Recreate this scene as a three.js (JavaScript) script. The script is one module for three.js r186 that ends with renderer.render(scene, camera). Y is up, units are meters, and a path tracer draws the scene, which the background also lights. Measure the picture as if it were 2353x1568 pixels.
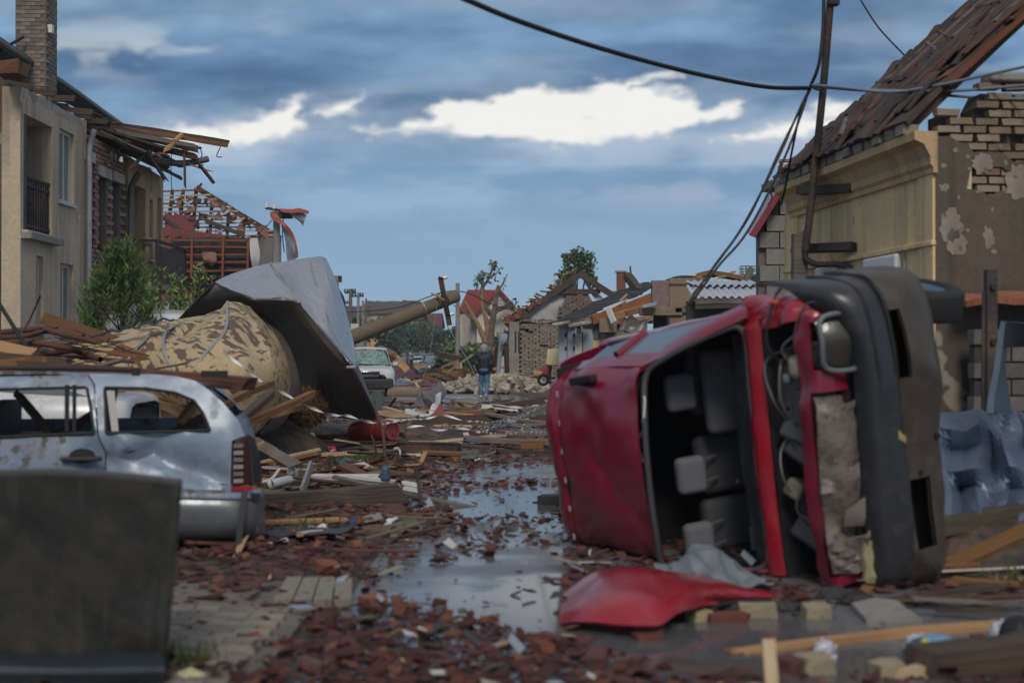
import * as THREE from 'three';
import { mergeGeometries, mergeVertices, toCreasedNormals } from 'three/addons/utils/BufferGeometryUtils.js';
import { RoundedBoxGeometry } from 'three/addons/geometries/RoundedBoxGeometry.js';
import { TessellateModifier } from 'three/addons/modifiers/TessellateModifier.js';
import { MarchingCubes } from 'three/addons/objects/MarchingCubes.js';

// ---------------------------------------------------------------- camera, sky, sun, exposure
const scene = new THREE.Scene();
const camera = new THREE.PerspectiveCamera(29.3, 1024 / 682, 0.1, 2500);
camera.position.set(0, 1.5, 0);
camera.rotation.x = 0.00933;
camera.focus = 27;
camera.userData.fStop = 1.5;
const renderer = new THREE.WebGLRenderer({ antialias: true });
renderer.toneMapping = THREE.LinearToneMapping;
renderer.toneMappingExposure = 1.04;
renderer.shadowMap.enabled = true;

// ---------------------------------------------------------------- random numbers and noise
const rng = (seed) => { let a = seed >>> 0; return () => { a = (a + 0x6d2b79f5) | 0; let t = Math.imul(a ^ (a >>> 15), 1 | a); t = (t + Math.imul(t ^ (t >>> 7), 61 | t)) ^ t; return ((t ^ (t >>> 14)) >>> 0) / 4294967296; }; };
const PERM = new Uint8Array(512), HV = new Float64Array(256);
{ const r = rng(12345), p = [...Array(256).keys()]; for (let i = 255; i > 0; i--) { const j = Math.floor(r() * (i + 1)); [p[i], p[j]] = [p[j], p[i]]; } for (let i = 0; i < 512; i++) PERM[i] = p[i & 255]; for (let i = 0; i < 256; i++) HV[i] = r(); }
const hash = (x, y, z) => HV[PERM[PERM[PERM[x & 255] + (y & 255)] + (z & 255)]];
const sm = (t) => t * t * (3 - 2 * t);
const mod = (a, n) => ((a % n) + n) % n;
function n3(x, y, z = 0, px = 0, py = 0) {                              // value noise; px, py: periods
  let X = Math.floor(x), Y = Math.floor(y), Z = Math.floor(z); const fx = sm(x - X), fy = sm(y - Y), fz = sm(z - Z);
  let X1 = X + 1, Y1 = Y + 1; if (px) { X %= px; if (X < 0) X += px; X1 = X + 1 === px ? 0 : X + 1; } if (py) { Y %= py; if (Y < 0) Y += py; Y1 = Y + 1 === py ? 0 : Y + 1; }
  let a = hash(X, Y, Z), b = hash(X1, Y, Z), c = hash(X, Y1, Z), d = hash(X1, Y1, Z); a += (b - a) * fx; c += (d - c) * fx; a += (c - a) * fy;
  if (!fz) return a;
  let e = hash(X, Y, Z + 1), f = hash(X1, Y, Z + 1), g = hash(X, Y1, Z + 1), h = hash(X1, Y1, Z + 1); e += (f - e) * fx; g += (h - g) * fx; e += (g - e) * fy; return a + (e - a) * fz;
}
function fbm(x, y, z = 0, o = 4, px = 0, py = 0) { let a = 0, w = 0.5, t = 0; for (let i = 0; i < o; i++) { a += w * n3(x, y, z + i * 7, px, py); t += w; w *= 0.5; x *= 2; y *= 2; px *= 2; py *= 2; } return a / t; }
const step = (a, b, x) => { const t = Math.min(1, Math.max(0, (x - a) / (b - a))); return t * t * (3 - 2 * t); };
const mix = (a, b, t) => a + (b - a) * t;
const mix3 = (a, b, t) => [mix(a[0], b[0], t), mix(a[1], b[1], t), mix(a[2], b[2], t)];
const V = (x, y, z) => new THREE.Vector3(x, y, z);
const R = Math.PI / 180;
// a measured sight line of the photograph (2352 pixels wide) turned into a place at a distance / on the ground
const at = (px, py, d) => V((px - 1176) / 3000 * d, 1.5 + (812 - py) / 3000 * d, -d);
const onGround = (px, py, y = 0) => at(px, py, 3000 * (1.5 - y) / (py - 812));

// ---------------------------------------------------------------- the sky
const BREAKS = [[[330, 312], [480, 292], [600, 257], [700, 218], [668, 262], [706, 280], [640, 308], [520, 334], [430, 322]], [[700, 268], [770, 238], [828, 208], [800, 250], [735, 276]], [[815, 304], [930, 277], [1010, 252], [1120, 242], [1200, 210], [1330, 200], [1430, 190], [1535, 172], [1455, 208], [1540, 218], [1610, 240], [1705, 228], [1690, 266], [1570, 288], [1520, 310], [1390, 322], [1290, 324], [1180, 302], [1050, 296], [950, 300]], [[1650, 320], [1740, 302], [1800, 282], [1900, 243], [2010, 250], [1880, 290], [1790, 316], [1720, 330]], [[150, 122], [190, 106], [228, 108], [200, 126]]];
function polyDist(p, x, y) { let d = 1e9, c = false; for (let i = 0, j = p.length - 1; i < p.length; j = i++) { const [xi, yi] = p[i], [xj, yj] = p[j], ex = xj - xi, ey = yj - yi, t = Math.min(1, Math.max(0, ((x - xi) * ex + (y - yi) * ey) / (ex * ex + ey * ey))), dx = x - xi - ex * t, dy = y - yi - ey * t; d = Math.min(d, dx * dx + dy * dy); if ((yi > y) !== (yj > y) && x < ex * (y - yi) / ey + xi) c = !c; } d = Math.sqrt(d); return c ? d : -d; }
function skyAt(az, el) {                                                // degrees; az 0 = down the street
  let a = mod(az + 27, 108); if (a > 54) a = 108 - a; a -= 27;          // the cloud field goes on round the horizon
  const u = Math.tan(a * R) * 3000, v = 812 - 3000 * Math.tan(Math.min(el, 60) * R) / Math.cos(a * R);
  const x = 1176 + u, y = v;
  const zen = step(12, 60, el);
  // base blue grey: paler near the horizon, darker bands of stratus higher up
  let c = mix3([0.29, 0.43, 0.57], [0.185, 0.32, 0.49], step(770, 330, y));
  const b1 = fbm(x / 620 + 3, y / 120 + 8, 1, 5), b2 = fbm(x / 260 + 9, y / 70 + 3, 2, 5);
  const slant = fbm((x + y * 1.2) / 700, (y - x * 0.05) / 90, 5, 5);
  const upper = step(420, 230, y);
  c = mix3(c, [0.09, 0.175, 0.31], upper * step(0.36, 0.72, b1) * 0.95);
  c = mix3(c, [0.21, 0.295, 0.41], upper * step(0.44, 0.7, slant) * 0.8);
  c = mix3(c, [0.36, 0.5, 0.67], step(0.52, 0.74, b2) * 0.5 * step(640, 430, y) * step(180, 330, y));
  c = mix3(c, [0.075, 0.15, 0.29], step(0.5, 0.66, fbm(x / 500 + 1.7, y / 90 + 1.3, 8, 5)) * step(60, 140, y) * step(330, 230, y) * 0.7);
  { const b3 = fbm(x / 95 + 2, y / 34 + 6, 37, 5), b4 = fbm(x / 330 + y / 200, y / 55, 39, 5); const k = 1 + (b3 - 0.5) * 0.5 * upper + (b4 - 0.5) * 0.45 * step(560, 380, y); c = [c[0] * k, c[1] * (1 + (k - 1) * 0.85), c[2] * (1 + (k - 1) * 0.7)]; }
  // the bright break in the cloud
  const wx = x + (fbm(x / 120, y / 60, 11, 5) - 0.5) * 90 + (fbm(x / 30, y / 18, 13, 4) - 0.5) * 30, wy = y + (fbm(x / 130, y / 50, 23, 5) - 0.5) * 62 + (fbm(x / 26, y / 15, 27, 4) - 0.5) * 26;
  let sd = -200; if (y > 120 && y < 380 && x > 200 && x < 2150) for (const p of BREAKS) sd = Math.max(sd, polyDist(p, wx, wy));
  const brk = step(-15, 13, sd + (fbm(x / 60, y / 22, 29, 5) - 0.5) * 26), halo = step(-120, 0, sd) * step(120, 220, y);
  c = mix3(c, [0.46, 0.54, 0.66], (1 - brk) * halo * (0.25 + 0.45 * step(0.35, 0.65, b2)) * step(230, 330, y + halo * 40));
  c = mix3(c, mix3([0.62, 0.66, 0.7], [0.9, 0.89, 0.85], step(0.3, 0.55, fbm(x / 90, y / 30, 33, 4) + step(0, 30, sd) * 0.2)), brk * 0.96);
  const wisp = step(0.56, 0.72, fbm(x / 210 + 4, y / 75, 17, 5)) * Math.exp(-Math.pow((y - 110) / 60, 2)) * step(420, 200, Math.abs(x - 330));
  c = mix3(c, [0.52, 0.58, 0.62], wisp * 0.7);
  const pink = Math.exp(-Math.pow((x - 1560) / 260, 2) - Math.pow((y - 445) / 38, 2)) * step(0.45, 0.7, fbm(x / 160, y / 50, 21, 4));
  c = mix3(c, [0.38, 0.45, 0.58], pink * 0.7);
  // overhead and behind: the same cloud deck, thinner and brighter
  const g = fbm(az / 26, el / 11, 31, 4);
  const deck = mix3([0.22, 0.265, 0.33], [0.46, 0.47, 0.49], step(0.3, 0.75, g));
  const back = step(40, 150, Math.abs(az));
  return mix3(c, deck, Math.max(step(17, 45, el), back * step(0, 25, el) * 0.85 + back * 0.1));
}
{
  const w = 4096, h = 2048, data = new Float32Array(w * h * 4).fill(0.12);
  const put = (i0, j0, n) => { const az0 = (i0 + n / 2) / w * 360 - 90, c = skyAt(az0 > 180 ? az0 - 360 : az0, Math.max((j0 + n / 2) / h * 180 - 90, 0.2)); for (let j = j0; j < Math.min(h, j0 + n); j++) for (let i = i0; i < i0 + n; i++) { const o = (j * w + i) * 4; data[o] = c[0]; data[o + 1] = c[1]; data[o + 2] = c[2]; data[o + 3] = 1; } };
  const jh = h / 2 - 16, jt = Math.round((17.5 + 90) / 180 * h / 8) * 8, i0 = Math.floor((90 - 25) / 360 * w / 8) * 8, i1 = Math.ceil((90 + 25) / 360 * w / 8) * 8;
  for (let j = jh; j < h; j += 8) for (let i = 0; i < w; i += 8) if (j >= jt || i + 0 < i0 || i >= i1) put(i, j, 8);
  for (let j = jh; j < jt; j++) for (let i = i0; i < i1; i++) put(i, j, 1);
  const t = new THREE.DataTexture(data, w, h, THREE.RGBAFormat, THREE.FloatType);
  t.mapping = THREE.EquirectangularReflectionMapping; t.magFilter = THREE.LinearFilter; t.minFilter = THREE.LinearFilter; t.needsUpdate = true;
  scene.background = t; scene.environment = t;
}
const sun = new THREE.DirectionalLight(new THREE.Color(1, 0.91, 0.8), 1.5);
sun.position.set(1, 30, 17); sun.target.position.set(0, 0, -20); scene.add(sun, sun.target);
sun.castShadow = true; sun.shadow.radius = 36; sun.shadow.mapSize.set(2048, 2048);
Object.assign(sun.shadow.camera, { left: -40, right: 40, top: 60, bottom: -60, near: 1, far: 200 });

scene.fog = new THREE.FogExp2(new THREE.Color().setRGB(0.6, 0.7, 0.8), 0.00055);

// ---------------------------------------------------------------- textures and materials
const toS = (c) => { c = Math.min(1, Math.max(0, c)); return 255 * (c <= 0.0031308 ? 12.92 * c : 1.055 * Math.pow(c, 1 / 2.4) - 0.055); };
function texset(n, size, f, sizeY = size) {                             // f(u, v) -> [r, g, b, height, roughness]
  const m = [0, 1, 2].map(() => new Uint8Array(n * n * 4));
  for (let j = 0; j < n; j++) for (let i = 0; i < n; i++) {
    const c = f(i / n, j / n), o = (j * n + i) * 4;
    m[0][o] = toS(c[0]); m[0][o + 1] = toS(c[1]); m[0][o + 2] = toS(c[2]);
    m[1][o] = m[1][o + 1] = m[1][o + 2] = 255 * Math.min(1, Math.max(0, c[3] ?? 0.5));
    m[2][o] = m[2][o + 1] = m[2][o + 2] = 255 * Math.min(1, Math.max(0, c[4] ?? 0.8));
    for (const a of m) a[o + 3] = 255;
  }
  return m.map((a, k) => {
    const t = new THREE.DataTexture(a, n, n); t.wrapS = t.wrapT = THREE.RepeatWrapping; t.magFilter = THREE.LinearFilter; t.minFilter = THREE.LinearMipmapLinearFilter; t.generateMipmaps = true;
    t.repeat.set(1 / size, 1 / sizeY); if (k === 0) t.colorSpace = THREE.SRGBColorSpace; t.needsUpdate = true; return t;
  });
}
const col = (r, g, b) => new THREE.Color().setRGB(r, g, b);
function M(o = {}) {
  const p = { roughness: 0.85, metalness: 0, side: THREE.DoubleSide, ...o };
  if (o.set) { p.map = o.set[0]; if (o.bumpScale) p.bumpMap = o.set[1]; p.roughnessMap = o.set[2]; p.roughness = 1; delete p.set; }
  if (Array.isArray(o.color)) p.color = col(...o.color);
  const phys = ['clearcoat', 'transmission', 'sheen'].some((k) => k in o);
  return phys ? new THREE.MeshPhysicalMaterial(p) : new THREE.MeshStandardMaterial(p);
}
const woodTex = (seed, c0, c1, dirt) => texset(512, 1.6, (u, v) => {
  const g = fbm(u * 4, v * 64, seed, 4, 4, 64), k = fbm(u * 6, v * 12, seed + 3, 4, 6, 12), s = fbm(u * 3, v * 4, seed + 5, 3, 3, 4);
  const line = Math.pow(Math.abs(Math.sin((v * 18 + k * 1.6 + g * 0.6) * Math.PI)), 0.6);
  let c = mix3(c0, c1, g * 0.6 + line * 0.4); const d = dirt * step(0.45, 0.75, s); c = mix3(c, [0.03, 0.025, 0.022], d);
  return [...c, g * 0.6 + line * 0.4, 0.6 + 0.3 * g];
}, 0.8);
const plasterTex = (seed, base, stain, light, size = 8, chipAt = 0.73, n = 768) => texset(n, size, (u, v) => {
  const q = size / 8, a = fbm(u * 9 * q | 0 ? u * 8 : u * 8, v * 8, seed, 5, 8, 8), f = fbm(u * 160, v * 160, seed + 2, 3, 160, 160), streak = fbm(u * 60, v * 3, seed + 4, 4, 60, 3);
  const big = fbm(u * 3, v * 3, seed + 7, 4, 3, 3);
  let c = mix3(base, stain, 0.75 * step(0.42, 0.72, streak) * step(0.3, 0.6, big) + 0.35 * step(0.4, 0.7, a));
  const chip = step(chipAt, chipAt + 0.03, fbm(u * 22, v * 22, seed + 9, 4, 22, 22));
  c = mix3(c, light, chip * 0.8);
  const k = 0.84 + 0.3 * f; return [c[0] * k, c[1] * k, c[2] * k, 0.45 + 0.4 * f - chip * 0.3, 0.88];
});
const T = {
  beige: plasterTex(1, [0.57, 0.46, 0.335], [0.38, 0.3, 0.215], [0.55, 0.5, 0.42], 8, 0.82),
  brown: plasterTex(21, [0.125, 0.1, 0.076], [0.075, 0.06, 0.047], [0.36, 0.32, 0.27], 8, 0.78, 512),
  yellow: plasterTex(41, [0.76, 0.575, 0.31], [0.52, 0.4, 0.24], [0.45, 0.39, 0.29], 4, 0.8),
  pale: plasterTex(61, [0.5, 0.46, 0.41], [0.3, 0.27, 0.24], [0.6, 0.57, 0.52], 8, 0.73, 512),
  concrete: texset(512, 1.5, (u, v) => { const a = fbm(u * 5, v * 5, 71, 5, 5, 5), f = fbm(u * 90, v * 90, 72, 2, 90, 90), p = step(0.74, 0.78, fbm(u * 40, v * 40, 73, 3, 40, 40)); const k = 0.7 + 0.5 * a + 0.2 * f - 0.3 * p; return [0.24 * k, 0.225 * k, 0.2 * k, 0.5 + f * 0.3 - p * 0.4, 0.85]; }),
  woodDark: woodTex(101, [0.045, 0.03, 0.022], [0.105, 0.07, 0.048], 0.55),
  woodGrey: woodTex(111, [0.09, 0.075, 0.062], [0.21, 0.18, 0.155], 0.4),
  woodFresh: woodTex(121, [0.3, 0.15, 0.065], [0.5, 0.29, 0.135], 0.25),
  woodPale: woodTex(131, [0.4, 0.28, 0.16], [0.58, 0.44, 0.28], 0.2),
  brick: texset(256, 0.5, (u, v) => { const a = fbm(u * 6, v * 6, 81, 4, 6, 6), f = fbm(u * 50, v * 50, 82, 2, 50, 50); const k = 0.65 + 0.5 * a + 0.25 * f; return [k * 0.85, k * 0.85, k * 0.85, f, 0.9]; }),
  asphalt: texset(768, 6, (u, v) => {
    const f = fbm(u * 240, v * 240, 91, 2, 240, 240), a = fbm(u * 5, v * 5, 92, 5, 5, 5), w = fbm(u * 4 + 0.3 * a, v * 4, 94, 5, 4, 4), p = step(0.47, 0.59, w);
    const k = (0.7 + 0.6 * f) * (0.8 + 0.4 * a); const dirt = step(0.55, 0.75, fbm(u * 9, v * 9, 97, 4, 9, 9));
    const c = mix3([0.15 * k, 0.152 * k, 0.16 * k], [0.14 * k, 0.11 * k, 0.095 * k], dirt * 0.5); const d = mix(1, 0.75, p);
    return [c[0] * d, c[1] * d, c[2] * d, mix(f, 0.3, p), mix(0.36 + 0.12 * f, 0.12, p)];
  }),
  earth: texset(768, 5, (u, v) => {
    const a = fbm(u * 7, v * 7, 141, 5, 7, 7), f = fbm(u * 80, v * 80, 142, 3, 80, 80), r = fbm(u * 30, v * 30, 143, 4, 30, 30);
    let c = mix3([0.05, 0.037, 0.03], [0.12, 0.07, 0.055], step(0.4, 0.65, r)); c = mix3(c, [0.03, 0.032, 0.022], step(0.5, 0.7, a) * 0.7); const k = 0.6 + 0.8 * f;
    return [c[0] * k, c[1] * k, c[2] * k, f * 0.5 + r * 0.5, 0.7];
  }),
  zinc: texset(512, 2.5, (u, v) => { const a = fbm(u * 4, v * 4, 151, 5, 4, 4), f = fbm(u * 40, v * 40, 152, 3, 40, 40), d = step(0.68, 0.74, fbm(u * 34, v * 34, 153, 4, 34, 34)), k = 0.74 + 0.28 * a + 0.1 * f; const c = mix3([0.5 * k, 0.52 * k, 0.57 * k], [0.2, 0.18, 0.17], d * 0.25); return [...c, 0.4 + 0.3 * f, 0.34 + 0.22 * a + 0.15 * d]; }),
  mottled: texset(1024, 8, (u, v) => {
    const w1 = fbm(u * 9, v * 9, 161, 3) - 0.5, w2 = fbm(u * 9 + 5, v * 9 + 3, 167, 3) - 0.5, A = (u + v) * 0.707 + w1 * 0.09, B = (u - v) * 0.707 + w2 * 0.06, s1 = fbm(A * 46, B * 120, 162, 3), s2 = fbm(A * 130, B * 60, 169, 2), reg = fbm(u * 7, v * 7, 164, 3), f = fbm(u * 110, v * 110, 165, 2);
    const m = step(0.59, 0.67, 0.72 * s1 + 0.28 * s2 + (reg - 0.5) * 0.34);
    let c = mix3([0.55, 0.41, 0.225], [0.43, 0.32, 0.18], fbm(u * 14, v * 14, 166, 4)); c = mix3(c, [0.34, 0.31, 0.17], step(0.55, 0.7, fbm(u * 5, v * 5, 168, 3)) * 0.5); c = mix3(c, [0.085, 0.048, 0.042], m * 0.88);
    const k = 0.86 + 0.28 * f; return [c[0] * k, c[1] * k, c[2] * k, 0.6 - 0.3 * m, 0.5 + 0.2 * m];
  }),
  rust: texset(512, 2, (u, v) => { const a = fbm(u * 6, v * 6, 171, 5, 6, 6), f = fbm(u * 60, v * 60, 172, 2, 60, 60), k = 0.6 + 0.7 * f; const c = mix3([0.05, 0.04, 0.038], [0.11, 0.065, 0.045], step(0.4, 0.7, a)); return [c[0] * k, c[1] * k, c[2] * k, f, 0.7]; }),
  tarpaper: texset(512, 2, (u, v) => { const a = fbm(u * 6, v * 6, 181, 5, 6, 6), f = fbm(u * 60, v * 60, 182, 2, 60, 60), k = 0.6 + 0.7 * f; const c = mix3([0.02, 0.022, 0.027], [0.05, 0.052, 0.06], step(0.4, 0.7, a)); return [c[0] * k * 0.8, c[1] * k * 0.8, c[2] * k * 0.8, f, 0.92]; }),
  dirtPaint: (() => (base, seed, amt, sz = 1.6) => texset(512, sz, (u, v) => { const a = fbm(u * 5, v * 5, seed, 5, 5, 5), f = fbm(u * 30, v * 30, seed + 1, 4, 30, 30), sp = step(0.64, 0.7, fbm(u * 24, v * 24, seed + 2, 4, 24, 24)) * step(0.4, 0.6, a); const d = amt * (0.35 * step(0.4, 0.7, a) + 0.65 * sp + 0.3 * step(0.6, 0.75, f)); const c = mix3(base, [0.09, 0.075, 0.06], Math.min(0.9, d)); return [...c, f, 0.28 + 0.5 * d]; }))(),
};
const mat = {
  beige: M({ set: T.beige, bumpScale: 0.012 }), brown: M({ set: T.brown, bumpScale: 0.015 }), yellow: M({ set: T.yellow, bumpScale: 0.006 }), pale: M({ set: T.pale, bumpScale: 0.01 }),
  concrete: M({ set: T.concrete, bumpScale: 0.008 }), concreteDark: M({ set: T.concrete, bumpScale: 0.008, color: [0.6, 0.57, 0.54] }), concreteWarm: M({ set: T.concrete, bumpScale: 0.008, color: [0.95, 0.78, 0.6] }),
  woodDark: M({ set: T.woodDark, bumpScale: 0.006 }), woodGrey: M({ set: T.woodGrey, bumpScale: 0.006 }), woodFresh: M({ set: T.woodFresh, bumpScale: 0.004 }), woodPale: M({ set: T.woodPale, bumpScale: 0.004 }),
  woodRed: M({ set: T.woodDark, bumpScale: 0.006, color: [1.5, 0.9, 0.8] }), woodBrown: M({ set: T.woodFresh, bumpScale: 0.006, color: [0.5, 0.42, 0.36] }),
  asphalt: M({ set: T.asphalt, bumpScale: 0.004 }), earth: M({ set: T.earth, bumpScale: 0.03 }),
  zinc: M({ set: T.zinc, bumpScale: 0.003, metalness: 0.75 }), zincDull: M({ set: T.zinc, bumpScale: 0.004, color: [0.3, 0.27, 0.24], metalness: 0.2 }),
  mottled: M({ set: T.mottled, bumpScale: 0.004 }), rust: M({ set: T.rust, bumpScale: 0.004 }), tarpaper: M({ set: T.tarpaper, bumpScale: 0.004 }),
  white: M({ color: [0.7, 0.7, 0.68], roughness: 0.5 }), offwhite: M({ color: [0.55, 0.53, 0.48], roughness: 0.7 }), black: M({ color: [0.012, 0.012, 0.014], roughness: 0.6 }), dark: M({ color: [0.03, 0.03, 0.032], roughness: 0.7 }),
  rubber: M({ color: [0.02, 0.02, 0.022], roughness: 0.8 }), iron: M({ set: T.rust, color: [0.55, 0.55, 0.6], bumpScale: 0.003 }), pipe: M({ set: T.zinc, color: [0.75, 0.75, 0.74], metalness: 0.4, bumpScale: 0.002 }), darkpipe: M({ set: T.zinc, color: [0.3, 0.25, 0.21], metalness: 0.3, bumpScale: 0.002 }),
  glass: M({ color: [0.12, 0.15, 0.17], roughness: 0.12, metalness: 0.0 }), glassPale: M({ color: [0.16, 0.2, 0.23], roughness: 0.12 }), cable: M({ color: [0.012, 0.012, 0.016], roughness: 0.5 }), cableGrey: M({ color: [0.2, 0.24, 0.3], roughness: 0.5 }),
  ceramic: M({ color: [0.75, 0.72, 0.68], roughness: 0.25 }), membrane: M({ color: [0.45, 0.45, 0.46], roughness: 0.6 }), terracotta: M({ set: T.brick, color: [0.36, 0.14, 0.07], bumpScale: 0.01 }),
};
const brickMats = (list) => list.map((c) => M({ set: T.brick, color: c, bumpScale: 0.006 }));

// ---------------------------------------------------------------- naming, things, parts
const used = new Map();
function numbered(name) { const n = used.get(name) ?? 0; used.set(name, n + 1); return n ? `${name}_${String(n).padStart(3, '0')}` : name; }
function shade(o) { o.traverse((c) => { if (c.isMesh) { c.castShadow = true; c.receiveShadow = true; } }); return o; }
function thing(name, label, category, pos = V(0, 0, 0), rotY = 0, group) {
  const g = new THREE.Group(); g.name = numbered(name); g.position.copy(pos); g.rotation.y = rotY; g.userData = { label, category }; if (group) g.userData.group = group; scene.add(g); g.updateMatrixWorld(true); return g;
}
function part(parent, name, geo, m, kind) { const o = new THREE.Mesh(geo, m); o.name = name; o.castShadow = o.receiveShadow = true; if (kind) o.userData.kind = kind; parent.add(o); return o; }
function solo(name, label, category, geo, m, group) {                   // a thing that is one mesh
  const o = new THREE.Mesh(geo, m); o.name = numbered(name); o.userData = { label, category }; if (group) o.userData.group = group; o.castShadow = o.receiveShadow = true; scene.add(o); return o;
}
function struct(name, geo, m) { const o = new THREE.Mesh(geo, m); o.name = numbered(name); o.userData = { kind: 'structure' }; o.receiveShadow = true; scene.add(o); return o; }
// a measured sight line met with the plane z = zl of a turned group, in the group's own axes
function inPlane(g, px, py, zl = 0) {
  g.updateMatrixWorld(true); const inv = g.matrixWorld.clone().invert();
  const o = V(0, 1.5, 0).applyMatrix4(inv), p = at(px, py, 10).applyMatrix4(inv).sub(o), t = (zl - o.z) / p.z; return V(o.x + p.x * t, o.y + p.y * t, zl);
}
const local = (g, px, py, d) => { g.updateMatrixWorld(true); return at(px, py, d).applyMatrix4(g.matrixWorld.clone().invert()); };

// ---------------------------------------------------------------- shapes
function boxUV(geo, s = 1) {                                            // metres on every face by its main direction
  let g = geo.index ? geo.toNonIndexed() : geo; const p = g.attributes.position, n = g.attributes.normal, uv = new Float32Array(p.count * 2);
  for (let i = 0; i < p.count; i += 3) {
    let ax = 0, ay = 0, az = 0; for (let k = 0; k < 3; k++) { ax += n.getX(i + k); ay += n.getY(i + k); az += n.getZ(i + k); } ax = Math.abs(ax); ay = Math.abs(ay); az = Math.abs(az);
    for (let k = 0; k < 3; k++) { const x = p.getX(i + k), y = p.getY(i + k), z = p.getZ(i + k); const [a, b] = ax > ay && ax > az ? [z, y] : ay > az ? [x, z] : [x, y]; uv[(i + k) * 2] = a * s; uv[(i + k) * 2 + 1] = b * s; }
  }
  g.setAttribute('uv', new THREE.BufferAttribute(uv, 2)); return g;
}
function box(w, h, d, x = 0, y = 0, z = 0, b = 0) { const g = b ? new RoundedBoxGeometry(w, h, d, 1, b) : new THREE.BoxGeometry(w, h, d); g.translate(x, y, z); return boxUV(g); }
function cyl(r0, r1, h, n = 14) { const g = new THREE.CylinderGeometry(r0, r1, h, n); const uv = g.attributes.uv; for (let i = 0; i < uv.count; i++) uv.setXY(i, uv.getX(i) * Math.PI * 2 * r0, uv.getY(i) * h); return g; }
function between(geo, A, B) { const m = new THREE.Matrix4(), d = B.clone().sub(A), q = new THREE.Quaternion().setFromUnitVectors(V(0, 1, 0), d.clone().normalize()); m.compose(A.clone().add(B).multiplyScalar(0.5), q, V(1, 1, 1)); return geo.applyMatrix4(m); }
const rod = (A, B, r, r2 = r, n = 8) => between(cyl(r2, r, A.distanceTo(B), n), A, B);
function tube(pts, r, seg = 0, n = 6, closed = false) { const c = new THREE.CatmullRomCurve3(pts, closed, 'centripetal'); const g = new THREE.TubeGeometry(c, seg || Math.max(8, pts.length * 6), r, n, closed); const L = c.getLength(), uv = g.attributes.uv; for (let i = 0; i < uv.count; i++) uv.setXY(i, uv.getX(i) * L, uv.getY(i) * 6.28 * r); return g; }
// a length of timber: worn edges, a little bend, uneven ends; x runs along it
function timber(len, w, t, seed = 1, o = {}) {
  const r = rng(seed), n = o.seg ?? 6, g = new THREE.BoxGeometry(1, 1, 1, n, 1, 1), p = g.attributes.position, bend = (r() - 0.5) * (o.bend ?? 0.02) * len, tw = (r() - 0.5) * (o.twist ?? 0.1), e = o.end ?? 0.04, ends = [];
  for (let i = 0; i < 8; i++) ends.push((r() - 0.5) * 2 * e);
  for (let i = 0; i < p.count; i++) {
    let x = p.getX(i), y = p.getY(i), z = p.getZ(i); const k = (y > 0 ? 1 : 0) + (z > 0 ? 2 : 0), wob = (n3(x * 7 + seed, k * 3.7, seed) - 0.5) * 0.16;
    const end = Math.abs(x) > 0.499 ? ends[k + (x > 0 ? 4 : 0)] : 0, X = x * len + end * (x > 0 ? 1 : -1), a = tw * x; let Y = y * t * (1 + wob), Z = z * w * (1 + wob);
    p.setXYZ(i, X, Y * Math.cos(a) - Z * Math.sin(a) + bend * (1 - 4 * x * x), Y * Math.sin(a) + Z * Math.cos(a));
  }
  let q = g.toNonIndexed(); q.computeVertexNormals(); const P = q.attributes.position, N = q.attributes.normal, uv = q.attributes.uv, ou = r() * 3, ov = r() * 3;
  for (let i = 0; i < P.count; i++) { const end = Math.abs(N.getX(i)) > 0.8; uv.setXY(i, (end ? P.getY(i) : P.getX(i)) + ou, (Math.abs(N.getY(i)) > 0.7 ? P.getZ(i) : end ? P.getZ(i) : P.getY(i)) + ov); }
  return q;
}
function aim(o, A, B, roll = 0) {                                       // x axis from A to B, y as near up as it goes, then rolled
  const x = B.clone().sub(A).normalize(); let up = Math.abs(x.y) > 0.95 ? V(0, 0, 1) : V(0, 1, 0); const z = x.clone().cross(up).normalize(), y = z.clone().cross(x).normalize();
  o.quaternion.setFromRotationMatrix(new THREE.Matrix4().makeBasis(x, y, z)).multiply(new THREE.Quaternion().setFromAxisAngle(V(1, 0, 0), roll)); o.position.copy(A).add(B).multiplyScalar(0.5); return o;
}
let seedAt = 500;
function plank(label, A, B, w, t, m, o = {}) { const g = timber(A.distanceTo(B), w, t, ++seedAt, o); const x = solo(o.name ?? 'plank', label, o.category ?? 'plank', g, m, o.group); aim(x, A, B, o.roll ?? 0); return x; }
function plankPart(parent, name, A, B, w, t, m, o = {}) { const g = timber(A.distanceTo(B), w, t, ++seedAt, o); return aim(part(parent, name, g, m), A, B, o.roll ?? 0); }
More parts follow.
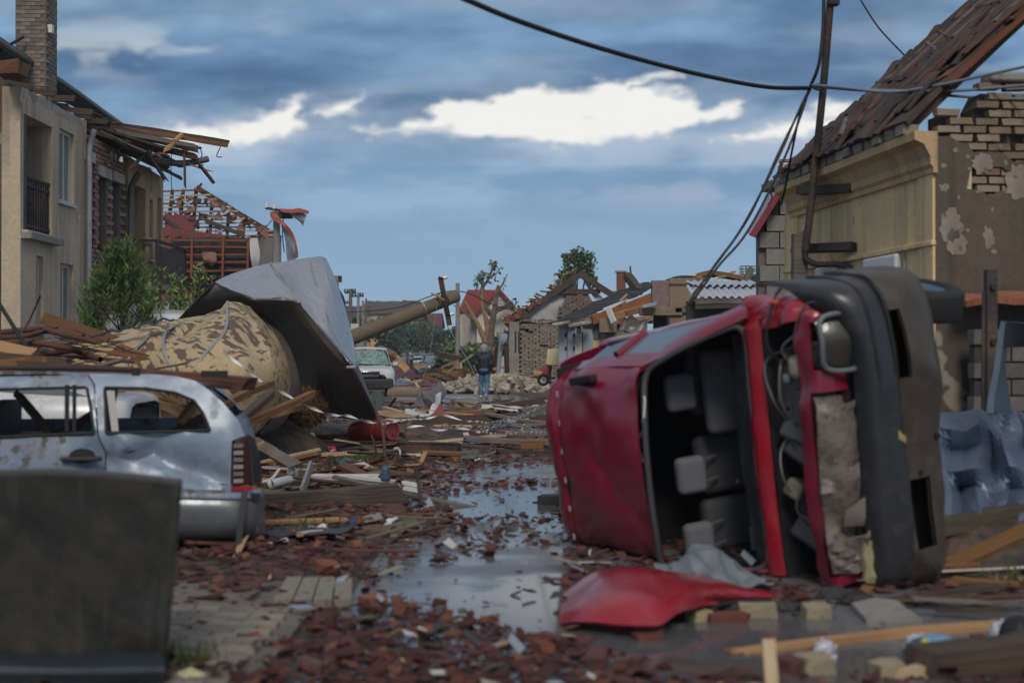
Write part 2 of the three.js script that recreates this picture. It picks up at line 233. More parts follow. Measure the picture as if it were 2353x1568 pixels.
// a bent sheet through a net of control points, with real thickness
function sheet(rows, o = {}) {
  const nu = o.nu ?? 6, nv = o.nv ?? 6, R0 = rows.length, C0 = rows[0].length, th = o.t ?? 0.004, amp = o.noise ?? 0, fr = o.freq ?? 3, seed = o.seed ?? 1;
  const line = (pts, t, lin) => { const n = pts.length - 1, i = Math.min(n - 1, Math.floor(t * n)), f = t * n - i; if (lin) return pts[i].clone().lerp(pts[i + 1], f); const p0 = pts[Math.max(0, i - 1)], p1 = pts[i], p2 = pts[i + 1], p3 = pts[Math.min(n, i + 2)]; const c = (a, b, cc, d) => 0.5 * (2 * b + (cc - a) * f + (2 * a - 5 * b + 4 * cc - d) * f * f + (3 * b - a - 3 * cc + d) * f * f * f); return V(c(p0.x, p1.x, p2.x, p3.x), c(p0.y, p1.y, p2.y, p3.y), c(p0.z, p1.z, p2.z, p3.z)); };
  const U = (C0 - 1) * nu, W = (R0 - 1) * nv, pts = [];
  const cols = []; for (let j = 0; j <= W; j++) cols.push([...Array(C0).keys()].map((c) => line(rows.map((r) => r[c]), j / W, o.linear || o.linearV)));
  for (let j = 0; j <= W; j++) { const row = []; for (let i = 0; i <= U; i++) row.push(line(cols[j], i / U, o.linear || o.linearU)); pts.push(row); }
  const norm = (j, i) => { const a = pts[j][Math.min(U, i + 1)].clone().sub(pts[j][Math.max(0, i - 1)]), b = pts[Math.min(W, j + 1)][i].clone().sub(pts[Math.max(0, j - 1)][i]); return a.cross(b).normalize(); };
  let ns = pts.map((r, j) => r.map((_, i) => norm(j, i)));
  if (amp) { for (let j = 0; j <= W; j++) for (let i = 0; i <= U; i++) { const p = pts[j][i]; let h = fbm(p.x * fr + 50, p.y * fr + 50 + p.z * fr * 0.7, seed + p.z * fr * 0.5, 3) - 0.5; if (o.crease) h = Math.abs(h * 2) - 0.35; if (o.fade) h *= o.fade(i / U, j / W); p.addScaledVector(ns[j][i], h * amp * 2); } ns = pts.map((r, j) => r.map((_, i) => norm(j, i))); }
  const pos = [], uv = [], idx = [], L = [0]; for (let i = 1; i <= U; i++) { const m = W >> 1; L.push(L[i - 1] + pts[m][i].distanceTo(pts[m][i - 1])); } const H = [0]; for (let j = 1; j <= W; j++) { const m = U >> 1; H.push(H[j - 1] + pts[j][m].distanceTo(pts[j - 1][m])); }
  for (const s of [0.5, -0.5]) for (let j = 0; j <= W; j++) for (let i = 0; i <= U; i++) { const p = pts[j][i], n = ns[j][i]; pos.push(p.x + n.x * th * s, p.y + n.y * th * s, p.z + n.z * th * s); uv.push(L[i] + (o.uo ?? 0), H[j] + (o.vo ?? 0)); }
  const N = (U + 1) * (W + 1), id = (j, i, b) => b * N + j * (U + 1) + i, skip = o.hole ?? (() => false);
  for (let j = 0; j < W; j++) for (let i = 0; i < U; i++) { if (skip((i + 0.5) / U, (j + 0.5) / W)) continue; idx.push(id(j, i, 0), id(j, i + 1, 0), id(j + 1, i + 1, 0), id(j, i, 0), id(j + 1, i + 1, 0), id(j + 1, i, 0), id(j, i, 1), id(j + 1, i + 1, 1), id(j, i + 1, 1), id(j, i, 1), id(j + 1, i, 1), id(j + 1, i + 1, 1)); }
  const q = (a, b, c, d) => idx.push(a, b, c, a, c, d);
  for (let i = 0; i < U; i++) { q(id(0, i, 0), id(0, i, 1), id(0, i + 1, 1), id(0, i + 1, 0)); q(id(W, i, 0), id(W, i + 1, 0), id(W, i + 1, 1), id(W, i, 1)); }
  for (let j = 0; j < W; j++) { q(id(j, 0, 0), id(j + 1, 0, 0), id(j + 1, 0, 1), id(j, 0, 1)); q(id(j, U, 0), id(j, U, 1), id(j + 1, U, 1), id(j + 1, U, 0)); }
  const g = new THREE.BufferGeometry(); g.setAttribute('position', new THREE.Float32BufferAttribute(pos, 3)); g.setAttribute('uv', new THREE.Float32BufferAttribute(uv, 2)); g.setIndex(idx);
  const out = o.flat ? g.toNonIndexed() : toCreasedNormals(g, o.creaseAngle ?? 0.7); if (o.flat) out.computeVertexNormals();
  out.userData.pt = (u, v) => pts[Math.round(v * W)][Math.round(u * U)].clone(); return out;
}
// a wall with real openings: outline and holes in metres, thickness behind the face (z from -t to 0)
function wall(outline, holes, t, o = {}) {
  const s = new THREE.Shape(outline.map((p) => new THREE.Vector2(p[0], p[1]))); for (const h of holes) s.holes.push(new THREE.Path(h.map((p) => new THREE.Vector2(p[0], p[1]))));
  const g = new THREE.ExtrudeGeometry(s, { depth: t, bevelEnabled: !!o.bevel, bevelSize: o.bevel ?? 0, bevelThickness: o.bevel ?? 0, bevelSegments: 1, steps: 1 }); g.translate(0, 0, -t); return boxUV(g);
}
function ragged(x0, y0, x1, y1, n, amp, seed) { const r = rng(seed), a = []; for (let i = 0; i <= n; i++) { const t = i / n; a.push([mix(x0, x1, t), mix(y0, y1, t) + (i && i < n ? (r() - 0.5) * 2 * amp : 0)]); } return a; }
// a rough lump of rock, brick or rubbish
function lump(rx, ry, rz, seed, d = 1, amp = 0.3) { const g = new THREE.IcosahedronGeometry(1, d), p = g.attributes.position; for (let i = 0; i < p.count; i++) { const v = V(p.getX(i), p.getY(i), p.getZ(i)), k = 1 + (fbm(v.x * 1.7 + seed, v.y * 1.7, v.z * 1.7 + seed, 3) - 0.5) * 2 * amp; p.setXYZ(i, v.x * k * rx, v.y * k * ry, v.z * k * rz); } g.computeVertexNormals(); return boxUV(g); }
// a chipped brick
function brickGeo(w, h, d, seed, chip = 0.12) { const r = rng(seed), g = new THREE.BoxGeometry(w, h, d, 2, 1, 1), p = g.attributes.position, m = new Map(); for (let i = 0; i < p.count; i++) { const k = [p.getX(i), p.getY(i), p.getZ(i)].map((x) => x.toFixed(4)).join(); if (!m.has(k)) m.set(k, [1 - r() * chip * (r() < 0.3 ? 2.4 : 0.5), 1 - r() * chip, 1 - r() * chip]); const s = m.get(k); p.setXYZ(i, p.getX(i) * s[0], p.getY(i) * s[1], p.getZ(i) * s[2]); } const q = g.toNonIndexed(); q.computeVertexNormals(); return boxUV(q); }
function shardGeo(seed) { const r = rng(seed), n = 4 + (r() * 3 | 0), top = [], t = 0.08 + r() * 0.16; for (let i = 0; i < n; i++) { const a = (i + (r() - 0.5) * 0.6) / n * 6.283, q = 0.6 + r() * 0.5; top.push([Math.cos(a) * q, Math.sin(a) * q * 0.75]); } const s = new THREE.Shape(top.map((p) => new THREE.Vector2(...p))); const g = new THREE.ExtrudeGeometry(s, { depth: t, bevelEnabled: false }); g.rotateX(-Math.PI / 2); const p = g.attributes.position; for (let i = 0; i < p.count; i++) p.setY(i, p.getY(i) + 0.12 * (p.getX(i) ** 2) * (r() < 2 ? 1 : 0)); g.computeVertexNormals(); return boxUV(g); }
// ---------------------------------------------------------------- ground, road, pavement
const inPoly = (poly, x, z) => { let c = false; for (let i = 0, j = poly.length - 1; i < poly.length; j = i++) { const [xi, zi] = poly[i], [xj, zj] = poly[j]; if ((zi > z) !== (zj > z) && x < (xj - xi) * (z - zi) / (zj - zi) + xi) c = !c; } return c; };
const groundPoly = (list) => list.map(([px, py]) => { const p = onGround(px, py); return [p.x, p.z]; });
const roadMid = (z) => { const d = -z, k = [[-50, 1.4], [12, 1.25], [30, -0.2], [45, -1.9], [62, -4], [110, -8], [180, -12.3], [260, -16]]; for (let i = 1; i < k.length; i++) if (d < k[i][0] || i === k.length - 1) return mix(k[i - 1][1], k[i][1], Math.max(0, (d - k[i - 1][0]) / (k[i][0] - k[i - 1][0]))); };
const roadHalf = 2.25;
const onRoad = (x, z) => Math.abs(x - roadMid(z)) < roadHalf;
const groundY = (x, z) => { const off = Math.max(0, Math.abs(x - roadMid(z)) - roadHalf); return step(0, 0.6, off) * ((fbm(x * 0.9 + 40, z * 0.9 + 40, 3, 3) - 0.35) * 0.16) * (z > -70 ? 1 : 0.2); };
{
  const pos = [], uv = [], idx = [], xs = [], zs = [];
  for (let x = -900; x < -24; x += 60) xs.push(x); for (let x = -24; x <= 24; x += 0.4) xs.push(x); for (let x = 60; x <= 900; x += 60) xs.push(x);
  for (let z = 60; z > 5; z -= 10) zs.push(z); for (let z = 4; z >= -50; z -= 0.4) zs.push(z); for (let z = -56; z >= -1400; z *= 1.12) zs.push(z);
  for (const z of zs) for (const x of xs) { pos.push(x, groundY(x, z) - 0.004, z); uv.push(x, z); }
  const n = xs.length; for (let j = 0; j < zs.length - 1; j++) for (let i = 0; i < n - 1; i++) { const a = j * n + i; idx.push(a, a + 1, a + n + 1, a, a + n + 1, a + n); }
  const g = new THREE.BufferGeometry(); g.setAttribute('position', new THREE.Float32BufferAttribute(pos, 3)); g.setAttribute('uv', new THREE.Float32BufferAttribute(uv, 2)); g.setIndex(idx); g.computeVertexNormals();
  struct('ground', g, mat.earth);
}
{
  const pos = [], uv = [], idx = []; let k = 0; const zs = []; for (let z = 6; z > -60; z -= 1) zs.push(z); for (let z = -60; z > -230; z -= 5) zs.push(z);
  for (const z of zs) { for (let i = 0; i <= 8; i++) { const x = roadMid(z) + (i / 4 - 1) * roadHalf; pos.push(x, 0.006 + 0.02 * (1 - Math.pow(i / 4 - 1, 2)), z); uv.push(x, z); } if (k) for (let i = 0; i < 8; i++) { const a = (k - 1) * 9 + i; idx.push(a, a + 1, a + 10, a, a + 10, a + 9); } k++; }
  const g = new THREE.BufferGeometry(); g.setAttribute('position', new THREE.Float32BufferAttribute(pos, 3)); g.setAttribute('uv', new THREE.Float32BufferAttribute(uv, 2)); g.setIndex(idx); g.computeVertexNormals();
  struct('road', g, mat.asphalt);
}
{ // the block paving beside the road, stone by stone
  const bed = struct('pavement', box(2.2, 0.05, 4.4, -2.25, 0.012, -6.2), mat.concreteDark); bed.receiveShadow = true;
  const r = rng(33), ms = [[0.5, 0.47, 0.44], [0.62, 0.58, 0.54], [0.44, 0.42, 0.4]].map((c) => M({ set: T.concrete, color: [c[0] * 1.5, c[1] * 1.5, c[2] * 1.5], bumpScale: 0.005 })), gs = [1, 2, 3].map((s) => { const g = new RoundedBoxGeometry(0.196, 0.07, 0.096, 1, 0.008); return boxUV(g); });
  let n = 0;
  for (let j = 0; j < 26; j++) for (let i = 0; i < 12; i++) { const x = -3.45 + i * 0.2 + (j % 2) * 0.1, z = -4.9 - j * 0.1; if (x > -1.26  || n >= 300) continue; const b = part(bed, numbered('paver'), gs[n % 3], ms[r() * 3 | 0]); b.position.set(x, 0.024 + r() * 0.008, z); b.rotation.set((r() - 0.5) * 0.03, (r() - 0.5) * 0.03, (r() - 0.5) * 0.03); n++; }
}
// ---------------------------------------------------------------- left row: plastered house, bare brick house, house with balcony
const FX = -9.05, FZ = -24;
const rect = (g, x0, y0a, x1, y1a, zl = 0) => { const a = inPlane(g, x0, y0a, zl), b = inPlane(g, x1, y1a, zl); return [[a.x, b.y], [b.x, b.y], [b.x, a.y], [a.x, a.y]]; };  // opening from its top near and bottom far corners
function windowPart(g, h, depth, o = {}) {                              // frame, mullion and panes set deep in an opening
  const x0 = h[0][0], x1 = h[1][0], y0 = h[0][1], y1 = h[2][1], w = x1 - x0, hh = y1 - y0, f = part(g, 'window', mergeGeometries([box(w, 0.07, 0.06, w / 2, 0.035, 0), box(w, 0.07, 0.06, w / 2, hh - 0.035, 0), box(0.07, hh - 0.14, 0.06, 0.035, hh / 2, 0), box(0.07, hh - 0.14, 0.06, w - 0.035, hh / 2, 0), box(0.06, hh - 0.14, 0.06, w / 2, hh / 2, 0)]), o.m ?? mat.offwhite);
  f.position.set(x0, y0, -depth);
  for (const s of [0, 1]) { const p = part(f, 'pane', box(w / 2 - 0.1, hh - 0.14, 0.012, s ? w * 0.75 - 0.02 : w * 0.25 + 0.02, hh / 2, -0.01), o.glass ?? mat.glassPale); }
  if (o.sill !== false) part(f, 'sill', box(w + 0.1, 0.05, depth + 0.06, w / 2, -0.03, depth / 2 + 0.03), o.sillm ?? mat.zinc);
  return f;
}
{
  const g = thing('plastered_house', 'beige plastered two storey house with torn eaves and brick chimney', 'house', V(FX, 0, FZ), Math.PI / 2);
  const e = (px, py) => inPlane(g, px, py), len = e(196, 300).x, hTop = 6.42;
  const logA = rect(g, 51, 243, 117, 547), up = rect(g, 134, 292, 167, 472), lowA = rect(g, 81, 586, 97, 764), lowB = rect(g, 137, 603, 167, 770);
  logA[2][1] = logA[3][1] = 5.95; 
  part(g, 'facade', wall([[0, -0.3], [len, -0.3], ...ragged(len, hTop + 0.02, 0, hTop, 22, 0.07, 3)], [logA, up, lowA, lowB], 0.35), mat.beige);
  windowPart(g, up, 0.1); windowPart(g, lowA, 0.12); windowPart(g, lowB, 0.12);
  { const a = ragged(0.005, 6.4, 0.02, -0.2, 40, 0.0, 1).map(([x, y], i) => [0.02 + 0.045 * hash(i, 3, 7) + (i % 7 === 3 ? 0.05 : 0), y]); part(g, 'render_edge', wall([[-0.004, -0.2], [-0.004, 6.4], ...a], [], 0.02), mat.pale).position.z = 0.004; const t = ragged(0.1, 6.3, len - 0.1, 6.32, 40, 0.05, 12); part(g, 'render_edge', wall([[0.1, 6.42], ...t, [len - 0.1, 6.42]].map(([x, y], i) => [x, y + (i > 0 && i < 42 ? (hash(i, 9, 2) - 0.7) * 0.12 : 0)]), [], 0.02), mat.pale).position.z = 0.005; }
  // recessed balcony: its walls, floor, railing
  const bx0 = logA[0][0], bx1 = logA[1][0], by0 = logA[0][1], by1 = logA[2][1], rec = part(g, 'balcony', mergeGeometries([box(bx1 - bx0 + 0.2, 0.14, 1.5, (bx0 + bx1) / 2, by0 - 0.05, -0.62), box(0.08, by1 - by0 + 0.1, 1.3, bx1 + 0.05, (by0 + by1) / 2, -1.0), box(bx1 - bx0 + 0.3, by1 - by0 + 0.1, 0.08, (bx0 + bx1) / 2, (by0 + by1) / 2, -1.68), box(bx1 - bx0 + 0.2, 0.1, 1.3, (bx0 + bx1) / 2, by1 + 0.06, -1.0)]), mat.beige, 'stuff');
  const rail = part(g, 'railing', mergeGeometries([box(bx1 - bx0, 0.05, 0.05, (bx0 + bx1) / 2, by0 + 1.05, -0.06), box(bx1 - bx0, 0.05, 0.04, (bx0 + bx1) / 2, by0 + 0.9, -0.06), box(bx1 - bx0, 0.05, 0.04, (bx0 + bx1) / 2, by0 + 0.14, -0.06)]), mat.iron, 'stuff');
  for (let i = 0; i <= 11; i++) part(rail, 'baluster', box(0.025, 0.95, 0.025, bx0 + 0.06 + i * (bx1 - bx0 - 0.12) / 11, by0 + 0.55, -0.06), mat.iron);
  for (let i = 0; i < 7; i++) part(rail, 'slat', box((bx1 - bx0) * 0.45, 0.08, 0.015, bx0 + (bx1 - bx0) * 0.33, by0 + 0.26 + i * 0.1, -0.1), i % 2 ? mat.dark : mat.woodGrey);
  part(g, 'balcony_slab', box(bx1 - bx0 + 0.25, 0.12, 0.2, (bx0 + bx1) / 2, by0 - 0.08, 0.1), mat.concrete);
  // the gable end towards the camera: rough brown render with a doorway far along
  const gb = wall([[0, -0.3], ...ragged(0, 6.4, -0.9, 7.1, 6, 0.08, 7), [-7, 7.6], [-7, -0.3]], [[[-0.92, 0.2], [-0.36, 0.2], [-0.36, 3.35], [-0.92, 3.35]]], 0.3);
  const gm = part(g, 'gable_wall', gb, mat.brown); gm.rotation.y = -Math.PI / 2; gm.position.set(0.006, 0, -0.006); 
  part(g, 'door_leaf', box(0.03, 3.1, 0.56, 0.2, 1.7, -0.64), mat.dark);
  // broken render along the eaves, roof slab with its sheet-metal edge, wall under it
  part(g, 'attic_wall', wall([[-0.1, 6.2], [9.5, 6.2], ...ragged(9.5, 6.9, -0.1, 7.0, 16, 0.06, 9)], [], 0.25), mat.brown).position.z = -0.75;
  const rp = [[-2.2, 7.42], [9.3, 7.12]];
  part(g, 'roof_slab', sheet([[V(rp[0][0], rp[0][1], -0.56), V(3, 7.28, -0.5), V(rp[1][0], rp[1][1], -0.6)], [V(rp[0][0], 8.5, -3.0), V(3, 8.4, -3), V(rp[1][0], 8.25, -3)], [V(rp[0][0], 9.6, -5.5), V(3, 9.5, -5.5), V(rp[1][0], 9.4, -5.5)]], { t: 0.1, nu: 8, nv: 5, noise: 0.02 }), mat.tarpaper);
  part(g, 'gutter', tube([V(-2.2, 7.35, -0.5), V(1, 7.27, -0.48), V(4, 7.2, -0.46), V(8.2, 7.04, -0.5)], 0.075, 30, 8), mat.zincDull);
  for (let i = 0; i < 5; i++) plankPart(g, 'soffit_board', V(5.2 + i * 0.2, 6.95 - i * 0.06, -0.5), V(9.4 + i * 0.3, 6.85 - i * 0.1, -0.2 + i * 0.12), 0.16, 0.03, mat.woodDark);
  for (let i = 0; i < 10; i++) plankPart(g, 'rafter_end', V(0.4 + i * 0.85, 6.62, -0.7), V(0.4 + i * 0.85 + 0.1, 6.5 + (i % 3) * 0.06, 0.05 + (i % 4) * 0.1), 0.1, 0.12, mat.woodDark);
  part(g, 'eaves_fragment', brickGeo(0.8, 0.34, 0.5, 5, 0.3), M({ set: T.brick, color: [0.2, 0.095, 0.05], bumpScale: 0.03 })).position.copy(local(g, 26, 158, 23.6));
  // chimney, brick by brick
  const c0 = local(g, 47, 400, 25.8), c1 = local(g, 112, 400, 25.8), cw = 0.56, ch = part(g, 'chimney', box(cw + 0.05, 5.4, cw + 0.05, c0.x + cw / 2, 8.3, -0.48), mat.concreteDark);
  const bm = brickMats([[0.23, 0.19, 0.165], [0.27, 0.22, 0.18], [0.19, 0.16, 0.145], [0.3, 0.25, 0.21]]), bgs = [1, 2, 3].map((s) => brickGeo(0.18, 0.07, 0.07, s, 0.03)), r = rng(5); let n = 0;
  for (let j = 0; j < 44 && n < 300; j++) for (let s = 0; s < 2; s++) for (let i = 0; i < 3; i++) {
    const odd = j % 2, last = odd && i === 2, y = 6.5 + j * 0.08, o = odd ? (i - 0.5) * 0.2 - 0.0 : (i - 1) * 0.19; if (last) continue; const b = part(ch, numbered('brick'), bgs[n % 3], bm[r() * 4 | 0]); n++; b.scale.x = odd ? 1.08 : 1.04;
    if (s === 0) { b.position.set(c0.x - 0.005, y, -0.48 + o); b.rotation.y = Math.PI / 2; } else b.position.set(c0.x + cw / 2 + o, y, -0.195);
  }
  part(ch, 'lamp_box', box(0.12, 0.16, 0.1, c0.x + 0.1, 7.95, -0.13), mat.white);
  part(g, 'mast_arm', rod(local(g, -30, 128, 25), local(g, 50, 83, 25.6), 0.03), mat.cable);
  part(g, 'downpipe', mergeGeometries([tube([V(len - 0.08, 6.25, 0.2), V(len - 0.08, 5.9, 0.1), V(len - 0.08, 5.2, 0.09), V(len - 0.08, 0.2, 0.09)], 0.06, 30, 8)]), mat.pipe);
}
{
  const g = thing('brick_house', 'narrow house of bare red brick with knocked out windows', 'house', V(FX, 0, FZ), Math.PI / 2);
  const x0 = inPlane(g, 196, 400).x, x1 = inPlane(g, 290, 400).x, top = 6.2;
  const ws = [rect(g, 197, 372, 210, 508), rect(g, 226, 396, 247, 523), rect(g, 260, 411, 278, 538)];
  ws.forEach((w, i) => { w[0][1] = w[1][1] = [3.95, 3.85, 3.8][i]; w[2][1] = w[3][1] = [5.6, 5.4, 5.42][i]; });
  part(g, 'facade', wall([[x0, -0.3], [x1, -0.3], [x1, top], [x0, top]], ws, 0.3), mat.concreteDark).position.z = -0.055;
  ws.forEach((w, i) => windowPart(g, w, 0.26, { m: mat.woodPale, sill: i !== 0, sillm: mat.iron, glass: mat.glass }));
  const bm = brickMats([[0.36, 0.175, 0.12], [0.42, 0.21, 0.15], [0.29, 0.15, 0.115], [0.46, 0.28, 0.21], [0.38, 0.23, 0.175]]), gs = [4, 5, 6].map((s) => brickGeo(0.27, 0.082, 0.08, s, 0.08)), r = rng(9), rest = []; let n = 0;
  for (let j = 0; j < 58; j++) for (let i = 0; i < 12; i++) {
    const y = 6.13 - j * 0.1, x = x0 + 0.14 + (j % 2) * 0.14 + i * 0.285; if (x > x1 - 0.1 || y < 1.2) continue;
    if (ws.some((w) => x > w[0][0] - 0.1 && x < w[1][0] + 0.1 && y > w[0][1] - 0.04 && y < w[2][1] + 0.04)) continue;
    const dz = -0.03 + (r() - 0.5) * 0.025; if (r() < 0.02) continue;
    if (n < 300) { const b = part(g, numbered('brick'), gs[n % 3], bm[r() * 5 | 0]); b.position.set(x, y, dz); b.rotation.set((r() - 0.5) * 0.04, (r() - 0.5) * 0.04, (r() - 0.5) * 0.02); n++; } else { const q = gs[(i + j) % 3].clone(); q.translate(x, y, dz); rest.push(q); }
  }
  part(g, 'lower_bricks', mergeGeometries(rest), bm[1], 'stuff');
  ws.forEach((w, i) => part(g, 'lintel', box(w[1][0] - w[0][0] + 0.3, 0.22, 0.1, (w[0][0] + w[1][0]) / 2, w[2][1] + 0.12, -0.02), mat.pale));
  part(g, 'downpipe', tube([V(x1 - 0.04, 5.75, 0.3), V(x1 - 0.04, 5.45, 0.12), V(x1 - 0.04, 4.9, 0.1), V(x1 - 0.04, 0.2, 0.1)], 0.075, 30, 8), mat.darkpipe);
  part(g, 'insulator_bracket', mergeGeometries([box(0.9, 0.05, 0.05, (x0 + x1) / 2 - 0.3, 5.75, 0.3), box(0.05, 0.05, 0.4, (x0 + x1) / 2 - 0.3, 5.75, 0.12)]), mat.iron, 'stuff');
  for (const k of [0.25, 0.55, 0.95]) part(g, 'insulator', cyl(0.035, 0.05, 0.12, 10), k > 0.9 ? mat.ceramic : mat.iron).position.set(x0 + 0.5 + k, 5.84, 0.3);
}
{
  const g = thing('balcony_house', 'tan plastered house with railed balcony beyond the brick house', 'house', V(FX, 0, FZ), Math.PI / 2);
  const x0 = inPlane(g, 291, 400).x, x1 = inPlane(g, 373, 400).x, lg = rect(g, 300, 396, 332, 520), w1 = rect(g, 341, 428, 349, 520), w2 = rect(g, 360, 438, 369, 540);
  const clampY = (w, a, b) => { w[0][1] = w[1][1] = a; w[2][1] = w[3][1] = b; return w; };
  clampY(lg, 3.7, 5.55); clampY(w1, 3.85, 5.35); clampY(w2, 3.9, 5.5);
  part(g, 'facade', wall([[x0, -0.3], [x1, -0.3], ...ragged(x1, 6.05, x0, 6.15, 10, 0.03, 11)], [lg, w1, w2], 0.32), M({ set: T.beige, bumpScale: 0.01, color: [1.05, 0.9, 0.72] })).position.z = 0.002;
  const end = part(g, 'end_wall', wall([[0, -0.3], [0, 6.0], [-7, 6.3], [-7, -0.3]], [], 0.3), mat.beige); end.rotation.y = Math.PI / 2; end.position.set(x1 + 0.01, 0, -7.3); end.rotation.y = Math.PI / 2;
  windowPart(g, w1, 0.2, { glass: mat.glass }); windowPart(g, w2, 0.2, { glass: mat.glass });
  part(g, 'balcony', mergeGeometries([box(lg[1][0] - lg[0][0] + 0.2, 2.1, 0.08, (lg[0][0] + lg[1][0]) / 2, 4.6, -1.25), box(0.06, 2.0, 1.0, lg[1][0] + 0.06, 4.6, -0.72), box(2.6, 0.1, 1.3, (lg[0][0] + lg[1][0]) / 2, 5.62, -0.7)]), mat.beige, 'stuff');
  const b0 = x0 + 0.25, b1 = x1 - 0.2, out = 0.62, fy = 3.1;
  part(g, 'balcony_slab', box(b1 - b0, 0.14, out + 0.3, (b0 + b1) / 2, fy, out / 2 - 0.1), mat.concrete);
  const rl = part(g, 'railing', mergeGeometries([box(b1 - b0, 0.06, 0.06, (b0 + b1) / 2, fy + 1.08, out), box(0.06, 0.06, out, b0, fy + 1.08, out / 2), box(0.06, 1.05, 0.06, b0, fy + 0.55, out), box(0.06, 1.05, 0.06, b1, fy + 0.55, out)]), mat.iron, 'stuff');
  for (let i = 0; i < 9; i++) part(rl, 'panel', box((b1 - b0) / 9 - 0.03, 0.9, 0.025, b0 + (i + 0.5) * (b1 - b0) / 9, fy + 0.52, out), mat.woodDark);
  const pot = part(g, 'flower_pot', lump(0.14, 0.12, 0.14, 3, 1, 0.1), mat.pale); pot.position.set(lg[0][0] + 1.0, 4.25, 0.1);
  // torn-off eaves: decking, rafters and a length of gutter hanging out over the street
  part(g, 'roof_deck', sheet([[V(4.0, 6.5, -0.6), V(6.5, 6.42, -0.45), V(x1 - 0.3, 6.35, -0.2)], [V(4.6, 6.22, 0.3), V(6.8, 6.05, 0.5), V(x1 - 0.2, 6.0, 0.55)]], { t: 0.06, nu: 8, nv: 4, noise: 0.04 }), mat.woodDark);
  const B = (a, b, da, db, w, t, m, name = 'rafter') => plankPart(g, name, local(g, ...a, da), local(g, ...b, db), w, t, m, { end: 0.12, seg: 8 });
  B([268, 288], [518, 328], 30.5, 31.5, 0.14, 0.15, mat.woodDark); B([285, 296], [515, 332], 30.2, 31.2, 0.1, 0.1, mat.woodBrown, 'batten'); B([255, 292], [455, 342], 30, 31, 0.15, 0.14, mat.woodDark); B([260, 300], [450, 336], 29.5, 30.6, 0.13, 0.1, mat.woodGrey);
  B([300, 326], [452, 360], 30, 30.8, 0.14, 0.13, mat.woodRed); B([230, 296], [390, 345], 29, 30.4, 0.16, 0.06, mat.woodDark, 'board'); B([235, 305], [385, 385], 29, 31.4, 0.2, 0.06, mat.woodDark, 'board'); B([220, 300], [330, 350], 28.5, 30, 0.2, 0.05, mat.woodGrey, 'board'); B([378, 345], [418, 305], 30, 30.6, 0.12, 0.06, mat.woodFresh, 'splinter');
  B([330, 342], [378, 412], 30, 30.6, 0.06, 0.07, mat.woodDark, 'strut'); B([300, 385], [335, 345], 29.5, 30.3, 0.06, 0.07, mat.woodDark, 'strut'); B([421, 352], [423, 426], 30.5, 30.5, 0.05, 0.05, mat.woodRed, 'strut'); B([455, 375], [492, 423], 30.8, 31.2, 0.06, 0.06, mat.woodRed, 'strut'); B([245, 278], [470, 326], 30.5, 31.4, 0.1, 0.04, mat.woodBrown, 'batten');
  B([340, 355], [460, 338], 31, 31.5, 0.05, 0.05, mat.woodFresh, 'batten'); B([430, 375], [480, 392], 30.8, 31, 0.04, 0.04, mat.woodFresh, 'batten');
  part(g, 'gutter_pipe', tube([local(g, 352, 368, 30.5), local(g, 400, 374, 30.7), local(g, 440, 372, 30.9), local(g, 476, 364, 31.1)], 0.075, 20, 8), mat.zincDull);
  for (const [x, y, d] of [[500, 322, 31.4], [458, 340, 31]]) part(g, 'gutter_hook', tube([[0, 0], [4, 14], [0, 24], [-4, 36], [8, 38]].map(([a, b]) => local(g, x + a, y + b, d)), 0.012, 24, 5), mat.iron);
  part(g, 'loose_wire', tube([[272, 300], [278, 330], [270, 350], [295, 360]].map(([x, y]) => local(g, x, y, 29.5)), 0.012, 24, 5), mat.cableGrey);
  part(g, 'hanging_wire', tube([[392, 345], [391, 400], [394, 450]].map(([x, y]) => local(g, x, y, 30.4)), 0.01, 12, 5), mat.cable);
}
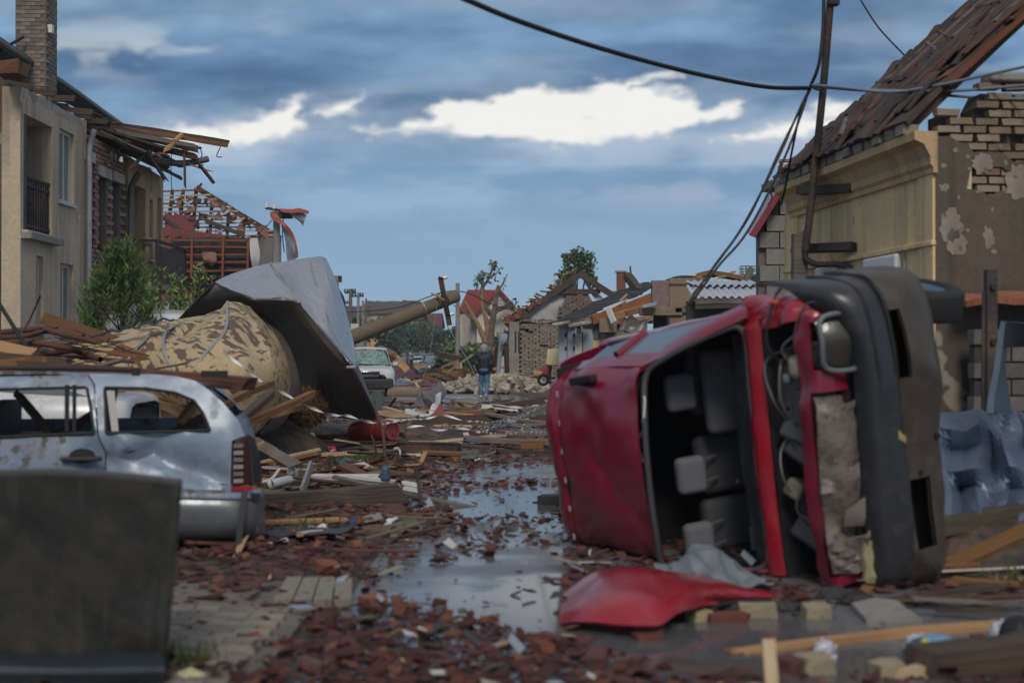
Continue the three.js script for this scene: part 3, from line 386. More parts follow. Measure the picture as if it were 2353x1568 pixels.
// ---------------------------------------------------------------- stripped roof beyond the row
{
  const g = thing('stripped_house', 'house with bare roof battens and black sheeting beyond the balcony house', 'house', V(-11, 0, -50));
  const L = (x, y, d = 50) => local(g, x, y, d);
  part(g, 'brick_wall', wall([[L(368, 800).x, 0], [L(590, 800).x, 0], [L(590, 545).x, L(590, 548).y], [L(368, 545).x, L(368, 520).y]], [], 0.4), M({ set: T.brick, color: [0.22, 0.07, 0.065] })).position.z = -0.2;
  part(g, 'end_wall', sheet([[L(585, 545, 50), L(640, 545, 56)], [L(585, 812, 50), L(640, 812, 56)]], { t: 0.2, linear: true }), mat.beige);
  part(g, 'sheeting', sheet([[L(388, 548, 49.9), L(480, 545, 49.9), L(572, 546, 49.9)], [L(388, 600, 49.7), L(480, 596, 49.7), L(572, 600, 49.7)], [L(390, 640, 49.6), L(480, 640, 49.6), L(568, 640, 49.6)]], { t: 0.02, noise: 0.06, freq: 1.4 }), mat.tarpaper);
  const r = rng(77), red = M({ set: T.woodFresh, color: [0.55, 0.28, 0.2] });
  [551, 568, 585, 603, 622].forEach((y, i) => plankPart(g, 'batten', L(386, y, 49.5), L(574 - i * 2, y + 1 - i, 49.5), 0.07, 0.07, red));
  [389, 440, 512, 569].forEach((x) => plankPart(g, 'counter_batten', L(x, 544, 49.4), L(x - 2, 640, 49.3), 0.08, 0.06, red));
  // the open roof: rafters, torn felt, thin battens up to the ridge
  const edge = (y) => y < 433 ? 458 : mix(458, 640, (y - 433) / 112);
  for (let i = 0; i < 12; i++) { const y = 437 + i * 9.4, xe = edge(y) - 2 + r() * 8, xb = 372; plankPart(g, 'batten', L(xb, y + 2, 50.6 - i * 0.02), L(xe, y + (r() - 0.5) * 4, 50.8 - i * 0.03), 0.06, 0.06, i % 3 ? mat.woodPale : red); }
  [[400, 438], [425, 437], [455, 432], [492, 458], [530, 480], [565, 500], [600, 522]].forEach(([x, y], i) => { plankPart(g, 'rafter', L(x - 6, y, 51), L(x - 18 + i * 2, 546, 50.2), 0.12, 0.14, i % 2 ? mat.woodRed : mat.woodDark); });
  plankPart(g, 'hip_rafter', L(449, 430, 51), L(642, 546, 51.5), 0.16, 0.2, mat.woodDark); plankPart(g, 'ridge_board', L(462, 421, 51), L(448, 436, 51), 0.08, 0.08, mat.woodDark); plankPart(g, 'beam', L(470, 505, 50.3), L(560, 540, 50.3), 0.16, 0.16, mat.woodDark); plankPart(g, 'beam', L(372, 500, 50.3), L(440, 545, 50.3), 0.12, 0.14, mat.woodDark);
  const felt = M({ set: T.brick, color: [0.32, 0.16, 0.12] }), feltD = M({ set: T.brick, color: [0.2, 0.055, 0.07] });
  for (let i = 0; i < 30; i++) { const x = 376 + r() * 240, y = Math.max(455 + r() * 88, mix(436, 545, (x - 458) / 182) + 8), s = 0.08 + r() * 0.17; const q = part(g, 'torn_felt', sheet([[V(-s, s * 0.8, 0), V(0, s * 0.5, 0.05), V(s, s, 0)], [V(-s * 0.6, 0, 0.1), V(0, 0, 0), V(s * 0.7, 0.1, 0.08)], [V(-s * 0.2, -s, 0), V(0.1, -s * 1.3, 0.1), V(s * 0.4, -s * 0.8, 0)]], { t: 0.02, nu: 3, nv: 3, noise: 0.12, seed: i }), r() < 0.4 ? felt : r() < 0.6 ? mat.woodRed : mat.membrane); q.position.copy(L(x, y, 50.4)); q.rotation.z = r() * 3; }
  for (let i = 0; i < 3; i++) part(g, 'roof_remnant', sheet([[L(376 + i * 22, 486, 50.4), L(400 + i * 20, 498, 50.4)], [L(376 + i * 22, 542, 50.2), L(402 + i * 24, 546, 50.2)]], { t: 0.03, noise: 0.08, nu: 6, nv: 6 }), feltD);
  part(g, 'hanging_felt', sheet([[L(462, 578, 49.3), L(494, 580, 49.3)], [L(466, 596, 49.2), L(496, 600, 49.2)], [L(480, 612, 49.3), L(490, 610, 49.3)]], { t: 0.03, noise: 0.2, freq: 3 }), felt);
  part(g, 'felt_strip', sheet([[L(572, 545, 49.5), L(590, 548, 49.5)], [L(574, 590, 49.3), L(596, 585, 49.4)], [L(580, 622, 49.4), L(590, 620, 49.4)]], { t: 0.02, noise: 0.15, freq: 2 }), mat.membrane);
  plankPart(g, 'eaves_board', L(575, 546, 49.8), L(642, 550, 55.8), 0.1, 0.2, mat.woodDark);
}
{
  const g = thing('utility_pole', 'concrete pole with red and grey sheet metal wrapped round its top', 'utility pole', V(0, 0, 0));
  const L = (x, y, d = 46) => at(x, y, d);
  part(g, 'shaft', rod(V(L(636, 700).x, 0, -46), L(634, 486), 0.17, 0.12, 12), mat.concrete);
  part(g, 'crossarm', between(box(0.09, L(608, 477).distanceTo(L(668, 487)), 0.09), L(608, 477), L(668, 487)), mat.iron);
  [[611, 474], [628, 477], [660, 484]].forEach(([x, y]) => part(g, 'insulator', cyl(0.04, 0.06, 0.16, 10), mat.ceramic).position.copy(L(x, y - 3)));
  const red = M({ color: [0.3, 0.055, 0.035], roughness: 0.5 });
  part(g, 'red_sheet', sheet([[L(640, 479, 45.8), L(665, 480, 45.7), L(690, 478, 45.6), L(709, 485, 45.6)], [L(645, 484, 45.5), L(665, 490, 45.4), L(690, 488, 45.4), L(706, 492, 45.5)]], { t: 0.01, noise: 0.06 }), red);
  part(g, 'grey_sheet', sheet([[L(664, 488, 45.8), L(690, 487, 45.6), L(703, 494, 45.6)], [L(672, 498, 45.7), L(688, 505, 45.6), L(698, 508, 45.6)], [L(690, 510, 45.8), L(694, 516, 45.7), L(695, 520, 45.7)]], { t: 0.008, noise: 0.04 }), mat.zinc);
  part(g, 'hanging_red_edge', sheet([[L(619, 486, 45.7), L(634, 484, 45.6)], [L(622, 500, 45.5), L(642, 502, 45.6)], [L(652, 522, 45.5), L(660, 518, 45.5)], [L(670, 550, 45.5), L(676, 545, 45.5)], [L(680, 590, 45.4), L(685, 585, 45.5)]], { t: 0.01, noise: 0.04 }), red);
  part(g, 'hanging_grey_sheet', sheet([[L(640, 505, 45.9), L(655, 520, 45.5)], [L(652, 545, 45.8), L(668, 545, 45.5)], [L(656, 575, 45.8), L(678, 580, 45.4)], [L(660, 606, 45.8), L(684, 590, 45.4)]], { t: 0.008, noise: 0.06 }), mat.zinc);
  part(g, 'fuse_box', box(0.5, 0.22, 0.25), mat.dark).position.copy(L(654, 494)); part(g, 'drop_cable', tube([L(650, 496), L(648, 540), L(652, 580)], 0.02, 16, 5), mat.cable);
  part(g, 'stay_wire', tube([L(628, 500), L(600, 530), L(560, 556)], 0.015, 12, 5), mat.cable);
}
// ---------------------------------------------------------------- yellow cottage on the other side, its gable end towards the camera
{
  // facade runs from the near corner (3.9, -12) away along (-0.115, -1); local x runs along it from the far end, z faces the street
  const dir = V(-0.115, 0, -1).normalize(), C = V(3.9, 0, -12), ry = Math.atan2(-dir.x, -dir.z) ;
  const g = thing('yellow_cottage', 'yellow rendered cottage with half stripped tile roof and bare brick gable top', 'house', C, 0); g.rotation.y = Math.atan2(dir.z, -dir.x) + Math.PI; g.updateMatrixWorld(true);
  // local x axis should point towards the camera end; test and flip so that z faces the street
  {
    const x = dir.clone().negate(), y = V(0, 1, 0), z = x.clone().cross(y); g.quaternion.setFromRotationMatrix(new THREE.Matrix4().makeBasis(x, y, z)); g.updateMatrixWorld(true);
  }
  const F = (px, py, z = 0) => inPlane(g, px, py, z), L = (px, py, d) => local(g, px, py, d);
  const xFar = F(1806, 500).x, eave = 3.52;
  const w1 = [[F(1885, 640).x, 1.0], [F(1941, 640).x, 1.0], [F(1941, 640).x, 2.42], [F(1885, 640).x, 2.42]], w2 = [[F(1996, 640).x, 1.0], [F(2078, 640).x, 1.0], [F(2078, 640).x, 2.42], [F(1996, 640).x, 2.42]];
  part(g, 'facade', wall([[xFar, -0.2], [0, -0.2], [0, eave - 0.1], [xFar, eave - 0.1]], [w1, w2], 0.35), mat.yellow);
  // string course, recessed panels and corner strip
  part(g, 'string_course', box(-xFar + 0.02, 0.05, 0.05, xFar / 2, 2.52, 0.022, 0.01), mat.yellow);
  for (const [a, b] of [[xFar + 0.02, xFar + 0.5], [-0.32, -0.004]]) part(g, 'pilaster', box(b - a, eave - 0.3, 0.03, (a + b) / 2, (eave - 0.3) / 2, 0.012, 0.006), mat.yellow);
  for (const w of [w1, w2]) {
    const f = windowPart(g, w, 0.2, { glass: mat.glass, sill: false });
    const sw = w[1][0] - w[0][0]; part(f, 'shutter_box', boxUV(new RoundedBoxGeometry(sw - 0.06, 0.24, 0.24, 2, 0.03)), mat.white).position.set(sw / 2, w[2][1] - w[0][1] - 0.06, 0.16);
    for (let i = 0; i < 5; i++) part(f, 'shutter_slat', box(sw - 0.08, 0.04, 0.02, sw / 2, w[2][1] - w[0][1] - 0.22 - i * 0.045, 0.17), mat.white);
    part(g, 'window_surround', mergeGeometries([box(0.05, 1.5, 0.03, w[0][0] - 0.03, 1.72, 0.012), box(0.05, 1.5, 0.03, w[1][0] + 0.03, 1.72, 0.012)]), mat.pale, 'stuff');
  }
  // moulded cornice and the stones on top of it
  const prof = [[0, -0.36], [0.04, -0.36], [0.04, -0.31], [0.07, -0.28], [0.07, -0.21], [0.13, -0.1], [0.22, -0.06], [0.22, 0.02], [0, 0.02]];
  const cg = new THREE.ExtrudeGeometry(new THREE.Shape(prof.map((p) => new THREE.Vector2(p[0], p[1]))), { depth: -xFar - 0.2, bevelEnabled: false }); cg.rotateY(-Math.PI / 2); cg.translate(0.05, eave, 0); cg.scale(1, 1, 1);
  part(g, 'cornice', boxUV(cg), M({ set: T.yellow, bumpScale: 0.006, color: [0.78, 0.72, 0.68] }));
  const r = rng(19), sm_ = brickMats([[0.3, 0.27, 0.21], [0.25, 0.22, 0.18], [0.36, 0.3, 0.23], [0.22, 0.2, 0.17]]);
  { const gs = [1, 2, 3].map((s) => brickGeo(0.24, 0.1, 0.16, 40 + s, 0.15)); for (let i = 0; i < 17; i++) { const x = xFar - 0.2 + i * 0.262; if (x > 0) break; const b = part(g, numbered('brick'), gs[i % 3], sm_[i % 4]); b.position.set(x, eave + 0.072, 0.14 + r() * 0.03); b.rotation.set((r() - 0.5) * 0.15, (r() - 0.5) * 0.1, (r() - 0.5) * 0.08); } }
  // gable end: brown render below, bricks laid bare above, a hole knocked through
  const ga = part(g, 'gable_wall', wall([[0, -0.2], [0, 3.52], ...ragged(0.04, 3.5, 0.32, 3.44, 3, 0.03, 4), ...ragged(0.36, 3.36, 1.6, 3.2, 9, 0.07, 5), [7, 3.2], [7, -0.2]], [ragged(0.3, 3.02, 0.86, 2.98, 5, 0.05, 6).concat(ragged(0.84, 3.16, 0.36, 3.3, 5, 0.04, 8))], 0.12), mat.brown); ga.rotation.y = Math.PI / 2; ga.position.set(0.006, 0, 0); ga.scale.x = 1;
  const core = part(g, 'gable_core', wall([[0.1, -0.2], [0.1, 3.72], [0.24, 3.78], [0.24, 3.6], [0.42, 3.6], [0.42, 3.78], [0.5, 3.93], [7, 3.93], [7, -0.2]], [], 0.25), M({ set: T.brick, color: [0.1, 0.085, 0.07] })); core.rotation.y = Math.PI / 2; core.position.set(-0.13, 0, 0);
  { const gm = brickMats([[0.29, 0.22, 0.15], [0.24, 0.185, 0.13], [0.33, 0.25, 0.17], [0.26, 0.16, 0.11], [0.36, 0.29, 0.21]]), gs = [1, 2, 3, 4].map((s) => brickGeo(0.232, 0.064, 0.12, 60 + s, 0.1)); let n = 0;
    for (let j = 0; j < 15; j++) for (let i = 0; i < 13; i++) {
      const y = 2.95 + j * 0.078, zz = 0.14 + i * 0.25 + (j % 2) * 0.125;
      if (y > 3.95 || (zz < 0.42 && y > 3.8) || (zz > 0.28 && zz < 0.44 && y > 3.6 && y < 3.76)) continue;
      if (zz < 0.3 && y < 3.4) continue; if (r() < 0.05) continue;
      const b = part(g, numbered('brick'), gs[n++ % 4], gm[r() * 5 | 0]); b.position.set(-0.075 + (r() - 0.5) * 0.03, y, -zz); b.rotation.set((r() - 0.5) * 0.03, Math.PI / 2 + (r() - 0.5) * 0.06, (r() - 0.5) * 0.04);
    }
    for (let i = 0; i < 6; i++) { const b = part(g, numbered('brick'), gs[i % 4], gm[1]); b.position.set(-0.1, 3.99, -0.55 - i * 0.27); b.rotation.set(0, Math.PI / 2, (r() - 0.5) * 0.1); }
    part(g, 'wall_cap', boxUV(new RoundedBoxGeometry(0.26, 0.09, 2.4, 2, 0.03)), mat.concrete).position.set(-0.12, 4.07, -1.75);
  }
  // pale patches where the top coat has come off
  const patchM = M({ set: T.pale, bumpScale: 0.02, color: [0.72, 0.68, 0.64] }), patch = (px, py, sx, sy, seed) => { const rr = rng(seed), n = 22, pts = []; for (let i = 0; i < n; i++) { const a = i / n * 6.283, q = 0.7 + rr() * 0.45; pts.push(new THREE.Vector2(Math.cos(a) * sx * q, Math.sin(a) * sy * q)); } const ge = new THREE.ExtrudeGeometry(new THREE.Shape(pts), { depth: 0.003, bevelEnabled: false }); const p = inPlaneX(px, py); const m = part(g, 'bare_patch', boxUV(ge), patchM); m.rotation.y = Math.PI / 2; m.position.set(0.008, p.y, p.z); };
  const inPlaneX = (px, py) => { const inv = g.matrixWorld.clone().invert(), o = V(0, 1.5, 0).applyMatrix4(inv), p = at(px, py, 10).applyMatrix4(inv).sub(o), t = -o.x / p.x; return V(0, o.y + p.y * t, o.z + p.z * t); };
  patch(2185, 515, 0.12, 0.17, 3); patch(2198, 555, 0.1, 0.13, 4); patch(2272, 545, 0.055, 0.11, 6); patch(2258, 375, 0.12, 0.1, 8); patch(2340, 418, 0.13, 0.17, 9); patch(2170, 430, 0.05, 0.04, 10);
  for (let i = 0; i < 16; i++) patch(2165 + r() * 180, 330 + r() * 290, 0.012 + r() * 0.02, 0.012 + r() * 0.018, 30 + i);
  // roof: boarding, battens, slipping tiles row by row, open rafters near the ridge
  const pitch = 0.8, RP = (x, s, up = 0) => V(x, eave + 0.12 + s * Math.sin(pitch * 0.9) + up, 0.22 - s * Math.cos(pitch * 0.9));
  part(g, 'roof_boarding', sheet([[RP(xFar + 0.75, 0), RP(xFar / 2, 0), RP(-0.12, 0)], [RP(xFar + 0.6, 1.7), RP(xFar / 2, 1.66), RP(-0.5, 1.7)], [RP(xFar + 0.5, 3.9), RP(xFar / 2, 3.9), RP(-0.6, 3.9)]], { t: 0.05, nu: 6, nv: 8, noise: 0.03 }), mat.woodDark);
  const tileM = [M({ set: T.brick, color: [0.08, 0.047, 0.04] }), M({ set: T.brick, color: [0.06, 0.04, 0.036] }), M({ set: T.brick, color: [0.1, 0.065, 0.053] }), M({ set: T.brick, color: [0.055, 0.047, 0.045] })];
  const tg = [1, 2, 3].map((s) => { const q = sheet([[V(-0.11, 0, -0.19), V(0, 0.018, -0.19), V(0.11, 0, -0.19)], [V(-0.11, 0, 0.19), V(0, 0.02, 0.19), V(0.11, 0, 0.19)]], { t: 0.016, nu: 2, nv: 2, noise: 0.006, seed: s }); return q; });
  let n = 0;
  for (let j = 0; j < 17; j++) for (let i = 0; i < 21; i++) {
    const s = 0.1 + j * 0.23, x = xFar + 0.6 + i * 0.225 + (j % 2) * 0.1; if (x > -0.3 || r() < 0.12 + (x > -0.9 ? 0.3 : 0) + (s > 2.2 ? 0.2 : 0) || n > 285) continue;
    const t = part(g, numbered('roof_tile'), tg[n++ % 3], tileM[r() * 4 | 0]), p = RP(x + (r() - 0.5) * 0.05, s, 0.06 + r() * 0.05); t.position.copy(p); t.rotation.order = 'YXZ'; t.rotation.set(pitch * 0.9 + 0.12 + (r() - 0.5) * 0.25, (r() - 0.5) * 0.5, (r() - 0.5) * 0.2);
  }
  for (let i = 0; i < 12; i++) { const s = 0.25 + i * 0.3; plankPart(g, 'batten', RP(xFar + 0.45 - r() * 0.25, s, 0.05), RP(-0.2 - r() * 1.2, s + 0.03, 0.07), 0.05, 0.04, i % 3 ? mat.woodDark : mat.woodGrey, { end: 0.1 }); }
  for (let i = 0; i < 5; i++) plankPart(g, 'rafter', RP(-0.35 - i * 0.95, 0.1, -0.07), RP(-0.6 - i * 0.9, 4.1, -0.07), 0.1, 0.14, mat.woodDark);
  plankPart(g, 'verge_board', RP(-0.5, 0.7, 0.04), RP(-0.55, 4.2, 0.04), 0.24, 0.04, M({ set: T.woodFresh, color: [0.42, 0.25, 0.2] })); plankPart(g, 'verge_board', RP(-0.3, 0.6, 0.0), RP(-0.4, 4.2, -0.04), 0.22, 0.04, M({ set: T.woodFresh, color: [0.36, 0.2, 0.16] }));
  for (let i = 0; i < 16; i++) { const x = xFar + 0.8 + i * 0.22, s = 0.5 + r() * 1.4; plankPart(g, 'loose_lath', RP(x, s, 0.13), RP(x + (r() - 0.5) * 0.3, s + 1.2 + r() * 1.2, 0.13), 0.06, 0.03, [mat.woodDark, mat.woodGrey, mat.woodRed][i % 3]); }
  for (let i = 0; i < 11; i++) { const s = 0.5 + r() * 2.8; plankPart(g, 'loose_batten', RP(xFar + 0.6 + r() * 1.6, s, 0.12), RP(xFar + 1.6 + r() * 2, s - 0.35 - r() * 0.4, 0.14), 0.05, 0.03, i % 2 ? mat.woodGrey : mat.woodRed); }
  part(g, 'roof_felt', sheet([[L(2140, 170, 14), L(2190, 165, 13.6)], [L(2120, 205, 13.9), L(2185, 200, 13.4)]], { t: 0.01, noise: 0.08 }), mat.zincDull);
  // brackets that held the service mast, conduit along the wall
  const br = (a, b, name) => part(g, name, between(box(0.09, a.distanceTo(b), 0.09), a, b), mat.iron);
  br(L(1838, 438, 15), L(1962, 432, 13.9), 'mast_bracket'); br(L(1825, 572, 15), L(1964, 566, 13.9), 'mast_bracket');
  part(g, 'conduit', tube([L(1852, 575, 14.5), L(1852, 592, 14.5), L(1872, 605, 14.4), L(1925, 607, 14.2), L(1955, 618, 14), L(1962, 640, 13.95)], 0.035, 40, 8), mat.iron);
  part(g, 'gutter_scrap', tube([L(2000, 330, 13.2), L(2012, 372, 13.2), L(1998, 345, 13.3)], 0.012, 20, 5), mat.iron);
  // block plinth under the render
  const bm = brickMats([[0.15, 0.135, 0.13], [0.18, 0.16, 0.15], [0.13, 0.12, 0.115]]), bg = [1, 2].map((s) => brickGeo(0.245, 0.135, 0.12, 90 + s, 0.03));
  part(g, 'plinth', box(0.1, 1.9, 3.4, 0.3, 0.75, -1.9), M({ set: T.brick, color: [0.06, 0.055, 0.052] }));
  for (let j = 0; j < 12; j++) for (let i = 0; i < 9; i++) { const y = 0.15 + j * 0.15; if (j > 10 && r() < 0.5) continue; const b = part(g, numbered('block'), bg[(i + j) % 2], bm[r() * 3 | 0]); b.rotation.y = Math.PI / 2; b.position.set(0.32 + (r() - 0.5) * 0.015, y, -0.3 - i * 0.26 - (j % 2) * 0.1); }
  part(g, 'plinth_ledge', sheet([[V(0.4, 1.95, -0.1), V(0.42, 1.98, -1.2), V(0.4, 1.93, -2.6)], [V(0.05, 2.02, -0.1), V(0.05, 2.06, -1.2), V(0.05, 2.03, -2.6)]], { t: 0.06, noise: 0.06, freq: 4 }), mat.terracotta);
}
{
  const g = thing('service_mast', 'slender dark steel mast leaning on the yellow cottage and holding the cables', 'mast');
  part(g, 'shaft', mergeGeometries([tube([at(1852, 575, 14.5), at(1872, 400, 14.4), at(1893, 200, 14.2), at(1912, -20, 14), at(1916, -60, 14)], 0.042, 30, 10)]), mat.rust);
  part(g, 'collar', tube([[1873, 195], [1868, 198], [1880, 204], [1897, 200], [1885, 193]].map(([x, y]) => at(x, y, 14.1)), 0.015, 24, 5, true), mat.cable);
  part(g, 'mast_cap', box(0.12, 0.05, 0.12), mat.iron).position.copy(at(1916, 4, 14));
}
{
  const c = (name, label, pts, r, m) => solo(name, label, 'cable', tube(pts, r, 60, 6), m ?? mat.cable), h = at(1862, 201, 14);
  c('overhead_cable', 'thick black cable sagging across the sky to the service mast', [at(1060, -8, 9), at(1180, 42, 9.8), at(1400, 115, 11.2), at(1620, 172, 12.6), at(1770, 199, 13.5), h], 0.023);
  c('overhead_cable', 'black cable dropping steeply alongside the upper service mast', [at(1895, -20, 13.9), at(1893, 60, 13.9), at(1882, 150, 13.9), h], 0.02);
  [[[1862, 201], [1838, 250], [1790, 360], [1700, 530], [1640, 612], [1575, 705]], [[1860, 203], [1846, 250], [1800, 370], [1712, 540], [1650, 612], [1585, 700]], [[1864, 203], [1830, 270], [1790, 350], [1720, 500], [1634, 622], [1592, 676]]].forEach((p, i) => c('drop_cable', ['black drop cable slanting from the mast over the grey gable', 'middle drop cable of the bundle below the mast', 'slack drop cable hanging lowest of the bundle'][i], p.map(([x, y], k) => at(x, y, 14 - k * 0.1 + i * 0.05)), 0.013));
  c('drop_cable', 'short black cable from the mast down to the cottage eaves', [h, at(1840, 260, 14.2), at(1822, 340, 14.6), at(1803, 440, 15.2), at(1795, 470, 15.4)], 0.013);
  [[[1864, 195], [1950, 203], [2060, 207], [2180, 208], [2352, 195], [2420, 190]], [[1864, 193], [1940, 200], [2050, 210], [2150, 196], [2280, 168], [2420, 138]], [[1866, 197], [1980, 206], [2100, 212], [2240, 222], [2420, 228]]].forEach((p, i) => c('service_cable', ['grey twisted cable crossing in front of the tiled roof', 'grey cable rising from the mast past the roof verge', 'lower grey cable crossing the bare brick gable'][i], p.map(([x, y], k) => at(x, y, 14 - k * 0.55)), 0.014, mat.cableGrey));
  c('thin_wire', 'thin loose wire hanging in the sky above the tiled roof', [at(1975, -10, 16), at(2020, 60, 16), at(2080, 125, 16.2), at(2112, 160, 16.4)], 0.01);
}
// ---------------------------------------------------------------- grey block house with red sheet roof behind the cottage
{
  const g = thing('grey_block_house', 'grey block house with red sheet metal roof edge behind the cottage', 'house', V(3.6, 0, -19.5)), L = (x, y, d = 19.5) => local(g, x, y, d);
  const x0 = L(1746, 0).x, x1 = L(1825, 0).x + 1.2;
  part(g, 'gable_wall', wall([[x0, -0.2], [x1, -0.2], [x1, L(0, 372).y], [L(1796, 0).x, L(0, 430).y], [x0, L(0, 540).y]], [], 0.2), mat.concreteDark).position.z = -0.1;
  const ms = brickMats([[0.27, 0.25, 0.23], [0.3, 0.28, 0.25], [0.24, 0.225, 0.21]]), gs = [1, 2].map((s) => brickGeo(0.29, 0.235, 0.1, 300 + s, 0.03)), r = rng(8); let n = 0;
  for (let j = 0; j < 16; j++) for (let i = 0; i < 4; i++) { const y = 0.2 + j * 0.25, x = x0 + 0.15 + i * 0.3 + (j % 2) * 0.1; if (y > mix(L(0, 548).y, L(0, 425).y, (x - x0) / 0.34) || x > x0 + 0.75) continue; const b = part(g, numbered('block'), gs[n++ % 2], ms[r() * 3 | 0]); b.position.set(x, y, -0.05 + (r() - 0.5) * 0.012); }
  const red = M({ color: [0.2, 0.028, 0.045], roughness: 0.35 });
  part(g, 'verge', sheet([[L(1723, 540, 19.2), L(1803, 413, 19.2)], [L(1736, 545, 19.15), L(1812, 422, 19.15)]], { t: 0.02, linear: true, nu: 6, nv: 1 }), red);
  part(g, 'verge_side', sheet([[L(1723, 540, 19.2), L(1803, 413, 19.2)], [L(1718, 530, 22), L(1795, 402, 22)]], { t: 0.02, linear: true, nu: 6, nv: 1 }), red);
  part(g, 'parapet', box(1.4, 0.32, 0.2, L(1797, 0).x + 0.7, L(0, 395).y - 0.02, -0.2), mat.beige);
  part(g, 'red_coping', sheet([[L(1793, 366, 19.3), L(1875, 364, 19.3)], [L(1790, 371, 19), L(1875, 372, 19)], [L(1791, 392, 19), L(1797, 380, 19)]].slice(0, 2), { t: 0.02, linear: true }), red);
  part(g, 'red_end_cap', sheet([[L(1791, 370, 19), L(1799, 370, 19)], [L(1795, 415, 19), L(1801, 415, 19)]], { t: 0.02, linear: true }), red);
  part(g, 'aerial_bracket', tube([L(1756, 425, 19), L(1775, 452, 19), L(1765, 470, 19)], 0.012, 12, 5), mat.iron);
}
{
  solo('wooden_post', 'weathered wooden post standing against the far end of the cottage', 'post', boxUV(timber(3.2, 0.16, 0.16, 5).rotateZ(Math.PI / 2)), mat.woodGrey).position.copy(at(1838, 640, 14.6)).setY(1.25);
  const g = thing('rusty_post', 'rusty steel post standing in front of the bare gable wall', 'post', at(2277, 812, 10.8).setY(0));
  part(g, 'shaft', box(0.09, 2.2, 0.09, 0, 1.1, 0, 0.01), mat.rust); part(g, 'bolt', cyl(0.025, 0.025, 0.12, 8).rotateX(Math.PI / 2), mat.iron).position.set(0, 2.05, 0.02); part(g, 'bolt', cyl(0.025, 0.025, 0.12, 8).rotateX(Math.PI / 2), mat.iron).position.set(0, 1.6, 0.02);
  solo('iron_rod', 'thin iron rod standing before the block plinth', 'rod', rod(V(at(2272, 0, 10.6).x - 0.06, 0, -10.6), V(at(2272, 0, 10.6).x - 0.04, 2.0, -10.6), 0.014), mat.rust);
}
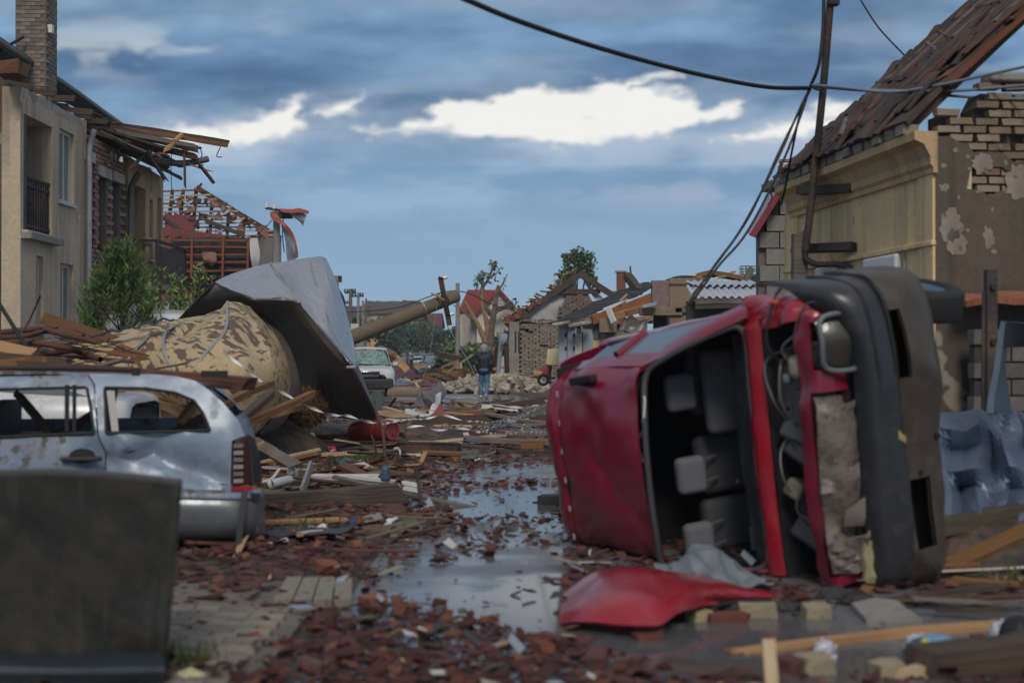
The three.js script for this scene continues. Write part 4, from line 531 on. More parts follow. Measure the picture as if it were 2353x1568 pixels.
// ---------------------------------------------------------------- barn with the open gable
{
  const D = 55, g = thing('brick_barn', 'unrendered brick barn with open gable and stripped roof', 'barn', V(0, 0, -D)), L = (x, y, d = D) => local(g, x, y, d);
  const x0 = L(1170, 0).x, x1 = L(1420, 0).x, yT = L(0, 742).y, top = [[L(1290, 0).x, L(0, 706).y], [L(1304, 0).x, L(0, 674).y], [L(1350, 0).x, L(0, 672).y], [L(1366, 0).x, L(0, 700).y]];
  const bw = M({ set: T.brick, color: [0.2, 0.165, 0.135], bumpScale: 0.01 });
  part(g, 'gable_wall', wall([[x0, -0.2], [x1, -0.2], [x1, yT], [L(1372, 0).x, yT], ...top.reverse(), [L(1284, 0).x, yT], [x0, yT]], [[[L(1206, 0).x, L(0, 762).y], [L(1214, 0).x, L(0, 762).y], [L(1214, 0).x, L(0, 755).y], [L(1206, 0).x, L(0, 755).y]]], 0.3), bw).position.z = -0.12;
  const cs = brickMats([[0.27, 0.225, 0.18], [0.31, 0.265, 0.22], [0.24, 0.19, 0.155], [0.34, 0.3, 0.25], [0.22, 0.15, 0.115]]), r = rng(3), bg = [0.25, 0.29, 0.33].map((w, i) => brickGeo(w, 0.088, 0.12, 200 + i, 0.05)), rest = [[], [], [], [], []];
  let nb = 0; const bk = 4;
  for (let j = 0; j < 46; j++) for (let i = 0; i < 16; i++) { const x = x0 + 0.5 + i * 0.31 + (j % 2) * 0.15, y = 2.75 - j * 0.097 + 1.6; if (x > x1 - 0.9 || y < 0.3) continue; const px = 1176 + x / D * 3000, up = y > yT - 0.05; if (up && (px < 1288 || px > 1372 || y > L(0, 672).y - Math.abs(px - 1330) * 0.012)) continue; if (Math.abs(px - 1210) < 6 && Math.abs(y - L(0, 758).y) < 0.1) continue; if (r() < 0.03) continue; const k = up ? (r() < 0.8 ? 4 : 2) : r() * r() * 5 | 0; if (nb < 300) { const b = part(g, numbered('brick'), bg[nb++ % 3], cs[k]); b.position.set(x, y, -0.05 + (r() - 0.5) * 0.04); b.rotation.z = (r() - 0.5) * 0.03; } else { const q = bg[i % 3].clone(); q.translate(x, y, -0.05 + (r() - 0.5) * 0.04); rest[k].push(q); } }
  rest.forEach((q, k) => q.length && part(g, 'lower_bricks', mergeGeometries(q), cs[k], 'stuff'));
  part(g, 'corner_pier', box(0.42, yT + 0.1, 0.4, x0 + 0.2, yT / 2, 0.05), mat.concrete);
  for (const [x, y] of [[1184, 785], [1192, 785]]) part(g, 'slot', box(0.07, 0.9, 0.02, L(x, 0).x, L(0, y).y, 0.262), mat.dark);
  part(g, 'side_wall', box(0.3, yT, 9, x0 + 0.1, yT / 2, -4.8), bw);
  // rafters, roof skin and membrane
  const ap = L(1333, 626), le = L(1160, 745), re = L(1424, 694);
  plankPart(g, 'rafter', L(1162, 748), L(1336, 628), 0.2, 0.24, mat.woodDark); plankPart(g, 'rafter', L(1330, 626), L(1426, 690), 0.2, 0.26, mat.woodDark); plankPart(g, 'collar_beam', L(1290, 669, D + 0.1), L(1378, 669, D + 0.1), 0.14, 0.2, mat.woodDark);
  const back = V(0, 0, -9), deck = M({ set: T.woodFresh, color: [0.3, 0.21, 0.17] });
  part(g, 'roof_deck', sheet([[L(1166, 738), L(1250, 681), L(1337, 620)], [L(1166, 738).add(back), L(1250, 681).add(back), L(1337, 620).add(back)]], { t: 0.06, nu: 6, nv: 6, noise: 0.05 }), deck);
  for (let i = 0; i < 22; i++) { const t = (i + r() * 0.6) / 22, a = L(mix(1160, 1331, t), mix(743, 620, t) - 3); plankPart(g, 'batten', a.clone().add(V(-0.15 - r() * 0.2, r() * 0.06, 0.25)), a.clone().add(V(0.1 + r() * 0.3, 0.12 + r() * 0.1, -2 - r() * 3)), 0.07, 0.06, i % 3 ? mat.woodPale : mat.woodFresh); }
  for (let i = 0; i < 16; i++) { const t = r(), a = L(mix(1165, 1260, t * t), mix(738, 680, t * t) + 1 - r() * 3, D - 0.2 + r() * 0.3); const b = part(g, numbered('roof_tile'), brickGeo(0.3, 0.04, 0.22, i, 0.1), M({ set: T.brick, color: [0.22, 0.08, 0.045] })); b.position.copy(a); b.rotation.set(r(), r() * 3, 0.6 + r() * 0.4); }
  for (let i = 0; i < 3; i++) plankPart(g, 'purlin', L(1395 + i * 10, 672 + i * 14, D + 2), L(1452 - i * 10, 670 + i * 14, D + 5), 0.1, 0.1, mat.woodFresh);
  part(g, 'membrane', sheet([[L(1312, 648, D + 0.3), L(1326, 652, D + 0.3)], [L(1268, 682, D + 0.25), L(1300, 696, D + 0.3)], [L(1225, 712, D + 0.2), L(1275, 735, D + 0.3)], [L(1196, 736, D + 0.2), L(1240, 742, D + 0.3)]], { t: 0.02, noise: 0.2, freq: 1.5 }), mat.membrane);
  part(g, 'membrane', sheet([[L(1338, 640, D + 0.3), L(1350, 650, D + 0.3)], [L(1362, 680, D + 0.3), L(1385, 684, D + 0.3)], [L(1380, 702, D + 0.3), L(1412, 702, D + 0.3)]], { t: 0.02, noise: 0.15, freq: 1.5 }), mat.membrane);
  part(g, 'attic_floor', box(4.2, 0.2, 8, L(1300, 0).x, yT - 0.1, -4.6), mat.woodDark); part(g, 'back_gable', wall([[x0, 2], [x1, 2], [x1, yT], [ap.x, ap.y - 0.4], [x0, yT]], [], 0.2), mat.woodGrey).position.z = -8.5;
  part(g, 'blue_tub', lump(0.35, 0.25, 0.3, 4, 2, 0.15), M({ color: [0.08, 0.2, 0.38], roughness: 0.4 })).position.copy(L(1288, 722, D + 0.6));
  for (let i = 0; i < 7; i++) plankPart(g, 'loose_board', L(1230 + r() * 110, 735 - r() * 12, D + 0.5), L(1250 + r() * 110, 715 - r() * 30, D + 1), 0.12, 0.05, [mat.woodDark, mat.woodFresh, mat.woodGrey][i % 3]);
  for (let i = 0; i < 14; i++) { const b = part(g, numbered('brick'), bg[i % 3], cs[i % 5]); b.position.copy(L(1175 + i * 17, 739, D)).add(V(0, 0.04 + r() * 0.06, 0)); b.rotation.set(r() * 0.3, r(), r() * 0.3); }
}
// ---------------------------------------------------------------- low shed with the black felt roof
{
  const D = 42, g = thing('yellow_shed', 'low yellow shed with pale blue doors and torn black felt roof', 'shed', V(0, 0, -D)), L = (x, y, d = D) => local(g, x, y, d);
  part(g, 'wall', wall([[L(1283, 0).x, -0.2], [L(1390, 0).x, -0.2], [L(1390, 0).x, L(0, 738).y], [L(1283, 0).x, L(0, 742).y]], [], 0.25), M({ set: T.pale, color: [1.1, 0.95, 0.7] })).position.z = -0.1;
  const dm = M({ set: T.zinc, color: [0.75, 0.82, 0.95], metalness: 0 });
  for (const [a, b] of [[1285, 1302], [1304, 1321]]) { const dr = part(g, 'door', box(L(b, 0).x - L(a, 0).x, 2.6, 0.05, (L(a, 0).x + L(b, 0).x) / 2, L(0, 755).y - 1.3, -0.06, 0.01), dm); for (const y of [770, 800]) part(dr, 'hinge', box(0.07, 0.12, 0.04, L(b, 0).x - 0.03, L(0, y).y, -0.02), mat.iron); }
  part(g, 'door_post', box(0.22, 3.2, 0.12, L(1329, 0).x, L(0, 748).y - 1.6, -0.03), mat.offwhite); part(g, 'dark_opening', box(0.26, 2.0, 0.04, L(1338, 0).x, L(0, 760).y - 1.0, -0.075), mat.dark);
  part(g, 'door', box(0.3, 2.0, 0.05, L(1350, 0).x, L(0, 755).y - 1.0, -0.06), dm); part(g, 'small_window', box(0.22, 0.45, 0.04, L(1371, 0).x, L(0, 762).y, -0.07), mat.glass);
  part(g, 'block_pier', box(0.55, 0.42, 0.4, L(1395, 0).x, L(0, 748).y, 0.2), mat.concreteWarm); part(g, 'lintel', box(1.1, 0.16, 0.3, L(1330, 0).x + 0.7, L(0, 737).y, 0.05), mat.concrete); part(g, 'block_wall', box(1.7, 3, 0.3, L(1428, 0).x, L(0, 745).y - 1.5, -0.3), mat.concreteWarm);
  part(g, 'felt_roof', sheet([[L(1268, 741, 41.4), L(1320, 737, 41.6), L(1355, 725, 41.8)], [L(1330, 712, 43.5), L(1385, 705, 43.2), L(1410, 700, 43)], [L(1400, 680, 45), L(1440, 677, 44.6), L(1465, 682, 44.2)], [L(1440, 665, 46), L(1480, 650, 46), L(1505, 655, 45)]], { t: 0.03, nu: 8, nv: 8, noise: 0.12, freq: 1.6 }), mat.tarpaper);
  part(g, 'white_edge', sheet([[L(1385, 708, 41.8), L(1440, 686, 42.8)], [L(1387, 712, 41.8), L(1442, 692, 42.8)]], { t: 0.03, linear: true }), mat.white);
  for (const [a, b, c, d] of [[1268, 742, 1310, 735], [1305, 744, 1358, 735]]) part(g, 'gutter', sheet([[L(a, b, 41.2), L(c, d, 41.2)], [L(a + 4, b + 9, 41.2), L(c - 3, d + 9, 41.2)], [L(a + 8, b + 2, 41.6), L(c - 2, d + 1, 41.6)]], { t: 0.012, nu: 4, nv: 4, noise: 0.05 }), mat.zincDull);
  part(g, 'gutter_outlet', rod(L(1330, 752, 41.3), L(1330, 765, 41.4), 0.08), mat.zincDull);
  const fr = M({ set: T.woodFresh, color: [0.7, 0.5, 0.42] });
  [[[1360, 735], [1500, 682], 0.3, 0.09], [[1400, 730], [1502, 700], 0.2, 0.1], [[1440, 720], [1520, 700], 0.18, 0.1], [[1380, 748], [1440, 742], 0.18, 0.1], [[1450, 735], [1530, 728], 0.16, 0.1], [[1400, 741], [1500, 738], 0.14, 0.08]].forEach(([a, b, w, t], i) => plankPart(g, 'rafter', L(...a, 41.7), L(...b, 43), t, w, i % 3 === 1 ? mat.woodFresh : fr));
  plankPart(g, 'white_board', L(1397, 707, 41.4), L(1411, 742, 41.2), 0.05, 0.2, mat.white); plankPart(g, 'stub_beam', L(1440, 632, 46), L(1470, 670, 45), 0.25, 0.25, mat.woodDark); plankPart(g, 'splinter', L(1448, 612, 46), L(1450, 640, 46), 0.06, 0.06, mat.woodRed); plankPart(g, 'splinter', L(1425, 691, 42), L(1440, 676, 42.5), 0.08, 0.03, mat.woodFresh);
  part(g, 'crumpled_sheet', sheet([[L(1420, 748, 41), L(1440, 730, 41), L(1452, 722, 41)], [L(1425, 760, 40.8), L(1450, 750, 41), L(1470, 735, 41)], [L(1435, 765, 41), L(1470, 760, 41), L(1500, 728, 41)]], { t: 0.02, noise: 0.2, freq: 2.5 }), mat.zincDull);
  const r = rng(6); for (let i = 0; i < 8; i++) plankPart(g, 'loose_board', L(1370 + r() * 100, 745 - r() * 30, 42), L(1400 + r() * 110, 740 - r() * 30, 43), 0.1, 0.05, [mat.woodDark, mat.woodFresh, mat.woodGrey][i % 3]);
}
{
  const D = 36, g = thing('concrete_outhouse', 'broken concrete outhouse with tall pillar beside the black felt roof', 'outhouse', V(0, 0, -D)), L = (x, y, d = D) => local(g, x, y, d);
  part(g, 'pillar', box(0.72, 4.2, 0.6, L(1565, 0).x, L(0, 640).y - 2.1, 0, 0.03), mat.concreteWarm); part(g, 'tiled_wall', box(0.7, 0.8, 0.4, L(1526, 0).x, L(0, 678).y, 0.05), M({ set: T.brick, color: [0.26, 0.19, 0.17] }));
  part(g, 'lintel', box(1.15, 0.22, 0.4, L(1516, 0).x, L(0, 716).y, 0.2, 0.02), mat.concreteWarm); part(g, 'beam', box(2.6, 0.18, 0.4, L(1655, 0).x, L(0, 712).y, 0.2, 0.02), mat.concreteDark);
  part(g, 'roof_edge', sheet([[L(1496, 660, 35.8), L(1550, 640, 35.8), L(1592, 636, 35.8)], [L(1496, 662, 36.4), L(1550, 638, 36.4), L(1592, 636, 36.4)]], { t: 0.08 }), mat.tarpaper); part(g, 'back_wall', box(3.2, 3.5, 0.2, L(1640, 0).x, 1.4, -0.6), mat.dark);
  const bs = brickMats([[0.22, 0.16, 0.12], [0.28, 0.2, 0.15]]); for (let j = 0; j < 8; j++) for (let i = 0; i < 2; i++) { const b = part(g, numbered('brick'), brickGeo(0.26, 0.1, 0.2, j, 0.12), bs[(i + j) % 2]); b.position.set(L(1608, 0).x + (i - 0.5) * 0.24 - 0.05, L(0, 642).y - j * 0.115, 0.1); b.rotation.y = (i - 0.5) * 0.2; }
  part(g, 'fallen_roof', sheet([[L(1540, 655, 37), L(1620, 628, 37), L(1710, 640, 37)], [L(1540, 660, 39), L(1620, 632, 39), L(1710, 645, 39)]], { t: 0.12, noise: 0.08 }), mat.woodBrown);
  part(g, 'zinc_flashing', sheet([[L(1475, 700, 35.5), L(1510, 692, 35.5)], [L(1478, 706, 35.2), L(1508, 700, 35.2)]], { t: 0.01, noise: 0.06 }), mat.zinc);
  for (let i = 0; i < 8; i++) plankPart(g, 'roof_slat', L(1555 + i * 14, 642 - (i % 3) * 4, 36.8), L(1590 + i * 14, 632 - (i % 4) * 3, 37.4), 0.1, 0.05, [mat.woodDark, mat.tarpaper, mat.white, mat.woodFresh][i % 4]);
}
{ // wavy sheets of the lean-to
  const D = 31, g = thing('corrugated_lean_to', 'lean-to roofed with pale wavy corrugated sheets', 'lean-to', V(0, 0, -D)), L = (x, y, d = D) => local(g, x, y, d);
  for (let k = 0; k < 2; k++) {
    const a = L(1592 - k * -2, k ? 655 : 682, k ? 31.9 : 31), b = L(1752, k ? 652 : 682, k ? 31.9 : 31), c = L(1590, k ? 646 : 657, k ? 33.4 : 32.2), n = 84, pos = [], uv = [], idx = [], wl = b.x - a.x;
    for (const s of [0.008, -0.008]) for (let j = 0; j <= 1; j++) for (let i = 0; i <= n; i++) { const t = i / n; pos.push(a.x + t * wl, mix(a.y, c.y, j) + Math.sin(t * wl / 0.177 * 6.283) * 0.032 + s, mix(a.z, c.z, j)); uv.push(t * wl, j * 1.3); }
    const N = (n + 1) * 2; for (let i = 0; i < n; i++) { for (const o of [0, N]) idx.push(o + i, o + i + 1, o + n + 2 + i, o + i, o + n + 2 + i, o + n + 1 + i); idx.push(i, N + i, N + i + 1, i, N + i + 1, i + 1); }
    const ge = new THREE.BufferGeometry(); ge.setAttribute('position', new THREE.Float32BufferAttribute(pos, 3)); ge.setAttribute('uv', new THREE.Float32BufferAttribute(uv, 2)); ge.setIndex(idx); ge.computeVertexNormals();
    part(g, 'corrugated_sheet', ge, M({ set: T.zinc, color: [1.1, 1.1, 1.15], metalness: 0.1 }));
  }
  part(g, 'ridge_board', box(2.4, 0.07, 0.1, L(1680, 0).x, L(0, 645).y + 0.02, -2.2), mat.woodDark); part(g, 'wall', box(2.2, 1.6, 0.2, L(1690, 0).x, L(0, 690).y - 0.8, -0.5), mat.dark);
  plankPart(g, 'plate', L(1600, 692, 31.1), L(1750, 690, 31.1), 0.12, 0.12, mat.woodGrey); plankPart(g, 'plate', L(1600, 705, 31), L(1750, 700, 31), 0.12, 0.1, mat.woodDark);
}
{ // roof remnant far behind the corrugated sheets
  const g = thing('green_roof_frame', 'broken gable with green slatted frame behind the corrugated lean-to', 'roof frame', V(0, 0, -60)), L = (x, y, d = 60) => local(g, x, y, d);
  part(g, 'gable_plate', wall([[L(1697, 0).x, L(0, 760).y], [L(1740, 0).x, L(0, 760).y], [L(1706, 0).x, L(0, 612).y], [L(1700, 0).x, L(0, 612).y]], [], 0.15), mat.membrane); plankPart(g, 'broken_post', L(1712, 655), L(1728, 615), 0.3, 0.25, mat.woodGrey);
  for (let i = 0; i < 6; i++) plankPart(g, 'slat', L(1702, 611 + i * 6), L(1760, 612 + i * 6), 0.06, 0.05, M({ color: [0.06, 0.13, 0.1] })); plankPart(g, 'stile', L(1715, 610), L(1715, 650), 0.06, 0.05, M({ color: [0.06, 0.13, 0.1] })); part(g, 'dark_sheet', box(0.9, 0.6, 0.1, L(1738, 0).x, L(0, 645).y, -0.5), mat.dark);
}
{ const g = thing('far_chimney', 'lone red brick chimney standing behind the barn', 'chimney', at(1427, 812, 75).setY(0)); const b = at(1427, 625, 75).y; part(g, 'stack', box(0.5, b, 0.5, 0, b / 2, 0), M({ set: T.brick, color: [0.24, 0.09, 0.05] })); part(g, 'cap', box(0.62, 0.1, 0.62, 0, b + 0.03, 0), mat.concrete); }
// ---------------------------------------------------------------- far houses
function farHouse(name, label, D, x0, x1, yEave, yRidge, wallM, roofM, o = {}) {
  const g = thing(name, label, 'house', V(0, 0, -D)), L = (x, y, d = D) => local(g, x, y, d), a = L(x0, 0).x, b = L(x1, 0).x, e = L(0, yEave).y, rY = L(0, yRidge).y, dp = o.depth ?? 9;
  if (o.gable) { // gable to the camera
    const ax = L(o.gable, 0).x; part(g, 'wall', wall([[a, -0.3], [b, -0.3], [b, e], [ax, rY], [a, e]], [], 0.3), wallM); part(g, 'side_wall', box(0.3, e, dp, b - 0.2, e / 2, -dp / 2 - 0.4), wallM);
    part(g, 'roof', sheet([[V(a - 0.4, e - 0.3, 0.4), V(ax, rY + 0.1, 0.4)], [V(a - 0.4, e - 0.3, -dp), V(ax, rY + 0.1, -dp)]], { t: 0.2, nu: 5, nv: 5, noise: o.rough ?? 0.05 }), roofM); part(g, 'roof', sheet([[V(ax, rY + 0.1, 0.4), V(b + 0.4, e - 0.3, 0.4)], [V(ax, rY + 0.1, -dp), V(b + 0.4, e - 0.3, -dp)]], { t: 0.2, nu: 5, nv: 5, noise: o.rough ?? 0.05 }), roofM);
  } else {
    part(g, 'wall', box(b - a, e + 0.3, dp, (a + b) / 2, e / 2 - 0.15, -dp / 2), wallM);
    part(g, 'roof', sheet([[V(a - 0.4, e, 0.3), V((a + b) / 2, e + 0.05, 0.3), V(b + 0.4, e, 0.3)], [V(a - 0.2, rY, -dp / 2), V((a + b) / 2, rY + (o.hump ?? 0), -dp / 2), V(b + 0.2, rY, -dp / 2)], [V(a - 0.4, e, -dp), V((a + b) / 2, e, -dp), V(b + 0.4, e, -dp)]], { t: 0.15, nu: 8, nv: 8, noise: o.rough ?? 0.1, freq: 1.2, linearV: true }), roofM);
  }
  for (const [wx, wy, ww, wh] of o.windows ?? []) { const f = part(g, 'window', box(ww / 3000 * D, wh / 3000 * D, 0.12, L(wx, 0).x, L(0, wy).y, 0.02), mat.offwhite); part(f, 'pane', box(ww / 3000 * D - 0.25, wh / 3000 * D - 0.25, 0.06, L(wx, 0).x, L(0, wy).y, 0.07), mat.glass); }
  return [g, L];
}
const rTile = (c) => M({ set: T.brick, color: c, bumpScale: 0.03 }), wl = (c) => M({ set: T.pale, color: c });
{
  const [g, L] = farHouse('far_house', 'long pale house with brown collapsed roof behind the leaning poles', 215, 835, 960, 722, 690, wl([0.85, 0.75, 0.66]), rTile([0.12, 0.085, 0.075]), { rough: 0.3, windows: [[858, 735, 7, 12], [890, 745, 7, 12], [935, 738, 8, 12]] });
  plankPart(g, 'ridge_scrap', L(925, 690, 210), L(965, 696, 210), 0.3, 0.2, mat.woodDark); part(g, 'chimney', box(0.3, 1.4, 0.3, L(846, 0).x, L(0, 712).y, 0.5), rTile([0.22, 0.06, 0.05]));
}
farHouse('far_house', 'orange gabled house with red roof edge behind the fallen concrete pole', 200, 846, 930, 765, 718, wl([1.2, 0.72, 0.3]), rTile([0.22, 0.075, 0.065]), { gable: 893 });
farHouse('far_house', 'small white walled house with dark roof right of the orange gable', 196, 925, 968, 735, 700, wl([0.95, 0.88, 0.8]), rTile([0.07, 0.055, 0.055]), { rough: 0.2, windows: [[948, 760, 9, 18]] });
farHouse('far_house', 'low house with dull red tiled roof left of the white gable', 205, 962, 1010, 752, 718, wl([0.7, 0.66, 0.6]), rTile([0.15, 0.05, 0.05]), { rough: 0.1 });
{ const [g, L] = farHouse('far_house', 'white gabled house with bright red tiled roof behind the broken tree', 90, 1095, 1192, 722, 668, wl([1.25, 1.22, 1.2]), rTile([0.3, 0.06, 0.045]), { gable: 1145, windows: [[1148, 690, 6, 12], [1120, 728, 8, 12]] }); part(g, 'front_roof', sheet([[L(1052, 718, 91), L(1078, 719, 91), L(1105, 720, 91)], [L(1074, 668, 95), L(1100, 668, 95), L(1140, 668, 95)]], { t: 0.2, noise: 0.05 }), rTile([0.3, 0.055, 0.04])); part(g, 'front_wall', box(1.7, L(0, 718).y, 0.3, L(1078, 0).x, L(0, 718).y / 2, -1.2), wl([0.9, 0.9, 0.88])); plankPart(g, 'fallen_beam', L(1120, 722, 89), L(1172, 700, 89), 0.3, 0.3, mat.woodDark); }
farHouse('far_house', 'dark roofed house half hidden at the left of the pole row', 225, 758, 832, 735, 702, wl([0.8, 0.72, 0.66]), rTile([0.1, 0.08, 0.08]), { rough: 0.25 });
farHouse('far_house', 'pale far house glimpsed below the fallen concrete pole', 185, 860, 930, 775, 760, wl([0.95, 0.93, 0.9]), rTile([0.16, 0.1, 0.08]), { rough: 0.15, windows: [[880, 790, 6, 10], [905, 790, 6, 10]] });
// ---------------------------------------------------------------- pole row
[[770, 633, 62, 0.15, 'nearest pole of the row with a loop of black cable'], [803, 663, 84, 0.16, 'tall pole of the row carrying a small white box'], [821, 672, 96, 0.14, 'pole of the row right of the one with the box'], [786, 690, 118, 0.13, 'slim short pole far behind the pole row'], [832, 690, 112, 0.13, 'thin pole near the far end of the pole row'], [839, 685, 126, 0.13, 'farthest thin pole before the brown collapsed roof']].forEach(([x, y, d, r, label], i) => {
  const p = at(x, 812, d), top = at(x, y, d).y, g = thing('utility_pole', label, 'utility pole', V(p.x, 0, p.z), 0, 'utility poles along the left side of the street'); part(g, 'shaft', rod(V(0, 0, 0), V(0.05, top, 0), r, r * 0.7, 10), i % 2 ? mat.woodGrey : mat.concrete);
  if (i > 3) return; const w = 13 / 3000 * d; part(g, 'crossarm', box(w * 2, 0.12, 0.12, 0.03, top - 0.25, 0), mat.iron); for (const s of [-0.9, -0.4, 0.5, 0.9]) part(g, 'insulator', cyl(0.05, 0.07, 0.2, 8), mat.iron).position.set(s * w, top - 0.1, 0);
  if (i === 0) part(g, 'cable_loop', tube([V(0.1, top - 0.6, 0.1), V(0.38, top - 1.1, 0.1), V(0.42, top - 1.9, 0.1), V(0.2, top - 1.5, 0.1)], 0.07, 24, 6), mat.cable); if (i === 1) part(g, 'box', box(0.5, 0.7, 0.3, 0.35, top - 2.6, 0.2), mat.offwhite);
});
{ const p = at(1051, 812, 70), g = thing('utility_pole', 'grey pole standing between the fallen pole and the broken tree', 'utility pole', V(p.x, 0, p.z)), top = at(1051, 650, 70).y; part(g, 'shaft', rod(V(0, 0, 0), V(0, top, 0), 0.14, 0.11, 10), mat.concrete); part(g, 'wire', tube([V(-9, top - 1.3, -10), V(-4, top - 1.2, -5), V(0, top - 0.4, 0), V(2, top - 1.1, -3), V(6, top - 1.8, -8)], 0.03, 30, 5), mat.cable); }
{ // snapped pole leaning across the view
  const g = thing('fallen_pole', 'snapped concrete pole leaning out over the street with rusty crossarm', 'utility pole'), A = at(640, 842, 25), B = at(1046, 680, 28);
  part(g, 'shaft', rod(A, B, 0.165, 0.135, 20), M({ set: T.concrete, bumpScale: 0.008, color: [0.62, 0.5, 0.38] })); const ca = at(1012, 638, 27.6), cb = at(1033, 747, 27.6);
  part(g, 'crossarm', mergeGeometries([between(box(0.1, ca.distanceTo(cb), 0.05), ca, cb), between(box(0.03, ca.distanceTo(cb), 0.11), ca.clone().add(V(-0.045, 0, 0)), cb.clone().add(V(-0.045, 0, 0)))]), M({ set: T.rust, color: [0.8, 0.6, 0.62], bumpScale: 0.003 }), 'stuff');
  for (const [x, y] of [[1020, 638], [1036, 722]]) { part(g, 'insulator', cyl(0.032, 0.042, 0.09, 12).rotateZ(-1.3), mat.ceramic).position.copy(at(x + 3, y - 1, 27.5)); part(g, 'pin', cyl(0.016, 0.016, 0.16, 8).rotateZ(1.3), mat.rust).position.copy(at(x - 5, y, 27.55)); }
  for (const [x, y] of [[967, 711], [1018, 689]]) { const q = part(g, 'clamp', new THREE.TorusGeometry(0.165, 0.014, 6, 24), x < 1000 ? mat.zinc : mat.rust); q.position.copy(at(x, y, 27.4)); q.quaternion.setFromUnitVectors(V(0, 0, 1), B.clone().sub(A).normalize()); }
  part(g, 'brace', tube([at(990, 673, 27.5), at(1010, 683, 27.4), at(1020, 690, 27.4)], 0.02, 12, 5), mat.woodFresh); part(g, 'cap', cyl(0.12, 0.12, 0.02, 16), mat.dark).position.copy(B).add(V(0.02, 0, 0)); g.children[g.children.length - 1].quaternion.setFromUnitVectors(V(0, 1, 0), B.clone().sub(A).normalize());
  part(g, 'loose_wire', tube([at(1027, 748, 27.5), at(1070, 820, 27), at(1100, 880, 26), at(1140, 945, 24)], 0.008, 30, 5), mat.cableGrey); part(g, 'loose_wire', tube([at(1005, 690, 27.5), at(985, 820, 27), at(965, 890, 26.4), at(972, 930, 25)], 0.005, 30, 5), mat.cableGrey);
}
// ---------------------------------------------------------------- the red car lying on its side
const paint = { red: M({ set: T.dirtPaint([0.21, 0.004, 0.032], 300, 0.25), clearcoat: 0.5, clearcoatRoughness: 0.2 }), redLight: M({ set: T.dirtPaint([0.33, 0.006, 0.022], 310, 0.35), clearcoat: 0.5, clearcoatRoughness: 0.2 }), silver: M({ set: T.dirtPaint([0.2, 0.27, 0.37], 320, 1.0), metalness: 0.1, clearcoat: 0.25, clearcoatRoughness: 0.35 }), white: M({ set: T.dirtPaint([0.62, 0.64, 0.67], 330, 0.25), clearcoat: 0.6, clearcoatRoughness: 0.15 }), paleblue: M({ color: [0.5, 0.55, 0.62], roughness: 0.35, metalness: 0.1, clearcoat: 0.6 }) };
const plastic = M({ set: T.dirtPaint([0.028, 0.032, 0.04], 340, 0.35, 2.2), bumpScale: 0.002 }), muddy = M({ set: T.dirtPaint([0.06, 0.047, 0.036], 350, 0.7, 2.6), bumpScale: 0.004 });
function wheel(parent, r = 0.3, w = 0.19, rimM = mat.pipe) {            // axle along y
  const g = part(parent, 'wheel', (() => { const pts = [[r * 0.62, -w / 2], [r * 0.9, -w / 2], [r, -w * 0.36], [r, w * 0.36], [r * 0.9, w / 2], [r * 0.62, w / 2], [r * 0.6, 0], [r * 0.62, -w / 2]].map((p) => new THREE.Vector2(...p)); return new THREE.LatheGeometry(pts, 36); })(), mat.rubber);
  const rim = part(g, 'rim', (() => { const pts = [[0.001, w * 0.2], [r * 0.2, w * 0.24], [r * 0.5, w * 0.16], [r * 0.58, w * 0.4], [r * 0.63, w * 0.42], [r * 0.63, -w * 0.42], [r * 0.5, -w * 0.1], [0.001, -w * 0.08]].map((p) => new THREE.Vector2(...p)); return new THREE.LatheGeometry(pts, 30); })(), rimM);
  for (let i = 0; i < 5; i++) part(g, 'lug', cyl(0.012, 0.012, 0.03, 6), mat.iron).position.set(Math.cos(i * 1.257) * r * 0.2, w * 0.26, Math.sin(i * 1.257) * r * 0.2);
  return g;
}
